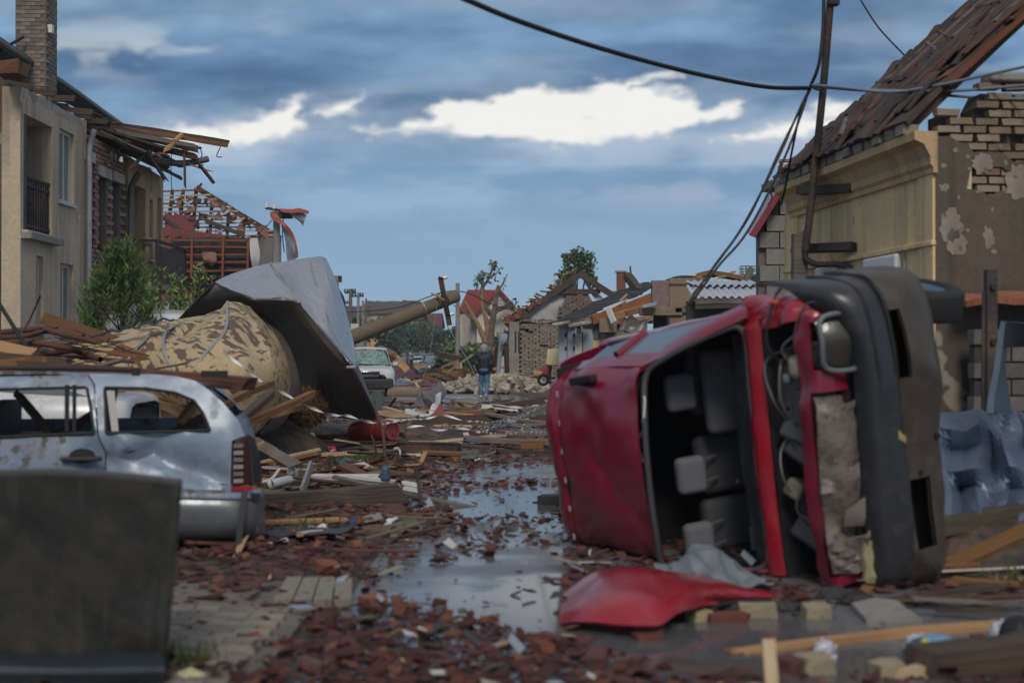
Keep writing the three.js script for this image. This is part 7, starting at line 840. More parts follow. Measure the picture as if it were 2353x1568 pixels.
// planks and beams: [label, x1, y1, d1, x2, y2, d2, width, thickness, material, roll, name]
const PL = [
  ['heavy brown beam reaching across the silver estate roof', 55, 843, 10.25, 576, 882, 10.2, 0.14, 0.1, mat.woodRed, 0, 'beam', 'beam'],
  ['dark kinked beam resting on the silver estate roof at its front', -40, 853, 10.3, 92, 836, 10.3, 0.16, 0.13, mat.woodBrown, 0, 'beam', 'beam'],
  ['dark beam lying flat behind the silver estate roof', -20, 822, 13, 150, 838, 13, 0.16, 0.13, mat.woodDark, 0, 'beam', 'beam'],
  ['orange split board behind the front end of the silver estate roof', -30, 792, 13.2, 60, 812, 13.1, 0.2, 0.05, mat.woodFresh, 0.4],
  ['broad brown plank propped before the beige house wall', 95, 730, 18, 372, 822, 17.2, 0.17, 0.05, M({ set: T.woodFresh, color: [0.32, 0.26, 0.22] }), 1.2],
  ['narrow greyish plank stuck beside the propped brown plank', 275, 790, 17.4, 345, 815, 17, 0.14, 0.05, mat.woodGrey, 0.6],
  ['square brown timber end poking through the mottled wall', 268, 800, 16.9, 385, 850, 16.4, 0.13, 0.12, mat.woodBrown, 0],
  ['pale stub of wood beside the edge of the mottled wall', 150, 830, 16.8, 175, 812, 16.8, 0.08, 0.05, mat.woodGrey, 0],
  ['brown lath leaning against the mottled wall behind the estate car', 520, 925, 14, 622, 880, 15.3, 0.1, 0.07, mat.woodBrown, 0],
  ['long dark beam lying in front of the silver estate bumper', 575, 1158, 12.4, 926, 1134, 12.7, 0.2, 0.2, M({ set: T.woodGrey, color: [0.6, 0.52, 0.48], bumpScale: 0.008 }), 0, 'beam', 'beam'],
  ['grey weathered board leaning over the long dark beam', 694, 1128, 12.8, 715, 1066, 13.8, 0.09, 0.03, M({ set: T.woodGrey, color: [1.5, 1.7, 2.0] }), 1.4],
  ['grey brown board sloping down behind the estate tail lamp', 578, 1012, 15.5, 682, 1072, 15.4, 0.14, 0.05, mat.woodGrey, 0.8],
  ['orange splinter of wood beside the estate tail lamp', 572, 1038, 15, 606, 1015, 15.2, 0.07, 0.03, mat.woodFresh, 0],
  ['upper white painted batten crossing the long dark beam', 800, 1092, 13.6, 905, 1105, 13.2, 0.05, 0.035, mat.white, 0], ['lower white painted batten crossing the long dark beam', 803, 1103, 13.6, 915, 1114, 13.2, 0.05, 0.035, mat.offwhite, 0],
  ['upper white batten end beyond the long dark beam', 926, 1108, 13.1, 962, 1114, 13, 0.05, 0.035, mat.white, 0], ['lower white batten end beyond the long dark beam', 926, 1120, 13, 960, 1126, 12.9, 0.05, 0.035, mat.white, 0],
  ['thin orange lath on the road right of the white battens', 962, 1106, 15.2, 1088, 1108, 15.1, 0.07, 0.03, mat.woodFresh, 0],
  ['dark brown board on the rubble below the long dark beam', 852, 1187, 11.9, 938, 1166, 12.4, 0.16, 0.03, mat.woodRed, 0.2],
  ['greenish plank with a bright broken end in the rubble', 848, 1232, 10.8, 958, 1204, 11.2, 0.14, 0.05, M({ set: T.woodGrey, color: [0.8, 0.9, 0.65] }), 0.5],
  ['pale pointed stick beside the greenish plank', 903, 1229, 10.8, 917, 1254, 10.3, 0.05, 0.02, mat.woodPale, 0], ['short pale chip of wood right of the greenish plank', 922, 1242, 10.4, 957, 1257, 10.2, 0.09, 0.03, mat.woodPale, 0],
  ['orange stick on red rubble below the estate bumper', 446, 1292, 9.4, 544, 1271, 9.7, 0.06, 0.04, mat.woodFresh, 0], ['long pale lath lying on the red rubble', 617, 1310, 9.0, 760, 1328, 8.8, 0.06, 0.03, mat.woodPale, 0],
  ['thick brown wood block lying in the red rubble', 612, 1332, 8.7, 704, 1340, 8.6, 0.12, 0.1, mat.woodRed, 0],
  ['beige splintered board pointing up from the bottom edge', 862, 1585, 5.82, 946, 1520, 6.3, 0.1, 0.035, mat.woodPale, 0.3],
  ['long yellowish plank on the road with three white balls', 1686, 1510, 6.45, 2300, 1440, 7.1, 0.08, 0.075, mat.woodFresh, 0, 'plank', 'plank'],
  ['upright pale stake at the bottom right', 1764, 1465, 5.75, 1774, 1600, 5.6, 0.055, 0.045, mat.woodPale, 0, 'stake', 'stake'],
  ['dark board lying flat at the foot of the pale stake', 1505, 1528, 6.2, 1800, 1562, 5.95, 0.2, 0.04, mat.woodDark, 0.1], ['dark heavy beam in the bottom right corner', 2105, 1535, 6.0, 2480, 1490, 6.1, 0.2, 0.17, mat.woodDark, 0, 'beam', 'beam'],
  ['short tan wood piece left of the dark corner beam', 2065, 1545, 5.95, 2125, 1533, 6.0, 0.06, 0.04, mat.woodPale, 0], ['pale lath at the lower right beside the stake', 1640, 1570, 5.85, 1760, 1580, 5.8, 0.07, 0.03, mat.woodPale, 0],
  ['brown plank under the apron of the red car', 1995, 1362, 8.1, 2125, 1318, 8.6, 0.12, 0.06, mat.woodBrown, 0.4], ['dark olive timber behind the red car apron', 2160, 1210, 8.9, 2400, 1165, 9.3, 0.16, 0.1, M({ set: T.woodGrey, color: [0.5, 0.45, 0.32] }), 0], ['sloping yellow brown beam at the right edge', 2190, 1300, 8.6, 2420, 1195, 8.9, 0.13, 0.08, M({ set: T.woodFresh, color: [0.4, 0.36, 0.24] }), 0.3],
  ['grey board under the sloping beam at the right edge', 2180, 1285, 8.8, 2400, 1262, 8.8, 0.25, 0.04, mat.woodGrey, 0.2],
  // across the street in the middle distance
  ['heavy dark beam with striped tape lying across the street', 898, 972, 27, 1320, 950, 27.5, 0.26, 0.2, mat.woodDark, 0, 'beam', 'beam'], ['brown beam with a bright sawn end before the red barrel', 925, 992, 24, 1171, 1000, 23, 0.24, 0.13, mat.woodRed, 0, 'beam', 'beam'], ['second brown beam running in behind the red car', 1172, 999, 23.2, 1330, 994, 23.4, 0.24, 0.13, mat.woodBrown, 0, 'beam', 'beam'], ['bright sawn block at the joint of two brown beams', 1158, 997, 22.9, 1176, 998, 22.9, 0.2, 0.12, mat.woodFresh, 0],
  ['thick block of timber beside the red car roof', 1195, 1023, 20.4, 1290, 1022, 20.4, 0.3, 0.16, mat.woodBrown, 0, 'timber_block', 'timber'], ['long brown board lying before the red barrel', 700, 1046, 18.4, 880, 1040, 18.8, 0.1, 0.05, mat.woodPale, 0], ['dark board lying behind the teal cloth', 770, 1056, 17.6, 900, 1062, 17.4, 0.2, 0.04, mat.woodRed, 0],
  ['thin dark timber reaching towards the red car roof', 1120, 1040, 19.6, 1290, 1052, 18.9, 0.08, 0.05, mat.woodGrey, 0], ['orange upright splinter near the yellow scrap', 966, 1065, 17.6, 977, 1040, 18, 0.06, 0.03, mat.woodFresh, 0], ['dark timber lying before the tape tangle', 1070, 1008, 21, 1290, 1018, 21, 0.2, 0.06, mat.woodGrey, 0], ['grey board lying on the road near the olive sheet', 1005, 1062, 17.8, 1060, 1078, 17, 0.12, 0.04, mat.woodGrey, 0],
  ['wide orange plywood board at the shell tip', 866, 946, 30, 950, 962, 27, 0.5, 0.03, mat.woodFresh, 0.1], ['small yellow timber by the dark green shard', 882, 938, 33, 925, 950, 31, 0.12, 0.1, mat.woodPale, 0], ['short dark beam behind the striped tape', 1030, 952, 30, 1130, 946, 31, 0.3, 0.12, mat.woodBrown, 0], ['dark log resting beyond the pale slatted panel', 1150, 935, 36, 1290, 912, 37, 0.2, 0.18, mat.woodDark, 0], ['greyish beam right of the pale slatted panel', 1195, 945, 31, 1300, 934, 32, 0.25, 0.14, mat.woodGrey, 0], ['brown plank between the walker and the shell', 935, 922, 38, 1000, 926, 37, 0.2, 0.08, mat.woodFresh, 0],
  // timber pile by the walker and the far street
  ['large orange timber behind the walking person', 973, 868, 62, 1096, 858, 62, 0.5, 0.42, mat.woodBrown, 0, 'beam', 'beam'], ['long light timber above the large orange timber', 1020, 852, 64, 1110, 850, 62, 0.3, 0.22, mat.woodFresh, 0], ['dark beam sticking out of the timber pile', 1002, 810, 64, 1065, 826, 62, 0.3, 0.25, mat.woodDark, 0, 'beam', 'beam'], ['orange board slanting over the timber pile', 1012, 845, 63, 1050, 830, 62, 0.25, 0.08, mat.woodFresh, 0.4], ['pale board slanting across the timber pile', 1030, 852, 61, 1085, 815, 60, 0.2, 0.08, mat.woodPale, 0.4], ['dark upright board behind the walking person', 1085, 850, 60, 1062, 800, 61, 0.4, 0.08, mat.tarpaper, 0.7], ['brown board leaning right of the walking person', 1130, 855, 57, 1143, 795, 58, 0.35, 0.08, mat.woodRed, 1.2], ['orange plank low right of the walking person', 1130, 848, 56, 1165, 842, 56, 0.3, 0.1, mat.woodFresh, 0],
  ['long fresh board leaning behind the pale hatchback', 893, 818, 55, 935, 850, 53, 0.3, 0.1, mat.woodFresh, 0.4], ['brown plank low behind the pale hatchback', 870, 798, 56, 905, 815, 54, 0.3, 0.1, mat.woodBrown, 0.3], ['orange board before the far white car', 925, 846, 66, 985, 840, 66, 0.3, 0.12, mat.woodFresh, 0],
];
for (const [l, x1, y1, d1, x2, y2, d2, w, t, m, roll, name, cat] of PL) plank(l, at(x1, y1, d1), at(x2, y2, d2), w, t, m, { roll, name, category: cat, end: Math.min(0.08, w * 0.5) });
{ // post of the propped iron bar in front of the house
  solo('iron_bar', 'black iron bar slanting before the beige house wall', 'bar', rod(at(-8, 690, 14), at(86, 840, 13.4), 0.022), mat.black);
  solo('thin_stake', 'thin dark stake standing in the rubble past the long dark beam', 'stake', rod(at(957, 1078, 13.2), at(968, 1160, 12.6), 0.018), mat.iron); solo('blue_peg', 'dark blue round topped peg behind the long dark beam', 'peg', (() => { const pts = [[0.001, 0], [0.045, 0], [0.05, 0.03], [0.04, 0.09], [0.045, 0.12], [0.03, 0.15], [0.001, 0.16]].map((p) => new THREE.Vector2(...p)); return new THREE.LatheGeometry(pts, 20); })(), M({ color: [0.06, 0.1, 0.18], roughness: 0.35 })).position.copy(at(885, 1104, 13.1));
  solo('bare_branch', 'crooked bare branch standing before the red barrel', 'branch', tube([at(884, 1062, 17.4), at(882, 1020, 17.6), at(878, 985, 17.7), at(868, 960, 17.9), at(862, 935, 18)], 0.022, 30, 6), mat.woodRed); solo('bare_branch', 'short bare branch left of the crooked branch', 'branch', tube([at(865, 1042, 18), at(860, 1020, 18), at(853, 1000, 18.2)], 0.016, 16, 6), mat.woodRed);
}
{ const g = thing('pipe_elbow', 'pale grey drain pipe with an elbow lying behind the long dark beam', 'pipe'), A = at(622, 1112, 13.6), m = M({ color: [0.42, 0.46, 0.5], roughness: 0.4 }); part(g, 'tube', tube([A, at(645, 1106, 13.7), at(662, 1102, 13.8), at(672, 1096, 13.85), at(674, 1086, 13.85), at(668, 1080, 13.8)], 0.05, 40, 14), m); part(g, 'socket', rod(at(618, 1113, 13.6), at(626, 1111, 13.6), 0.06, 0.06, 16), m); part(g, 'bore', cyl(0.046, 0.046, 0.012, 16).rotateZ(1.35), mat.black).position.copy(at(617, 1113, 13.59)); }
const scrap = (name, label, cat, rows, m, o = {}) => solo(name, label, cat, sheet(rows.map((r) => r.map(([x, y, d], i) => { const p = at(x, y, d); p.y = Math.max(p.y, 0.05 + 0.03 * (i % 2)); return p; })), { t: 0.012, nu: 6, nv: 6, noise: 0.05, freq: 4, ...o }), m, o.group);
const olive = M({ set: T.zinc, color: [0.14, 0.16, 0.09], metalness: 0 }), teal = M({ color: [0.03, 0.22, 0.32], roughness: 0.6 }), rustRed = M({ color: [0.22, 0.055, 0.03], roughness: 0.6 });
scrap('corrugated_scrap', 'dark purple ribbed sheet lying in the rubble below the long dark beam', 'metal sheet', [[[585, 1232, 10.9], [690, 1222, 11], [780, 1222, 11.2], [800, 1226, 11.1]], [[590, 1250, 10.6], [690, 1244, 10.6], [780, 1240, 10.7], [812, 1238, 10.8]], [[640, 1262, 10.2], [700, 1258, 10.2], [780, 1252, 10.4], [815, 1246, 10.6]]], M({ set: T.zinc, color: [0.11, 0.075, 0.1], metalness: 0.1 }), { noise: 0.06, freq: 6 });
scrap('olive_sheet', 'bent olive sheet standing on edge at the girder end', 'metal sheet', [[[1066, 1035, 18.6], [1082, 1032, 18.4], [1098, 1028, 18.3]], [[1060, 1050, 18.2], [1078, 1048, 18], [1100, 1040, 18.1]], [[1060, 1062, 17.9], [1078, 1064, 17.7], [1100, 1056, 17.9]]], olive);
scrap('dark_green_shard', 'dark green rounded shard standing before the pale hatchback', 'shard', [[[852, 900, 34], [866, 898, 34], [880, 904, 34]], [[849, 920, 33.8], [866, 922, 33.6], [882, 922, 33.8]], [[854, 938, 33.6], [866, 948, 33.4], [878, 944, 33.6]]], M({ color: [0.045, 0.075, 0.05], roughness: 0.6 }), { noise: 0.1 });
scrap('grey_bent_sheet', 'torn grey brown sheet standing bent in mid street', 'metal sheet', [[[985, 890, 31], [1000, 885, 31], [1012, 892, 30.8]], [[972, 915, 30.5], [992, 905, 30.2], [1013, 912, 30.4]], [[968, 940, 30.2], [985, 935, 30], [1005, 938, 30]]], M({ set: T.zinc, color: [0.34, 0.32, 0.29], metalness: 0.1 }), { noise: 0.28, freq: 2.6, crease: true }); scrap('white_bent_sheet', 'white sheet flapping under the torn grey brown sheet', 'metal sheet', [[[1000, 905, 30], [1014, 902, 30]], [[990, 930, 29.8], [1010, 930, 29.6]], [[980, 955, 29.4], [1000, 958, 29.2]]], mat.white, { noise: 0.15 });
scrap('white_flat_sheet', 'white dented sheet lying left of the torn grey brown sheet', 'metal sheet', [[[930, 944, 30], [955, 938, 31], [978, 945, 30]], [[928, 958, 28], [960, 955, 28.4], [985, 958, 28]]], mat.white, { noise: 0.1 }); scrap('rust_shard', 'rust red triangular shard beside the torn grey brown sheet', 'shard', [[[1010, 926, 29], [1016, 930, 29]], [[998, 945, 28.5], [1022, 945, 28.5]], [[985, 958, 28], [1034, 956, 28]]], rustRed, { noise: 0.06 });
scrap('slatted_panel', 'pale warped slatted panel lying in the street beyond the tape', 'panel', [[[1108, 930, 35], [1150, 929, 35], [1200, 938, 34]], [[1102, 941, 32], [1150, 941, 32], [1212, 950, 31]]], mat.offwhite, { noise: 0.1, freq: 3, nu: 8 }); for (let i = 0; i < 6; i++) plank(['uppermost', 'second', 'third', 'fourth', 'fifth', 'lowest'][i] + ' pale slat loose on the warped slatted panel', at(1106 + i * 3, 929 + i * 2.4, 34.5 - i * 0.4), at(1196 + i * 4, 935 + i * 2.6, 34 - i * 0.4), 0.09, 0.03, i % 2 ? mat.white : mat.offwhite, { name: 'slat', category: 'slat' });
scrap('teal_cloth', 'teal strip of cloth on the ground behind the leaning grey board', 'cloth', [[[776, 1062, 17.6], [805, 1060, 17.6], [840, 1060, 17.6]], [[778, 1068, 17.3], [808, 1066, 17.2], [842, 1064, 17.3]]], teal, { noise: 0.05 }); scrap('teal_cloth', 'small teal rag on the ground right of the crooked branch', 'cloth', [[[920, 1068, 17], [936, 1066, 17], [955, 1072, 17]], [[922, 1076, 16.8], [936, 1074, 16.6], [956, 1078, 16.8]]], teal, { noise: 0.05 }); scrap('blue_rag', 'dark blue rag under the crooked branch', 'cloth', [[[890, 1060, 17.2], [905, 1062, 17]], [[895, 1070, 17], [915, 1074, 16.8]]], M({ color: [0.05, 0.11, 0.18] }), { noise: 0.06 });
scrap('yellow_scrap', 'small bright yellow scrap before the girder end', 'scrap', [[[1020, 1047, 18.6], [1042, 1044, 18.6]], [[1022, 1052, 18.4], [1044, 1048, 18.5]]], M({ color: [0.75, 0.5, 0.02], roughness: 0.5 }), { noise: 0.02 }); scrap('white_cup_scrap', 'curved white scrap beside the olive sheet', 'scrap', [[[1088, 1052, 18], [1102, 1058, 18]], [[1090, 1064, 17.7], [1102, 1063, 17.8]]], mat.white, { noise: 0.06 });
scrap('red_corrugated_sheet', 'dark red corrugated sheets heaped behind the pale hatchback', 'metal sheet', [[[908, 845, 58], [940, 842, 58], [955, 846, 57]], [[908, 862, 56], [945, 860, 56], [972, 868, 55]], [[908, 874, 55], [945, 874, 55], [976, 876, 54]]], M({ set: T.zinc, color: [0.2, 0.035, 0.04], metalness: 0 }), { noise: 0.3, freq: 1.3, crease: true }); scrap('red_flat_sheet', 'dull red sheet lying flat on the road beyond the log', 'metal sheet', [[[905, 882, 56], [960, 880, 56], [1010, 876, 57]], [[910, 891, 53], [955, 890, 53], [1005, 884, 54]]], M({ color: [0.22, 0.04, 0.05], roughness: 0.5 }), { noise: 0.14, freq: 2 });
solo('fallen_log', 'grey brown log lying right of the pale hatchback', 'log', rod(at(900, 904, 46), at(968, 902, 45), 0.24, 0.2, 14), mat.concreteWarm); scrap('white_litter', 'white plastic litter on the rubble under the long dark beam', 'litter', [[[702, 1207, 11], [725, 1203, 11], [756, 1205, 11]], [[705, 1216, 10.8], [730, 1214, 10.7], [758, 1216, 10.8]]], mat.white, { noise: 0.12, freq: 7 }); scrap('white_litter', 'two white torn flaps of plastic beside the greenish plank', 'litter', [[[880, 1203, 11.2], [895, 1192, 11.3], [910, 1188, 11.4]], [[884, 1213, 11], [898, 1206, 11.1], [912, 1196, 11.2]]], mat.white, { noise: 0.12, freq: 7 });
scrap('blue_litter', 'small bright blue scrap on the rubble by the greenish plank', 'litter', [[[800, 1204, 11.2], [814, 1202, 11.2]], [[802, 1210, 11], [818, 1208, 11]]], M({ color: [0.02, 0.08, 0.3] }), { noise: 0.04 }); scrap('white_sheet_scrap', 'narrow white strip in front of the purple ribbed sheet', 'scrap', [[[610, 1260, 10.2], [660, 1262, 10.1]], [[615, 1268, 10], [662, 1268, 10]]], mat.white, { noise: 0.03 }); scrap('grey_card', 'square grey board on the rubble above the greenish plank', 'board', [[[832, 1196, 11.6], [872, 1194, 11.7]], [[838, 1212, 11.2], [880, 1206, 11.3]]], mat.concrete, { noise: 0.02 });
scrap('white_flap', 'white curved scrap below the left end of the girder', 'scrap', [[[605, 1016, 17.6], [625, 1022, 17.4]], [[612, 1026, 17.4], [638, 1030, 17.2]]], mat.offwhite, { noise: 0.04 }); solo('bent_white_tube', 'bent thin white tube lying behind the long dark beam', 'tube', tube([at(583, 1084, 14), at(600, 1106, 13.9), at(620, 1102, 13.9), at(641, 1078, 14.1)], 0.018, 24, 6), mat.offwhite); scrap('curved_white_strip', 'curved white strip standing right of the crooked branch', 'strip', [[[904, 1028, 18], [914, 1026, 18], [922, 1036, 18]], [[905, 1032, 18], [914, 1031, 18], [919, 1048, 18]]], mat.offwhite, { noise: 0.01 });
{ const g = thing('concrete_block', 'pale concrete block lying on the road ahead of the walking person', 'block', onGround(1064, 941), 0.4); part(g, 'block', brickGeo(0.62, 0.3, 0.45, 7, 0.1).translate(0, 0.15, 0), mat.concrete); part(g, 'cap', brickGeo(0.56, 0.04, 0.38, 8, 0.1).translate(0.02, 0.32, 0), mat.pale); }
{ const g = thing('leaning_sign', 'bent steel post with folded silver sheet left of the brick barn', 'post'); part(g, 'shaft', rod(at(1143, 868, 52), at(1153, 762, 52), 0.09), mat.pipe); part(g, 'sheet', sheet([[at(1152, 768, 51.8), at(1165, 766, 51.7)], [at(1150, 785, 51.7), at(1162, 782, 51.4)], [at(1148, 800, 51.8), at(1152, 796, 51.7)]], { t: 0.02, nu: 4, nv: 4, noise: 0.06 }), mat.zinc); }
solo('dark_post', 'dark broken post standing against the corner of the brick barn', 'post', rod(at(1165, 862, 53), at(1162, 795, 53), 0.1), mat.woodDark);
{ const g = thing('tilted_barrow', 'black framed cart with red panel tipped against the yellow shed', 'cart'); part(g, 'red_panel', sheet([[at(1262, 832, 44), at(1268, 845, 44)], [at(1245, 845, 44), at(1262, 862, 43.8)], [at(1234, 860, 44), at(1256, 868, 43.8)]], { t: 0.03, nu: 4, nv: 4, noise: 0.04 }), M({ color: [0.3, 0.02, 0.03], roughness: 0.5 })); part(g, 'frame', tube([at(1255, 806, 43.8), at(1278, 814, 43.8), at(1268, 830, 43.7), at(1262, 880, 43.6)], 0.035, 24, 6), mat.black); part(g, 'crossbar', rod(at(1262, 826, 43.7), at(1284, 829, 43.7), 0.03), mat.black); part(g, 'wheel', new THREE.TorusGeometry(0.16, 0.05, 8, 20), mat.rubber).position.copy(at(1248, 872, 43.7)); part(g, 'stub', cyl(0.14, 0.14, 0.3, 12).rotateZ(1.4), mat.woodFresh).position.copy(at(1235, 860, 44)); }
scrap('yellow_foam_sheet', 'pale yellow board leaning at the left end of the shed', 'board', [[[1257, 803, 43.5], [1284, 801, 43.5]], [[1255, 838, 43.2], [1284, 840, 43.2]]], M({ color: [0.5, 0.45, 0.28], roughness: 0.9 }), { t: 0.08, noise: 0.03 });
// ---------------------------------------------------------------- striped tape fluttering between the wreck and the red car
{
  const tapeM = M({ color: [0.8, 0.8, 0.8], roughness: 0.35 }), tapeR = M({ set: texset(64, 0.4, (u) => (u < 0.5 ? [0.8, 0.8, 0.8] : [0.1, 0.06, 0.07])), roughness: 0.4 });
  const tape = (label, pts, tw, w = 0.036) => { const c = new THREE.CatmullRomCurve3(pts.map(([x, y, d]) => at(x, y, d))), n = Math.round(c.getLength() * 26), pos = [], uv = [], idx = [], len = c.getLength(); for (let i = 0; i <= n; i++) { const t = i / n, p = c.getPointAt(t), T0 = c.getTangentAt(t), a = t * len * tw + Math.sin(t * len * 3) * 0.6, up = V(0, 1, 0), s = T0.clone().cross(up).normalize(), q = s.clone().multiplyScalar(Math.cos(a)).addScaledVector(s.clone().cross(T0).normalize(), Math.sin(a)).multiplyScalar(w / 2); pos.push(p.x + q.x, p.y + q.y, p.z + q.z, p.x - q.x, p.y - q.y, p.z - q.z); uv.push(t * len, 0, t * len, 0.05); if (i < n) { const k = i * 2; idx.push(k, k + 1, k + 3, k, k + 3, k + 2); } } const g = new THREE.BufferGeometry(); g.setAttribute('position', new THREE.Float32BufferAttribute(pos, 3)); g.setAttribute('uv', new THREE.Float32BufferAttribute(uv, 2)); g.setIndex(idx); g.computeVertexNormals(); solo('barrier_tape', label, 'tape', g, tapeM); };
  tape('twisted white tape draped over the mottled wall and straw bale', [[505, 805, 15.6], [560, 845, 15.5], [600, 876, 15.6], [655, 905, 16], [700, 930, 16.2], [760, 952, 16.6], [800, 955, 17], [835, 966, 17.2], [880, 973, 18]], 7);
  tape('twisted white tape along the heavy dark beam across the street', [[880, 973, 18], [940, 962, 20], [985, 960, 22], [1020, 954, 22], [1060, 965, 22], [1095, 968, 21], [1120, 972, 20]], 6); tape('white tape strung from the beam towards the red car roof', [[920, 984, 20], [970, 978, 20], [1000, 987, 20], [1060, 984, 19.5], [1105, 992, 19], [1150, 970, 18], [1200, 958, 16], [1262, 946, 12], [1290, 942, 10.9]], 7);
  tape('upper white tape rising to the red car', [[1120, 972, 20], [1170, 962, 17], [1215, 948, 15], [1240, 935, 14]], 6); tape('white tape looped low behind the red car', [[1105, 992, 19], [1150, 998, 17], [1200, 994, 15], [1262, 996, 12.5]], 8);
  const r = rng(5); for (let i = 0; i < 5; i++) solo('wire_tangle', ['loose pale wire coil in the tape tangle', 'pale wire arching from the tape tangle', 'thin pale wire low beside the tape tangle', 'pale wire trailing right from the tape tangle', 'short pale wire end in the tape tangle'][i], 'wire', tube([0, 1, 2, 3, 4, 5].map((k) => at(1110 + k * (14 + i * 9) + r() * 10, 978 + i * 3 + Math.sin(k * 1.3 + i) * 10, 19.5 - k * 0.3)), 0.008, 40, 5), mat.cableGrey);
}
// ---------------------------------------------------------------- rubble on the ground
const bare = [
  [[868, 1345], [960, 1315], [1010, 1300], [1100, 1285], [1275, 1268], [1300, 1330], [1300, 1400], [1600, 1440], [1900, 1420], [2352, 1380], [2500, 1568], [1500, 1568], [1560, 1540], [1380, 1500], [1250, 1478], [1130, 1440], [960, 1405]],
  [[1010, 1150], [1080, 1132], [1280, 1120], [1280, 1180], [1180, 1190], [1060, 1196]], [[1080, 1092], [1150, 1078], [1290, 1070], [1290, 1108], [1180, 1106], [1100, 1112]], [[1110, 1290], [1180, 1268], [1290, 1260], [1290, 1290]], [[1010, 922], [1200, 912], [1230, 932], [1060, 940]],
].map(groundPoly);
function rubbleDensity(x, z) {
  const d = -z; let k = 1; for (const p of bare) if (inPoly(p, x, z)) k = 0.05;
  const px = 1176 + x / d * 3000, py = 812 + 4500 / d, cl = fbm(x * 1.1 + 20, z * 1.1 + 20, 5, 3);
  k *= 0.45 + 0.8 * step(0.25, 0.6, cl); if (k > 0.2 && px < 720 && py > 1432) k *= 0.28;                       // over the block paving
  if (px > 1500 && py > 1300) k *= 0.5; return Math.min(1, k);
}
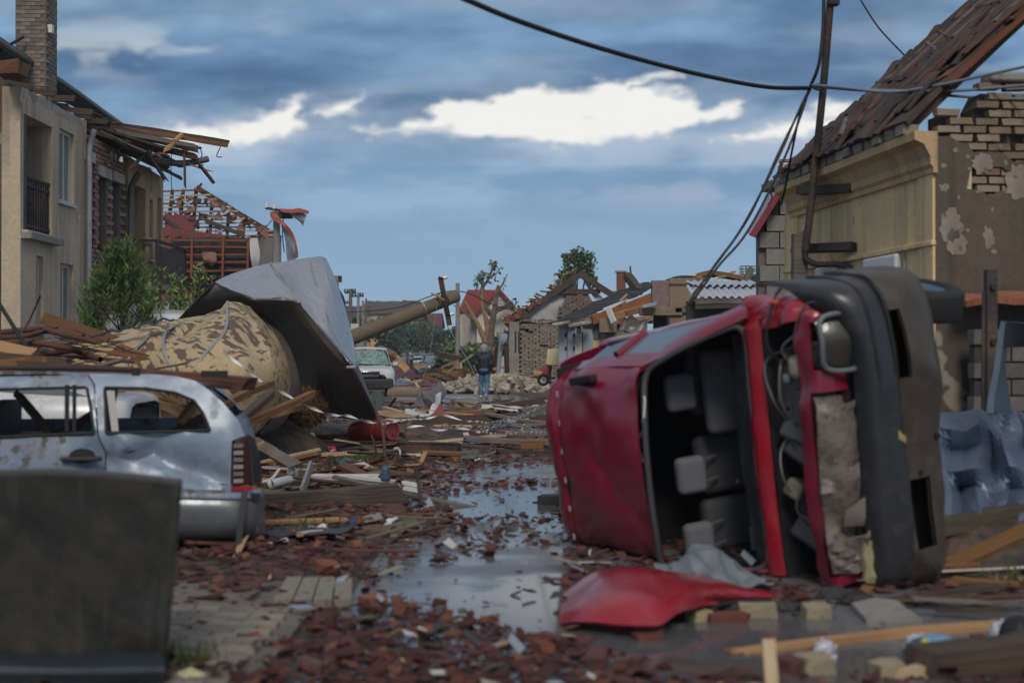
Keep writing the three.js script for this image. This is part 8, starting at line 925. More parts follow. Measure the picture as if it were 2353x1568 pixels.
{
  const r = rng(2024), reds = [[0.1, 0.036, 0.035], [0.13, 0.052, 0.044], [0.075, 0.034, 0.036], [0.18, 0.078, 0.052], [0.075, 0.044, 0.046], [0.11, 0.08, 0.078], [0.15, 0.125, 0.115]], geos = [1, 2, 3, 4, 5, 6].map((s) => shardGeo(s * 7)), bg = [1, 2].map((s) => brickGeo(1.8, 0.7, 0.95, s * 3, 0.35)); geos.push(...bg);
  const base = M({ set: T.brick, color: [1.6, 1.5, 1.5], bumpScale: 0.004, roughness: 0.8 }), n = 46000, per = geos.map(() => []);
  const one = []; let tries = 0;
  while (one.length < n && tries < 900000) { tries++; const d = 5.4 + Math.pow(r(), 1.25) * 36, hw = d * 0.46, x = (r() * 2 - 1) * hw, z = -d; if (r() > rubbleDensity(x, z)) continue; if (d > 14 && r() < step(14, 40, d) * 0.4) continue; one.push([x, z, 0.013 + Math.pow(r(), 3) * 0.06, r()]); }
  one.forEach(([x, z, s, q], i) => per[(q * 40 | 0) % 13 === 0 ? 6 + (i & 1) : i % 6].push([x, z, s]));
  const M4 = new THREE.Matrix4(), Q = new THREE.Quaternion(), E = new THREE.Euler(), c = new THREE.Color();
  const g = new THREE.Group(); g.name = 'brick_rubble'; g.userData = { label: 'small red brick and roof tile fragments strewn over road and verge', category: 'rubble', kind: 'stuff' }; scene.add(g);
  per.forEach((list, k) => { const im = new THREE.InstancedMesh(geos[k], base, list.length); im.name = 'fragments'; im.userData.kind = 'stuff'; list.forEach(([x, z, s], i) => { E.set((r() - 0.5) * 0.7, r() * 6.28, (r() - 0.5) * 0.7); Q.setFromEuler(E); M4.compose(V(x, groundY(x, z) + 0.012 + s * 0.2 + r() * r() * 0.05, z), Q, V(s, s * (0.7 + r() * 0.5), s)); im.setMatrixAt(i, M4); const q = reds[Math.floor(r() * r() * 7)], v = 0.7 + r() * 0.6; c.setRGB(q[0] * v, q[1] * v, q[2] * v); im.setColorAt(i, c); }); g.add(im); });
  // pale and dark bits among them
  const bits = new THREE.InstancedMesh(shardGeo(99), M({ roughness: 0.7 }), 1500); bits.name = 'debris'; bits.userData = { label: 'pale chips, paper and wood splinters scattered among the red rubble', category: 'debris', kind: 'stuff' };
  for (let i = 0; i < 1500; i++) { let x, z, d; do { d = 5.6 + Math.pow(r(), 1.1) * 34; x = (r() * 2 - 1) * d * 0.45; z = -d; } while (r() > rubbleDensity(x, z)); const s = 0.02 + Math.pow(r(), 3) * 0.08; E.set((r() - 0.5) * 0.9, r() * 6.28, (r() - 0.5) * 0.9); Q.setFromEuler(E); M4.compose(V(x, groundY(x, z) + 0.04 + r() * 0.05, z), Q, V(s * (1 + r() * 3 * r()), s * 0.6, s * 0.7)); bits.setMatrixAt(i, M4); const q = [[0.5, 0.49, 0.46], [0.3, 0.27, 0.23], [0.36, 0.24, 0.13], [0.04, 0.04, 0.045], [0.25, 0.3, 0.36], [0.08, 0.1, 0.05]][r() * 6 | 0]; c.setRGB(...q); bits.setColorAt(i, c); } scene.add(bits);
  // larger pieces of brick and tile, each its own
  const mm = brickMats([[0.22, 0.075, 0.048], [0.16, 0.055, 0.042], [0.26, 0.1, 0.06], [0.12, 0.048, 0.042]]), bgs = [1, 2, 3, 4, 5].map((s) => brickGeo(0.15, 0.06, 0.1, 700 + s, 0.4)), tgs = [1, 2, 3].map((s) => shardGeo(800 + s).scale(0.08, 0.08, 0.08)); let k = 0;
  while (k < 240) { const d = 5.7 + Math.pow(r(), 1.5) * 14, x = (r() * 2 - 1) * d * 0.42, z = -d; if (r() > rubbleDensity(x, z) * 0.9) continue; const t = k % 3 === 0, mi = r() * 4 | 0, w = ['warm red', 'dull red', 'orange red', 'dark red'][mi] + (d < 8 ? ' nearest the camera' : d < 12 ? ' beside the wet road' : ' near the long dark beam'), o = solo(t ? 'brick_fragment' : 'tile_fragment', `broken piece of ${t ? 'brick' : 'roof tile'} in the rubble, ${w}`, t ? 'brick fragment' : 'tile fragment', t ? bgs[k % 5] : tgs[k % 3], mm[mi], `broken ${t ? 'brick' : 'roof tile'} pieces in the rubble, ${w}`); const s = 0.55 + r() * 0.6; o.scale.set(s, s, s); o.position.set(x, groundY(x, z) + 0.045 + r() * 0.02, z); o.rotation.set((r() - 0.5) * 0.7, r() * 6.28, (r() - 0.5) * 0.6); k++; }
  // named single blocks
  const blk = (name, label, px, py, w, h, dd, m, ry, cat = 'brick') => { const p = onGround(px, py), o = solo(name, label, cat, brickGeo(w, h, dd, px, 0.18), m); o.position.set(p.x, h / 2, p.z); o.rotation.set(0.03, ry, 0.04); };
  const tanM = M({ set: T.brick, color: [0.36, 0.3, 0.2], bumpScale: 0.006 }), buff = M({ set: T.brick, color: [0.44, 0.38, 0.22], bumpScale: 0.006 });
  blk('brick', 'yellowish half brick under the red panel arch', 1605, 1432, 0.13, 0.08, 0.12, buff, 0.4); blk('brick', 'orange brick lying between two tan bricks before the red car', 1670, 1436, 0.25, 0.075, 0.12, mm[1], 0.1); blk('brick', 'tan brick right of the orange brick before the red car', 1740, 1424, 0.22, 0.1, 0.12, tanM, -0.1); blk('brick', 'square tan brick standing alone right of the red panel', 1872, 1426, 0.15, 0.1, 0.14, tanM, 0.1);
  blk('brick', 'grey tan block in front of the long yellowish plank', 1868, 1555, 0.18, 0.11, 0.14, tanM, 0.2); blk('brick', 'dark red brick lying beside the grey tan block', 1815, 1555, 0.14, 0.1, 0.14, mm[3], 0.5); blk('brick', 'large red brick chunk at the edge of the wet road', 856, 1392, 0.15, 0.07, 0.12, mm[2], 0.6); blk('brick', 'orange brick chip standing alone on the wet road', 940, 1402, 0.09, 0.05, 0.06, mm[2], 0.2); blk('brick', 'tan brick at the bottom right before the dark corner beam', 2040, 1560, 0.16, 0.09, 0.12, tanM, 0.3); blk('brick', 'dark block lying by the red car at its roof', 1268, 1162, 0.3, 0.12, 0.2, mat.dark, 0, 'block'); blk('brick', 'red brick lying under the left end of the red panel', 1490, 1478, 0.16, 0.06, 0.1, mm[1], 0.2);
  const sl = (label, rows) => { const o = solo('paving_slab', label, 'slab', sheet(rows.map((q) => q.map(([x, y, h]) => onGround(x, y, h))), { t: 0.05, nu: 4, nv: 4, linear: true, noise: 0.006 }), mat.concrete); return o; };
  { const g = thing('paving_slab', 'grey slab of joined pavers lying tilted at the road edge', 'slab'); for (let i = 0; i < 4; i++) part(g, 'paver', sheet([[[690 + i * 38 - 30, 1332 + i, 0.06], [690 + i * 38 + 5, 1332 + i, 0.065]], [[650 + i * 46 - 22, 1385, 0.04], [650 + i * 46 + 20, 1386, 0.04]]].map((q) => q.map(([x, y, h]) => onGround(x, y, h))), { t: 0.05, linear: true, nu: 2, nv: 2, noise: 0.004, seed: i }), M({ set: T.concrete, color: [0.85, 0.8, 0.75], bumpScale: 0.006 })); }
  sl('broken grey concrete slab lying on the road beside the red car bumper', [[[1955, 1392, 0.04], [2010, 1380, 0.05], [2060, 1388, 0.05]], [[1990, 1432, 0.03], [2060, 1440, 0.03], [2120, 1432, 0.03]]]);
}
{ // heap of pale bricks before the barn
  const r = rng(61), ms = brickMats([[0.46, 0.41, 0.32], [0.4, 0.34, 0.26], [0.52, 0.47, 0.39], [0.34, 0.29, 0.23], [0.44, 0.36, 0.26]]), gs = [1, 2, 3, 4].map((s) => brickGeo(0.36, 0.15, 0.2, 900 + s, 0.2)), core = new THREE.Group(); 
  const mound = solo('brick_heap', 'low mound of mortar and broken brick under the pale brick heap', 'rubble', (() => { const q = lump(2.3, 0.55, 1.7, 12, 4, 0.25); return q; })(), M({ set: T.brick, color: [0.2, 0.17, 0.14], bumpScale: 0.03 })); mound.position.set(at(1140, 812, 50).x, -0.05, -50); mound.userData.kind = 'stuff';
  for (let i = 0; i < 230; i++) { const a = r() * 6.283, q = Math.pow(r(), 0.6), x = Math.cos(a) * q * 2.35, z = Math.sin(a) * q * 2.0, y = 0.5 * (1 - q * q) + 0.04 + r() * 0.12; const mi = r() * 5 | 0, tone = ['pale tan', 'tan', 'almost white', 'brownish', 'buff'][mi], o = solo('pale_brick', `${tone} brick in the heap before the brick barn`, 'brick', gs[i % 4], ms[mi], `${tone} bricks of the heap before the barn`); o.position.set(mound.position.x + x, y, -50 + z); o.rotation.set((r() - 0.5) * 1.6, r() * 6.28, (r() - 0.5) * 1.6); const s = 0.6 + r() * 0.5; o.scale.set(s, s, s); }
}
{ // tangled debris between the cars and the far street: many small boards
  const r = rng(88), ms = [mat.woodDark, mat.woodGrey, mat.woodFresh, mat.woodRed, mat.woodPale, mat.woodBrown, mat.offwhite, mat.zincDull], gs = [1, 2, 3, 4, 5, 6].map((s) => timber(0.5 + s * 0.18, 0.06 + (s % 3) * 0.035, 0.025 + (s % 2) * 0.02, 1000 + s, { seg: 4, end: 0.06 }));
  const dark = [0, 0, 3, 1, 5, 0, 3, 1, 5, 2, 4, 0, 1, 6, 3], zones = [[560, 1268, 18, 24, 55, 0.12, 'between the beige shell and the red car'], [880, 1290, 26, 40, 65, 0.2, 'in the street between the shell tip and the walking person'], [575, 950, 12.5, 17, 40, 0.16, 'behind the long dark beam'], [420, 980, 9.4, 12, 26, 0.08, 'among the red rubble'], [960, 1180, 50, 66, 50, 0.8, 'in the timber pile beyond the walking person'], [-20, 330, 12.5, 17, 46, 0.7, 'in the heap behind the silver estate'], [2160, 2352, 7.2, 9, 14, 0.12, 'at the foot of the blue grey sheeting']];
  for (const [x0, x1, d0, d1, n, hh, where] of zones) for (let i = 0; i < n; i++) { const d = d0 + r() * (d1 - d0), x = (x0 + r() * (x1 - x0) - 1176) / 3000 * d, dk = n === 46; const mi = dk ? [0, 1, 3, 0, 5][r() * 5 | 0] : dark[r() * 15 | 0], tone = ['dark', 'grey', 'orange', 'reddish', 'pale', 'brown', 'white', 'dull metal'][mi], o = solo('splintered_board', `${tone} splintered board lying ${where}`, 'board', gs[r() * 6 | 0], ms[mi], `${tone} splintered boards ${where}`); const s = n === 50 ? 1.6 : d < 12 ? 0.55 : dk ? 0.7 : 1; o.scale.set(s, s, s); o.position.set(x, groundY(x, -d) + 0.03 + r() * r() * hh + (dk ? 0.75 + r() * 0.5 : 0), -d); o.rotation.set((r() - 0.5) * 0.6, (r() - 0.5) * (r() < 0.7 ? 1.0 : 3.1), (r() - 0.5) * (n === 50 ? 0.8 : dk ? 0.4 : 0.2)); }
}
{ // branches heaped before the houses
  const r = rng(17), lab = ['long bare branch on the heap before the beige house', 'crooked bare branch low on the heap before the beige house', 'thin bare branch arching over the heap by the house', 'bare forked branch behind the front of the estate roof', 'dark branch lying along the foot of the beige house', 'thin twig standing up from the heap by the house'];
  [[[-10, 775], [60, 770], [120, 762], [190, 775]], [[-10, 790], [70, 785], [150, 800], [210, 815]], [[20, 800], [60, 745], [75, 715], [90, 680]], [[-10, 805], [80, 812], [160, 806], [230, 825]], [[0, 765], [80, 758], [140, 768], [220, 785]], [[60, 820], [75, 780], [85, 760], [130, 750]]].forEach((p, i) => solo('bare_branch', lab[i], 'branch', tube(p.map(([x, y]) => at(x, y + (r() - 0.5) * 6, 14.5 + r())), i === 2 || i === 5 ? 0.012 : 0.035, 30, 6), mat.woodRed));
  const hp = solo('debris_heap', 'dark heap of earth, twigs and rubbish before the left houses', 'debris heap', lump(4.4, 1.55, 3.0, 51, 5, 0.3), mat.earth); hp.position.set(-7.4, -0.1, -18.8); hp.userData.kind = 'stuff';
  const hq = solo('debris_heap', 'dark rubbish heap under the torn metal shell', 'debris heap', lump(3.0, 0.45, 1.0, 53, 5, 0.4), mat.earth); hq.position.set(-3.6, -0.15, -22.6); hq.userData.kind = 'stuff';
  const tw = new THREE.InstancedMesh(new THREE.CylinderGeometry(0.004, 0.009, 0.9, 5), mat.woodDark, 700), M4 = new THREE.Matrix4(), Q = new THREE.Quaternion(), E = new THREE.Euler(); for (let i = 0; i < 700; i++) { E.set((r() - 0.5) * 0.5, r() * 6.28, 1.57 + (r() - 0.5) * 0.7, 'YXZ'); Q.setFromEuler(E); M4.compose(V(-10 + r() * 5, 0.8 + r() * 0.85, -15.5 - r() * 4), Q, V(1, 0.5 + r() * 1.2, 1)); tw.setMatrixAt(i, M4); } tw.name = 'twigs'; tw.userData = { label: 'tangle of thin twigs on the heap before the left houses', category: 'twigs', kind: 'stuff' }; scene.add(tw);
}
// ---------------------------------------------------------------- plants
function leafGeo(l, w) { const g = new THREE.BufferGeometry(); g.setAttribute('position', new THREE.Float32BufferAttribute([0, 0, 0, w, l * 0.45, 0.12 * l, -w, l * 0.45, 0.12 * l, 0, l, 0], 3)); g.setAttribute('uv', new THREE.Float32BufferAttribute([0.5, 0, 1, 0.5, 0, 0.5, 0.5, 1], 2)); g.setIndex([0, 1, 2, 1, 3, 2]); g.computeVertexNormals(); return g; }
const leafM = M({ roughness: 0.6 }), leafGloss = M({ roughness: 0.38 });
function foliage(parent, name, geo, list, cols, seed, m = leafM) { const r = rng(seed), im = new THREE.InstancedMesh(geo, m, list.length), M4 = new THREE.Matrix4(), c = new THREE.Color(); list.forEach(([p, q, s, tone], i) => { M4.compose(p, q, V(s, s, s)); im.setMatrixAt(i, M4); const a = cols[r() * cols.length | 0], k = (0.75 + r() * 0.5) * (tone ?? 1); c.setRGB(a[0] * k, a[1] * k, a[2] * k); im.setColorAt(i, c); }); im.name = name; im.userData.kind = 'stuff'; parent.add(im); return im; }
const dirQ = (d, spin) => new THREE.Quaternion().setFromUnitVectors(V(0, 1, 0), d.clone().normalize()).multiply(new THREE.Quaternion().setFromAxisAngle(V(0, 1, 0), spin));
{ // pine-like bush in front of the brick house: upright plumes of needles
  const g = thing('pine_bush', 'dense green young pine growing before the bare brick house', 'pine tree', V(at(278, 812, 21).x, 0, -21)), r = rng(71), list = [], S = 21 / 3000; part(g, 'trunk', rod(V(0, 0, 0), V(0.02, 3.0, 0), 0.07, 0.02), mat.woodDark);
  const prof = (h) => 0.84 * Math.min(1, h * 2.2 + 0.35) * Math.pow(1 - h, 0.62) + 0.03, pc = [];
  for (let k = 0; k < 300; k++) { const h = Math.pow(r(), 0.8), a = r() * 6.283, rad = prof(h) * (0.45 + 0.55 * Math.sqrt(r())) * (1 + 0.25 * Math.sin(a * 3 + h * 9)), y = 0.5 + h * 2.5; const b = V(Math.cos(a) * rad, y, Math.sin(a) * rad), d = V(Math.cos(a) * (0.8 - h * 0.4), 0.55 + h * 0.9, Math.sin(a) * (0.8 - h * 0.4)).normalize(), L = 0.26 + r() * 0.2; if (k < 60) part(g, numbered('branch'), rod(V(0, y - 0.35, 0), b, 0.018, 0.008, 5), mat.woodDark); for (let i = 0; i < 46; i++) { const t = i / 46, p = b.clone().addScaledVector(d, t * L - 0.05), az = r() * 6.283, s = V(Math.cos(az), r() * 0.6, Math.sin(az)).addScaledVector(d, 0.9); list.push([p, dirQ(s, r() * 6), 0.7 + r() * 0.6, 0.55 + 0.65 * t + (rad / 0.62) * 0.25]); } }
  foliage(g, 'needles', leafGeo(0.11, 0.007), list, [[0.06, 0.12, 0.03], [0.085, 0.155, 0.03], [0.045, 0.09, 0.035], [0.11, 0.18, 0.03]], 3);
}
function leafyBush(name, label, base, rx, h, n, cols, seed, o = {}) {
  const g = thing(name, label, o.cat ?? 'bush', base), r = rng(seed), list = [], ls = o.leaf ?? 0.13; const stems = o.stems ?? 26;
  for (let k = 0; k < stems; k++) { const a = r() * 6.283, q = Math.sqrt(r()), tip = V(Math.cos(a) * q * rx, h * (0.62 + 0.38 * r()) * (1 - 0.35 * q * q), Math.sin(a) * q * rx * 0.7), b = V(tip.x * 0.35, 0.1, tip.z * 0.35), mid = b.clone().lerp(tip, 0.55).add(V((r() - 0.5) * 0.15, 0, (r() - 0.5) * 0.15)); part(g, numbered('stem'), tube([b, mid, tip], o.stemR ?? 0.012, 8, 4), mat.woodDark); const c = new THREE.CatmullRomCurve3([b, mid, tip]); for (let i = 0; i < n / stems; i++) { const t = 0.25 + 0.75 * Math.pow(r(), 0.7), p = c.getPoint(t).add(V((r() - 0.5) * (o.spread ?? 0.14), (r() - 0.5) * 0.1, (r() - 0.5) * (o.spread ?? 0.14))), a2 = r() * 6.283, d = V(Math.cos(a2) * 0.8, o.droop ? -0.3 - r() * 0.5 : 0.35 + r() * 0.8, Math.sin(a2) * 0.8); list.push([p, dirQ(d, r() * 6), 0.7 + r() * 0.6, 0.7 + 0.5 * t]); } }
  foliage(g, 'leaves', leafGeo(ls, ls * 0.2), list, cols, seed + 1, o.m ?? leafGloss); return g;
}
const lau = [[0.1, 0.15, 0.035], [0.14, 0.19, 0.045], [0.06, 0.1, 0.03], [0.19, 0.23, 0.075]];
leafyBush('laurel_bush', 'glossy leaved laurel bush between the pine and the torn shell', V(at(420, 812, 22.6).x, 0.3, -22.6), 0.95, 3.1, 3000, lau, 5, { stems: 44 }); leafyBush('laurel_bush', 'smaller laurel bush at the corner below the balcony', V(at(360, 812, 23).x, 0.3, -23), 0.5, 2.9, 1200, lau, 8, { stems: 24 }); leafyBush('laurel_bush', 'lower laurel shoots rising behind the grey metal ridge', V(at(500, 812, 23).x, 0.3, -23), 0.5, 2.65, 1300, lau, 9, { stems: 22 }); leafyBush('dark_shrub', 'dark scrappy shrub at the downpipe of the beige house', V(at(205, 812, 20.5).x, 0.2, -20.5), 0.4, 1.35, 800, [[0.03, 0.06, 0.025], [0.05, 0.08, 0.03]], 10, { stems: 18, leaf: 0.09 });
// trees
function limb(pts, r0, r1, n = 8) { const c = new THREE.CatmullRomCurve3(pts), g = new THREE.TubeGeometry(c, pts.length * 7, 1, n, false), p = g.attributes.position, seg = pts.length * 7, cs = [...Array(seg + 1).keys()].map((i) => c.getPointAt(i / seg)); for (let i = 0; i <= seg; i++) for (let j = 0; j <= n; j++) { const k = i * (n + 1) + j, q = mix(r0, r1, i / seg) * (0.9 + 0.2 * n3(i * 0.7, j * 1.3, 5)); p.setXYZ(k, cs[i].x + (p.getX(k) - cs[i].x) * q, cs[i].y + (p.getY(k) - cs[i].y) * q, cs[i].z + (p.getZ(k) - cs[i].z) * q); } g.computeVertexNormals(); return boxUV(g); }
const bark = M({ set: T.woodGrey, bumpScale: 0.02, color: [1.15, 1.0, 0.85] }), rawWood = M({ set: T.woodPale, color: [0.6, 0.52, 0.44] });
{
  const D = 74, g = thing('broken_tree', 'storm broken tree with split pale trunk and few leaves', 'tree', V(at(1122, 812, D).x, 0, -D)), L = (x, y, d = D) => local(g, x, y, d), r = rng(4);
  const trunk = part(g, 'trunk', limb([V(0, 0, 0), L(1122, 840), L(1120, 810), L(1120, 785)], 0.45, 0.3, 10), bark);
  const B = (pts, a, b, m = bark) => part(g, 'limb', limb(pts.map(([x, y, d]) => L(x, y, d)), a, b), m);
  B([[1122, 810], [1128, 760], [1136, 710], [1145, 655]], 0.26, 0.09); B([[1122, 800], [1108, 768], [1092, 735], [1066, 690]], 0.2, 0.06, rawWood); B([[1122, 790], [1118, 740], [1108, 700], [1108, 645]], 0.18, 0.07, rawWood); B([[1130, 750], [1135, 700], [1140, 660]], 0.11, 0.04, rawWood); B([[1100, 745], [1070, 720], [1042, 700]], 0.1, 0.03); B([[1108, 660], [1122, 640], [1130, 618], [1134, 600]], 0.09, 0.03); B([[1136, 680], [1150, 660], [1160, 640], [1166, 628]], 0.08, 0.02); B([[1112, 668], [1102, 640], [1098, 625]], 0.07, 0.02); B([[1122, 640], [1140, 628], [1152, 612]], 0.05, 0.015); B([[1130, 720], [1112, 700], [1108, 660]], 0.14, 0.04); B([[1138, 720], [1160, 700], [1178, 690]], 0.06, 0.02); 
  const list = []; for (const [x, y, s, n] of [[1100, 640, 15, 46], [1112, 630, 13, 34], [1132, 608, 11, 44], [1138, 625, 13, 22], [1096, 655, 11, 26], [1162, 650, 10, 8], [1128, 645, 15, 20], [1180, 700, 14, 30]]) for (let i = 0; i < n; i++) list.push([L(x + (r() + r() - 1) * s, y + (r() + r() - 1) * s, D + (r() - 0.5) * 1.2), dirQ(V(r() - 0.5, r() - 0.5, r() - 0.5), r() * 6), 0.7 + r() * 0.7]); foliage(g, 'leaves', leafGeo(0.2, 0.06), list, [[0.07, 0.11, 0.035], [0.05, 0.085, 0.03], [0.1, 0.14, 0.05]], 8);
}
function crownTree(name, label, base, h, blobs, cols, seed, o = {}) {
  const g = thing(name, label, o.cat ?? 'tree', base), r = rng(seed), list = []; part(g, 'trunk', limb([V(0, -0.2, 0), V(0.1, h * 0.3, 0), V(-0.05, h * 0.62, 0.1), V(0, h * 0.85, 0)], o.tr ?? 0.28, 0.06), mat.woodDark);
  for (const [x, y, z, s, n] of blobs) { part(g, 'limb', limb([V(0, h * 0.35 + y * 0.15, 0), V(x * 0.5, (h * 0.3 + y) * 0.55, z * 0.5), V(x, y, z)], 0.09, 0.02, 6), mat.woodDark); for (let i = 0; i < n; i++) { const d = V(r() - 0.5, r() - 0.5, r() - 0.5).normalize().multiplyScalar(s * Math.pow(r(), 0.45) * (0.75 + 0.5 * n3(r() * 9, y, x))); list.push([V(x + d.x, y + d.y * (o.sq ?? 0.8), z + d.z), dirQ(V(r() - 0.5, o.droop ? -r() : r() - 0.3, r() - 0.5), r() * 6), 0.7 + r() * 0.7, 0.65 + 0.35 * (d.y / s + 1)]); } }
  foliage(g, 'leaves', leafGeo(o.leaf ?? 0.4, (o.leaf ?? 0.4) * (o.lw ?? 0.32)), list, cols, seed + 1); return g;
}
const gD = [[0.045, 0.08, 0.045], [0.065, 0.105, 0.05], [0.035, 0.062, 0.038]], gM = [[0.075, 0.12, 0.04], [0.1, 0.15, 0.05], [0.06, 0.095, 0.04]], gB = [[0.1, 0.16, 0.05], [0.13, 0.19, 0.06], [0.075, 0.12, 0.04]];
{ const D = 72, b = at(1322, 812, D); crownTree('leafy_tree', 'leafy green tree rising behind the open barn gable', V(b.x, 0, b.z), 6.2, [[0, 6.3, 0, 0.8, 340], [-0.55, 5.7, 0.1, 0.6, 220], [0.6, 6.1, 0, 0.55, 200], [0.15, 6.95, 0, 0.45, 170], [0.7, 6.7, 0, 0.4, 110], [-0.95, 5.1, 0, 0.35, 160], [0.9, 5.5, 0, 0.35, 180], [-0.4, 6.75, 0, 0.35, 160]], gM, 21, { leaf: 0.2 }); }
const hedge = (label, px, d, h, w, n, cols, seed, o = {}) => { const b = at(px, 812, d), r = rng(seed), bl = []; for (let i = 0; i < 7; i++) bl.push([(r() - 0.5) * w, h * (0.3 + r() * 0.6), (r() - 0.5) * w * 0.6, w * (0.22 + r() * 0.14), n / 7]); return crownTree(o.name ?? 'dark_tree', label, V(b.x, 0, b.z), h, bl, cols, seed, { leaf: d > 130 ? 0.5 : 0.24, tr: 0.12, ...o }); };
hedge('dark weeping tree left of the far white car', 905, 168, 5.4, 5.6, 1500, gD, 31, { droop: true }); hedge('dark rounded tree beside the far white car', 935, 174, 6.2, 6.6, 1700, gD, 32, { droop: true, lw: 0.2 }); hedge('dark full tree spreading behind the far white car', 985, 178, 6.0, 6.4, 1600, gD, 47, { droop: true }); hedge('tall dark tree filling the gap below the fallen pole', 880, 160, 5.6, 5, 1300, gD, 33); hedge('dark narrow tree between the poles of the row', 812, 150, 6.2, 3, 1000, gD, 34); hedge('mid green shrub right of the far white car', 1040, 92, 1.9, 1.8, 1500, gB, 35, { name: 'green_shrub', cat: 'shrub' }); hedge('bright green shrub above the timber pile', 1062, 84, 2.0, 2.0, 1500, gB, 36, { name: 'green_shrub', cat: 'shrub' }); hedge('dark tree before the white gabled house', 1078, 95, 3.6, 2.6, 1300, gD, 37); hedge('dusky tree right of the broken tree', 1160, 84, 3.2, 1.8, 900, gD, 38); hedge('dark bush left of the white gabled house', 1030, 120, 4.0, 2.8, 1300, gD, 39); hedge('low scrub behind the pale hatchback', 872, 84, 1.4, 1.8, 1100, gD, 40, { name: 'green_shrub', cat: 'shrub' }); hedge('ragged green shrub covering the dark blue car', 1020, 82, 1.4, 0.9, 400, gM, 41, { name: 'green_shrub', cat: 'shrub' }); hedge('distant tree beyond the barn roof edge', 1200, 96, 4.6, 2.6, 700, gD, 42); hedge('far tree behind the long pale house', 975, 130, 5, 5, 900, gD, 43);
hedge('dark bush glimpsed left of the pole row', 778, 88, 2.6, 2.6, 900, gD, 45); hedge('fallen crown of dark leaves beneath the broken tree', 1100, 70, 1.6, 1.4, 1100, gM, 46, { name: 'felled_branches', cat: 'branches' });
{ // grass tufts at the verge
  const r = rng(90), list = []; for (const [px, py, n, s] of [[430, 1548, 70, 0.16], [835, 1070, 220, 0.5], [690, 1150, 160, 0.4], [560, 1240, 80, 0.3], [940, 902, 120, 0.7], [2330, 1350, 120, 0.35], [700, 1230, 60, 0.3], [760, 1100, 120, 0.5]]) { const b = onGround(px, py); for (let i = 0; i < n; i++) { const a = r() * 6.28, q = r() * s; list.push([V(b.x + Math.cos(a) * q, groundY(b.x, b.z), b.z + Math.sin(a) * q), dirQ(V((r() - 0.5) * 0.9, 1, (r() - 0.5) * 0.9), r() * 6), 0.6 + r() * 0.8]); } }
  const im = foliage(scene, 'grass', leafGeo(0.14, 0.006), list, [[0.08, 0.1, 0.03], [0.12, 0.13, 0.045], [0.05, 0.08, 0.025]], 6); im.userData = { label: 'sparse tufts of grass along the verge', category: 'grass', kind: 'stuff' };
}
// ---------------------------------------------------------------- people
function fieldMesh(bones, res, k = 0.03) {                              // one continuous surface round tapered bones
  const lo = V(9, 9, 9), hi = V(-9, -9, -9); for (const [a, b, ra, rb] of bones) for (const [p, q] of [[a, ra], [b, rb]]) { lo.min(p.clone().subScalar(q + 0.06)); hi.max(p.clone().addScalar(q + 0.06)); }
  const c = lo.clone().add(hi).multiplyScalar(0.5), half = Math.max(hi.x - lo.x, hi.y - lo.y, hi.z - lo.z) / 2, mc = new MarchingCubes(res, new THREE.MeshBasicMaterial(), false, false, 400000); mc.isolation = 0;
  const pr = bones.map(([a, b, ra, rb]) => { const d = b.clone().sub(a); return [a.x, a.y, a.z, d.x, d.y, d.z, Math.max(1e-9, d.lengthSq()), ra, rb]; });
  for (let z = 0; z < res; z++) for (let y = 0; y < res; y++) for (let x = 0; x < res; x++) { const px = c.x + (x / res * 2 - 1) * half, py = c.y + (y / res * 2 - 1) * half, pz = c.z + (z / res * 2 - 1) * half; let s = 1e3; for (const [ax, ay, az, dx, dy, dz, l2, ra, rb] of pr) { const t = Math.min(1, Math.max(0, ((px - ax) * dx + (py - ay) * dy + (pz - az) * dz) / l2)), ex = px - ax - dx * t, ey = py - ay - dy * t, ez = pz - az - dz * t, d = Math.sqrt(ex * ex + ey * ey + ez * ez) - (ra + (rb - ra) * t); const h = Math.max(0, Math.min(1, 0.5 + 0.5 * (d - s) / k)); s = d + (s - d) * h - k * h * (1 - h); } mc.field[x + y * res + z * res * res] = -s; }
  mc.update(); const n = mc.count, P = new Float32Array(n * 3), N = new Float32Array(n * 3); for (let i = 0; i < n; i++) { P[i * 3] = c.x + mc.positionArray[i * 3] * half; P[i * 3 + 1] = c.y + mc.positionArray[i * 3 + 1] * half; P[i * 3 + 2] = c.z + mc.positionArray[i * 3 + 2] * half; N[i * 3] = mc.normalArray[i * 3]; N[i * 3 + 1] = mc.normalArray[i * 3 + 1]; N[i * 3 + 2] = mc.normalArray[i * 3 + 2]; }
  let g = new THREE.BufferGeometry(); g.setAttribute('position', new THREE.BufferAttribute(P, 3)); g = mergeVertices(g, 1e-4); g.computeVertexNormals(); return boxUV(g);
}
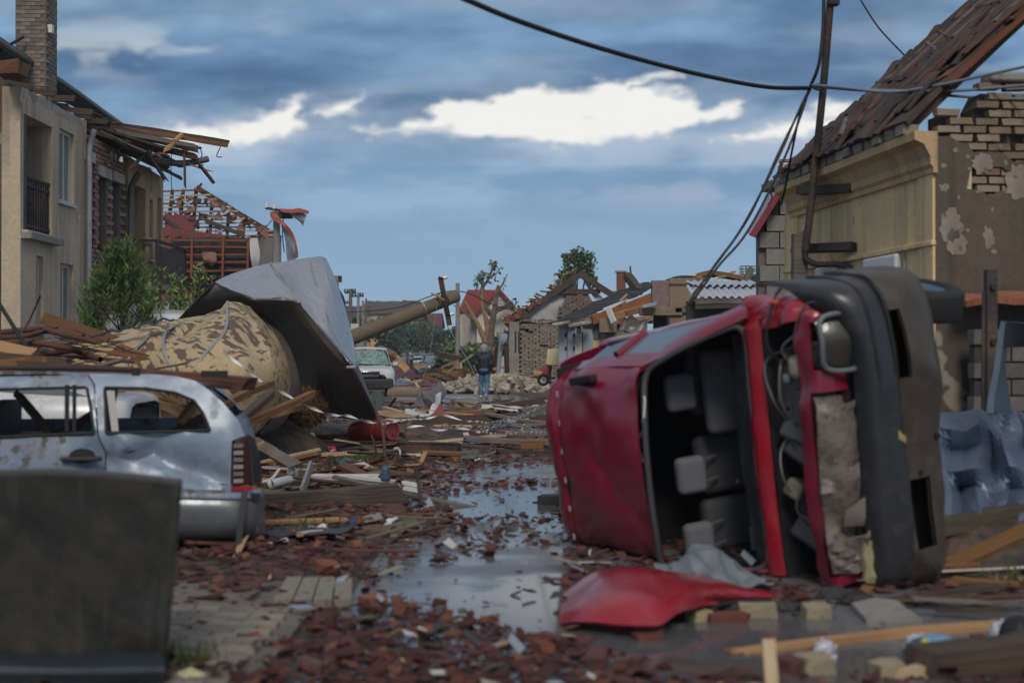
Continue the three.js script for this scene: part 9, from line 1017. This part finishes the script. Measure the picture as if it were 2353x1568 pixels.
function person(label, pos, turn, o) {                                  // y up, facing +z, standing height about 1.75
  const g = thing('person', label, 'person', pos, turn), v = V, skin = M({ color: [0.42, 0.25, 0.17], roughness: 0.6 });
  const hipL = v(0.09, 0.9, 0), hipR = v(-0.09, 0.9, 0), kL = v(0.11, 0.49, o.kneeL ?? 0.1), kR = v(-0.1, 0.48, o.kneeR ?? 0.05), aL = v(0.11, 0.1, o.ankL ?? 0.12), aR = v(-0.1, o.liftR ?? 0.1, o.ankR ?? -0.28), sL = v(0.185, 1.42, 0), sR = v(-0.185, 1.42, 0), eL = v(0.25, 1.15, o.elbL ?? -0.1), eR = v(-0.25, 1.15, o.elbR ?? 0.0), wL = v(0.2, 0.94, o.wrL ?? 0.06), wR = v(-0.2, 0.94, o.wrR ?? 0.1), neck = v(0, 1.48, -0.01), head = v(0, 1.63, 0.02);
  const toe = (a, k) => a.clone().add(v(0.02 * Math.sign(a.x), -0.05 * (k ?? 1), 0.15)), hand = (w) => { const b = [[w, w.clone().add(v(0, -0.08, 0.02)), 0.032, 0.036]]; for (let i = 0; i < 4; i++) { const r0 = w.clone().add(v(0, -0.085, -0.01 + i * 0.02)), m = r0.clone().add(v(0, -0.04 + Math.abs(i - 1.4) * 0.006, 0.008)); b.push([r0, m, 0.0095, 0.009], [m, m.clone().add(v(0, -0.03, 0.016)), 0.009, 0.007]); } const t0 = w.clone().add(v(0, -0.03, 0.03)); b.push([t0, t0.clone().add(v(0, -0.045, 0.03)), 0.011, 0.009]); return b; };
  const legs = [[hipL, kL, 0.098, 0.066], [kL, aL, 0.062, 0.045], [hipR, kR, 0.098, 0.066], [kR, aR, 0.062, 0.045], [v(0.05, 0.96, -0.02), v(-0.05, 0.96, -0.02), 0.125, 0.125]], torso = [[v(0.05, 0.98, 0), v(0.07, 1.3, 0), 0.125, 0.135], [v(-0.05, 0.98, 0), v(-0.07, 1.3, 0), 0.125, 0.135], [sL, sR, 0.075, 0.075], [v(0, 1.3, 0), neck, 0.12, 0.06]], arms = [[sL, eL, 0.066, 0.048], [eL, wL, 0.046, 0.034], [sR, eR, 0.066, 0.048], [eR, wR, 0.046, 0.034]], hd = [[neck, v(0, 1.56, 0), 0.055, 0.055], [v(0, 1.66, -0.01), v(0, 1.65, 0.02), 0.092, 0.085], [v(0, 1.6, 0.03), v(0, 1.56, 0.055), 0.065, 0.045], [v(0, 1.62, 0.1), v(0, 1.6, 0.118), 0.014, 0.012], [v(0.085, 1.64, -0.01), v(0.092, 1.6, -0.01), 0.016, 0.012], [v(-0.085, 1.64, -0.01), v(-0.092, 1.6, -0.01), 0.016, 0.012]];
  part(g, 'body', fieldMesh([...legs, ...torso, ...arms, ...hd, ...hand(wL), ...hand(wR), [aL, toe(aL), 0.04, 0.035], [aR, toe(aR, 3), 0.04, 0.035]], o.res ?? 88, 0.02), skin);
  const grow = (b, k, kk = k) => b.map(([a, c, r0, r1]) => [a, c, r0 + k, r1 + kk]);
  part(g, 'jacket', fieldMesh([...grow(torso.slice(0, 3), 0.028), [v(0, 1.3, 0), v(0, 1.46, 0), 0.15, 0.085], ...grow(arms, 0.024), [v(0.07, 0.9, 0), v(-0.07, 0.9, 0), 0.145, 0.145], [v(0, 1.47, -0.03), v(0, 1.5, -0.02), 0.085, 0.075]], 52, 0.04), o.jacket);
  part(g, 'trousers', fieldMesh(grow(legs, 0.016, 0.018), 52, 0.03), o.trousers);
  for (const [a, k] of [[aL, 1], [aR, 3]]) { const h = a.clone().add(v(0, -0.035, -0.05)), t = toe(a, k); part(g, 'shoe', fieldMesh([[h, a.clone().add(v(0, -0.04, 0.03)), 0.047, 0.05], [a.clone().add(v(0, -0.04, 0.03)), t, 0.05, 0.042]], 32, 0.02), o.shoes); }
  const hr = rng(3), hair = [[v(0, 1.68, -0.03), v(0, 1.69, 0.0), 0.112, 0.1], [v(0, 1.6, -0.06), v(0, 1.66, -0.05), 0.085, 0.1]]; if (o.curly) for (let i = 0; i < 46; i++) { const a = hr() * 6.283, b = hr() * 1.9 - 0.5; if (Math.sin(a) > 0.55 && b < 0.5) continue; const p = v(Math.cos(a) * Math.cos(b) * 0.115, 1.66 + Math.sin(b) * 0.12, -0.03 + Math.sin(a) * Math.cos(b) * 0.105); hair.push([p, p.clone().add(v(0.01, 0.01, 0)), 0.028, 0.024]); } part(g, 'hair', fieldMesh(hair, 40, 0.012), o.hair); return g;
}
{ const denim = M({ set: texset(128, 0.3, (u, v) => { const a = fbm(u * 8, v * 8, 601, 4, 8, 8), f = fbm(u * 40, v * 40, 602, 2, 40, 40), k = 0.6 + 0.6 * a + 0.3 * f; return [0.07 * k, 0.15 * k, 0.26 * k, f, 0.9]; }), bumpScale: 0.003 }), dk = M({ set: texset(128, 0.6, (u, v) => { const a = fbm(u * 6, v * 6, 611, 4, 6, 6), k = 0.5 + a; return [0.012 * k, 0.012 * k, 0.02 * k, a, 0.6]; }), bumpScale: 0.02 });
  const p = onGround(1112, 916), a = person('grey haired person walking away in black jacket and blue jeans', V(p.x, 0.01, p.z), Math.PI - 0.1, { jacket: dk, trousers: denim, shoes: mat.offwhite, hair: M({ color: [0.3, 0.3, 0.31], roughness: 0.9 }), curly: true, kneeL: 0.1, ankL: 0.06, kneeR: 0.02, ankR: -0.3, liftR: 0.16, elbL: -0.06, elbR: -0.03 });
  const q = at(945, 812, 130); person('distant person in light shirt and dark trousers beside the far white car', V(q.x, 0.1, q.z), -0.3, { jacket: M({ color: [0.4, 0.46, 0.58] }), trousers: M({ color: [0.03, 0.03, 0.04] }), shoes: mat.dark, hair: mat.dark, kneeL: 0.02, ankL: 0, kneeR: 0.02, ankR: 0.0, wrL: 0.16, wrR: 0.16, res: 56 }); }
// ---------------------------------------------------------------- foreground and right edge
{
  const g = thing('dark_steel_skip', 'dark blurred steel plate box standing close at the lower left', 'steel box'), L = (x, y, d) => at(x, y, d), m = M({ set: texset(512, 1.7, (u, v) => { const a = fbm(u * 4, v * 4, 701, 5, 4, 4), b = fbm(u * 14, v * 14, 702, 4, 14, 14), s = step(0.62, 0.8, fbm(u * 40, v * 3, 703, 4, 40, 3)), k = 0.55 + 0.9 * a; const c = mix3(mix3([0.02, 0.023, 0.019], [0.038, 0.033, 0.024], step(0.45, 0.7, b)), [0.06, 0.06, 0.057], s * 0.4); return [c[0] * k, c[1] * k, c[2] * k, b, 0.45 + 0.4 * a]; }), bumpScale: 0.012 });
  part(g, 'front_plate', sheet([[L(-60, 1096, 5.9), L(120, 1090, 5.85), L(300, 1100, 5.8), L(414, 1114, 5.75)], [L(-60, 1300, 5.95), L(120, 1300, 5.9), L(290, 1310, 5.85), L(396, 1320, 5.8)], [L(-60, 1530, 6.0), L(120, 1532, 5.95), L(280, 1530, 5.9), L(378, 1526, 5.85)]], { t: 0.02, nu: 8, nv: 8, noise: 0.035, freq: 2.2 }), m); part(g, 'base_lip', sheet([[L(-60, 1500, 5.93), L(150, 1502, 5.9), L(372, 1498, 5.82)], [L(-60, 1530, 5.7), L(150, 1534, 5.68), L(380, 1530, 5.62)], [L(-60, 1575, 5.72), L(150, 1575, 5.7), L(375, 1566, 5.66)]], { t: 0.015, nu: 5, nv: 4, noise: 0.012 }), M({ set: T.zinc, color: [0.06, 0.08, 0.095], metalness: 0.1 }));
  part(g, 'top_edge', sheet([[L(-60, 1092, 5.9), L(120, 1086, 5.85), L(300, 1096, 5.8), L(416, 1110, 5.75)], [L(-60, 1086, 6.05), L(120, 1080, 6.0), L(300, 1090, 5.95), L(416, 1104, 5.9)]], { t: 0.02, nu: 6, nv: 2 }), M({ set: T.zinc, color: [0.16, 0.155, 0.14], metalness: 0.1 }));
  part(g, 'side_plate', sheet([[L(414, 1102, 5.76), L(404, 1098, 6.6)], [L(396, 1320, 5.8), L(388, 1290, 6.6)], [L(378, 1526, 5.86), L(372, 1440, 6.6)]], { t: 0.02, nu: 4, nv: 4 }), m); part(g, 'skid', box(1.7, 0.05, 0.1, L(120, 0, 5.95).x - 0.1, 0.05, -5.95), mat.iron); part(g, 'back_plate', box(1.9, 0.5, 0.02, L(388, 0, 6.6).x - 0.96, 0.4, -6.62), m);
}
solo('white_foam', 'pale yellow foam and plastic scraps under the steel box corner', 'foam', lump(0.1, 0.05, 0.07, 15, 3, 0.5), M({ color: [0.5, 0.48, 0.3], roughness: 0.9 })).position.copy(onGround(440, 1562, 0.03)); solo('blue_scrap', 'pale blue plastic scrap in the bottom left corner', 'scrap', lump(0.12, 0.03, 0.08, 16, 3, 0.5), M({ color: [0.2, 0.34, 0.4], roughness: 0.5 })).position.copy(onGround(350, 1566, 0.03)); solo('half_brick', 'dark red brick lying before the steel box', 'brick', brickGeo(0.12, 0.05, 0.08, 5, 0.3), mat.terracotta).position.copy(onGround(98, 1545, 0.04));
{ const m = M({ color: [0.62, 0.63, 0.7], roughness: 0.3, transmission: 0.25 }), gb = (label, px, py, d) => { const g = thing('plastic_ball', label, 'plastic ball', at(px, py, d)); part(g, 'core', lump(0.05, 0.05, 0.045, px, 2, 0.3), m); const r = rng(px); for (let i = 0; i < 16; i++) { const a = r() * 6.28, b = Math.acos(2 * r() - 1), dd = V(Math.sin(b) * Math.cos(a), Math.cos(b), Math.sin(b) * Math.sin(a)); const q = part(g, 'flap', sheet([[V(-0.014, 0, 0), V(0.014, 0, 0)], [V(-0.01, 0.03, 0.004), V(0.012, 0.032, 0)]], { t: 0.002, nu: 2, nv: 2 }), m); q.position.copy(dd.clone().multiplyScalar(0.035)); q.quaternion.copy(dirQ(dd, r() * 6)); } };
  gb('crumpled white plastic ball on the plank nearest the stake', 1893, 1492, 6.35); gb('crumpled white plastic ball beside the blue bag on the plank', 2104, 1478, 6.5); gb('crumpled white plastic ball at the far right end of the plank', 2296, 1448, 6.8);
  { const g = thing('blue_bag', 'blue and black cloth bag lying on the road under the plank', 'bag', at(2140, 1490, 6.35)); part(g, 'body', lump(0.13, 0.06, 0.08, 33, 3, 0.3), M({ color: [0.05, 0.085, 0.13], roughness: 0.7 })); part(g, 'lining', lump(0.07, 0.035, 0.05, 34, 3, 0.3), M({ color: [0.14, 0.28, 0.44], roughness: 0.6 })).position.set(0.02, 0.045, 0.01); part(g, 'yellow_tag', lump(0.02, 0.02, 0.015, 35, 2, 0.2), M({ color: [0.5, 0.5, 0.08] })).position.set(-0.05, 0.045, 0.05); }
  { const g = thing('black_sack', 'black lump of cloth at the right edge above the corner beam', 'sack', at(2345, 1465, 6.4)); part(g, 'body', lump(0.1, 0.11, 0.1, 36, 3, 0.3), mat.black); } }
{ // engine parts and dark scraps at the foot of the red car
  const r = rng(7); [['dark rubber hose end lying by the bricks at the red car', 1915, 1370, 0.06], ['round dark metal part lying under the red car bumper', 1968, 1385, 0.07], ['dark plastic wedge lying before the red car engine bay', 1800, 1398, 0.05], ['dark lump of torn plastic below the bumper edge', 2050, 1340, 0.08], ['dark crushed part lying between the bricks', 1700, 1405, 0.05]].forEach(([l, x, y, s], i) => { const o = solo('car_scrap', l, 'car scrap', lump(s * 1.6, s, s, i + 60, 2, 0.4), i % 2 ? mat.iron : mat.dark); o.position.copy(onGround(x, y, 0.03)); });
  { const rr = rng(33), rows = [[948, 10.4], [985, 10.0], [1030, 9.9], [1075, 9.6], [1125, 9.5], [1195, 9.2]].map(([y, d]) => [...Array(9).keys()].map((i) => [2142 + i * 34 + (rr() - 0.5) * 22, y + (rr() - 0.5) * 24, d + (rr() - 0.5) * 0.55]));
    scrap('grey_blue_sheeting', 'large crumpled blue grey metal sheeting beside the cottage', 'metal sheeting', rows, M({ set: T.zinc, color: [0.3, 0.38, 0.5], metalness: 0.3, bumpScale: 0.003 }), { noise: 0.025, freq: 4, linear: true, nu: 3, nv: 3, creaseAngle: 0.15 }); }
  { const g = thing('bent_metal_panel', 'dark bent metal panel standing curled at the right edge', 'metal panel'), m = M({ set: T.zinc, color: [0.1, 0.13, 0.16], metalness: 0.3 }), S = (rows, o) => sheet(rows.map((q) => q.map(([x, y, d]) => at(x, y, d))), { t: 0.012, noise: 0.03, freq: 3, ...o });
    part(g, 'upper_plate', S([[[2306, 738, 9.7], [2350, 742, 9.8], [2430, 746, 9.9]], [[2298, 800, 9.75], [2345, 795, 10], [2430, 790, 10.1]]], { nu: 5, nv: 4 }), m); part(g, 'left_edge', S([[[2304, 737, 9.66], [2312, 738, 9.7]], [[2286, 830, 9.6], [2295, 832, 9.64]], [[2268, 948, 9.5], [2280, 950, 9.55]]], { nu: 3, nv: 6 }), M({ set: T.zinc, color: [0.3, 0.4, 0.46], metalness: 0.2 })); part(g, 'lower_leg', S([[[2297, 798, 9.75], [2312, 800, 9.85]], [[2288, 860, 9.65], [2306, 860, 9.9]], [[2274, 948, 9.6], [2324, 950, 9.9]]], { nu: 4, nv: 6 }), M({ set: T.zinc, color: [0.16, 0.22, 0.28], metalness: 0.2 })); }
  scrap('dark_flat_sheet', 'dark flat sheet lying under the blue grey sheeting', 'metal sheet', [[[2140, 1215, 9], [2250, 1205, 9.2], [2420, 1200, 9.2]], [[2150, 1290, 8.6], [2260, 1300, 8.6], [2420, 1290, 8.6]]], mat.tarpaper, { noise: 0.1 });
  solo('debris_heap', 'dark low heap of soil and rubbish behind the red car', 'debris heap', lump(2.0, 0.5, 1.1, 77, 4, 0.3), mat.earth).position.set(4.0, -0.1, -9.4);
}
scene.traverse((o) => { if (o.isMesh || o.isInstancedMesh) { o.castShadow = true; o.receiveShadow = true; } });
renderer.render(scene, camera);
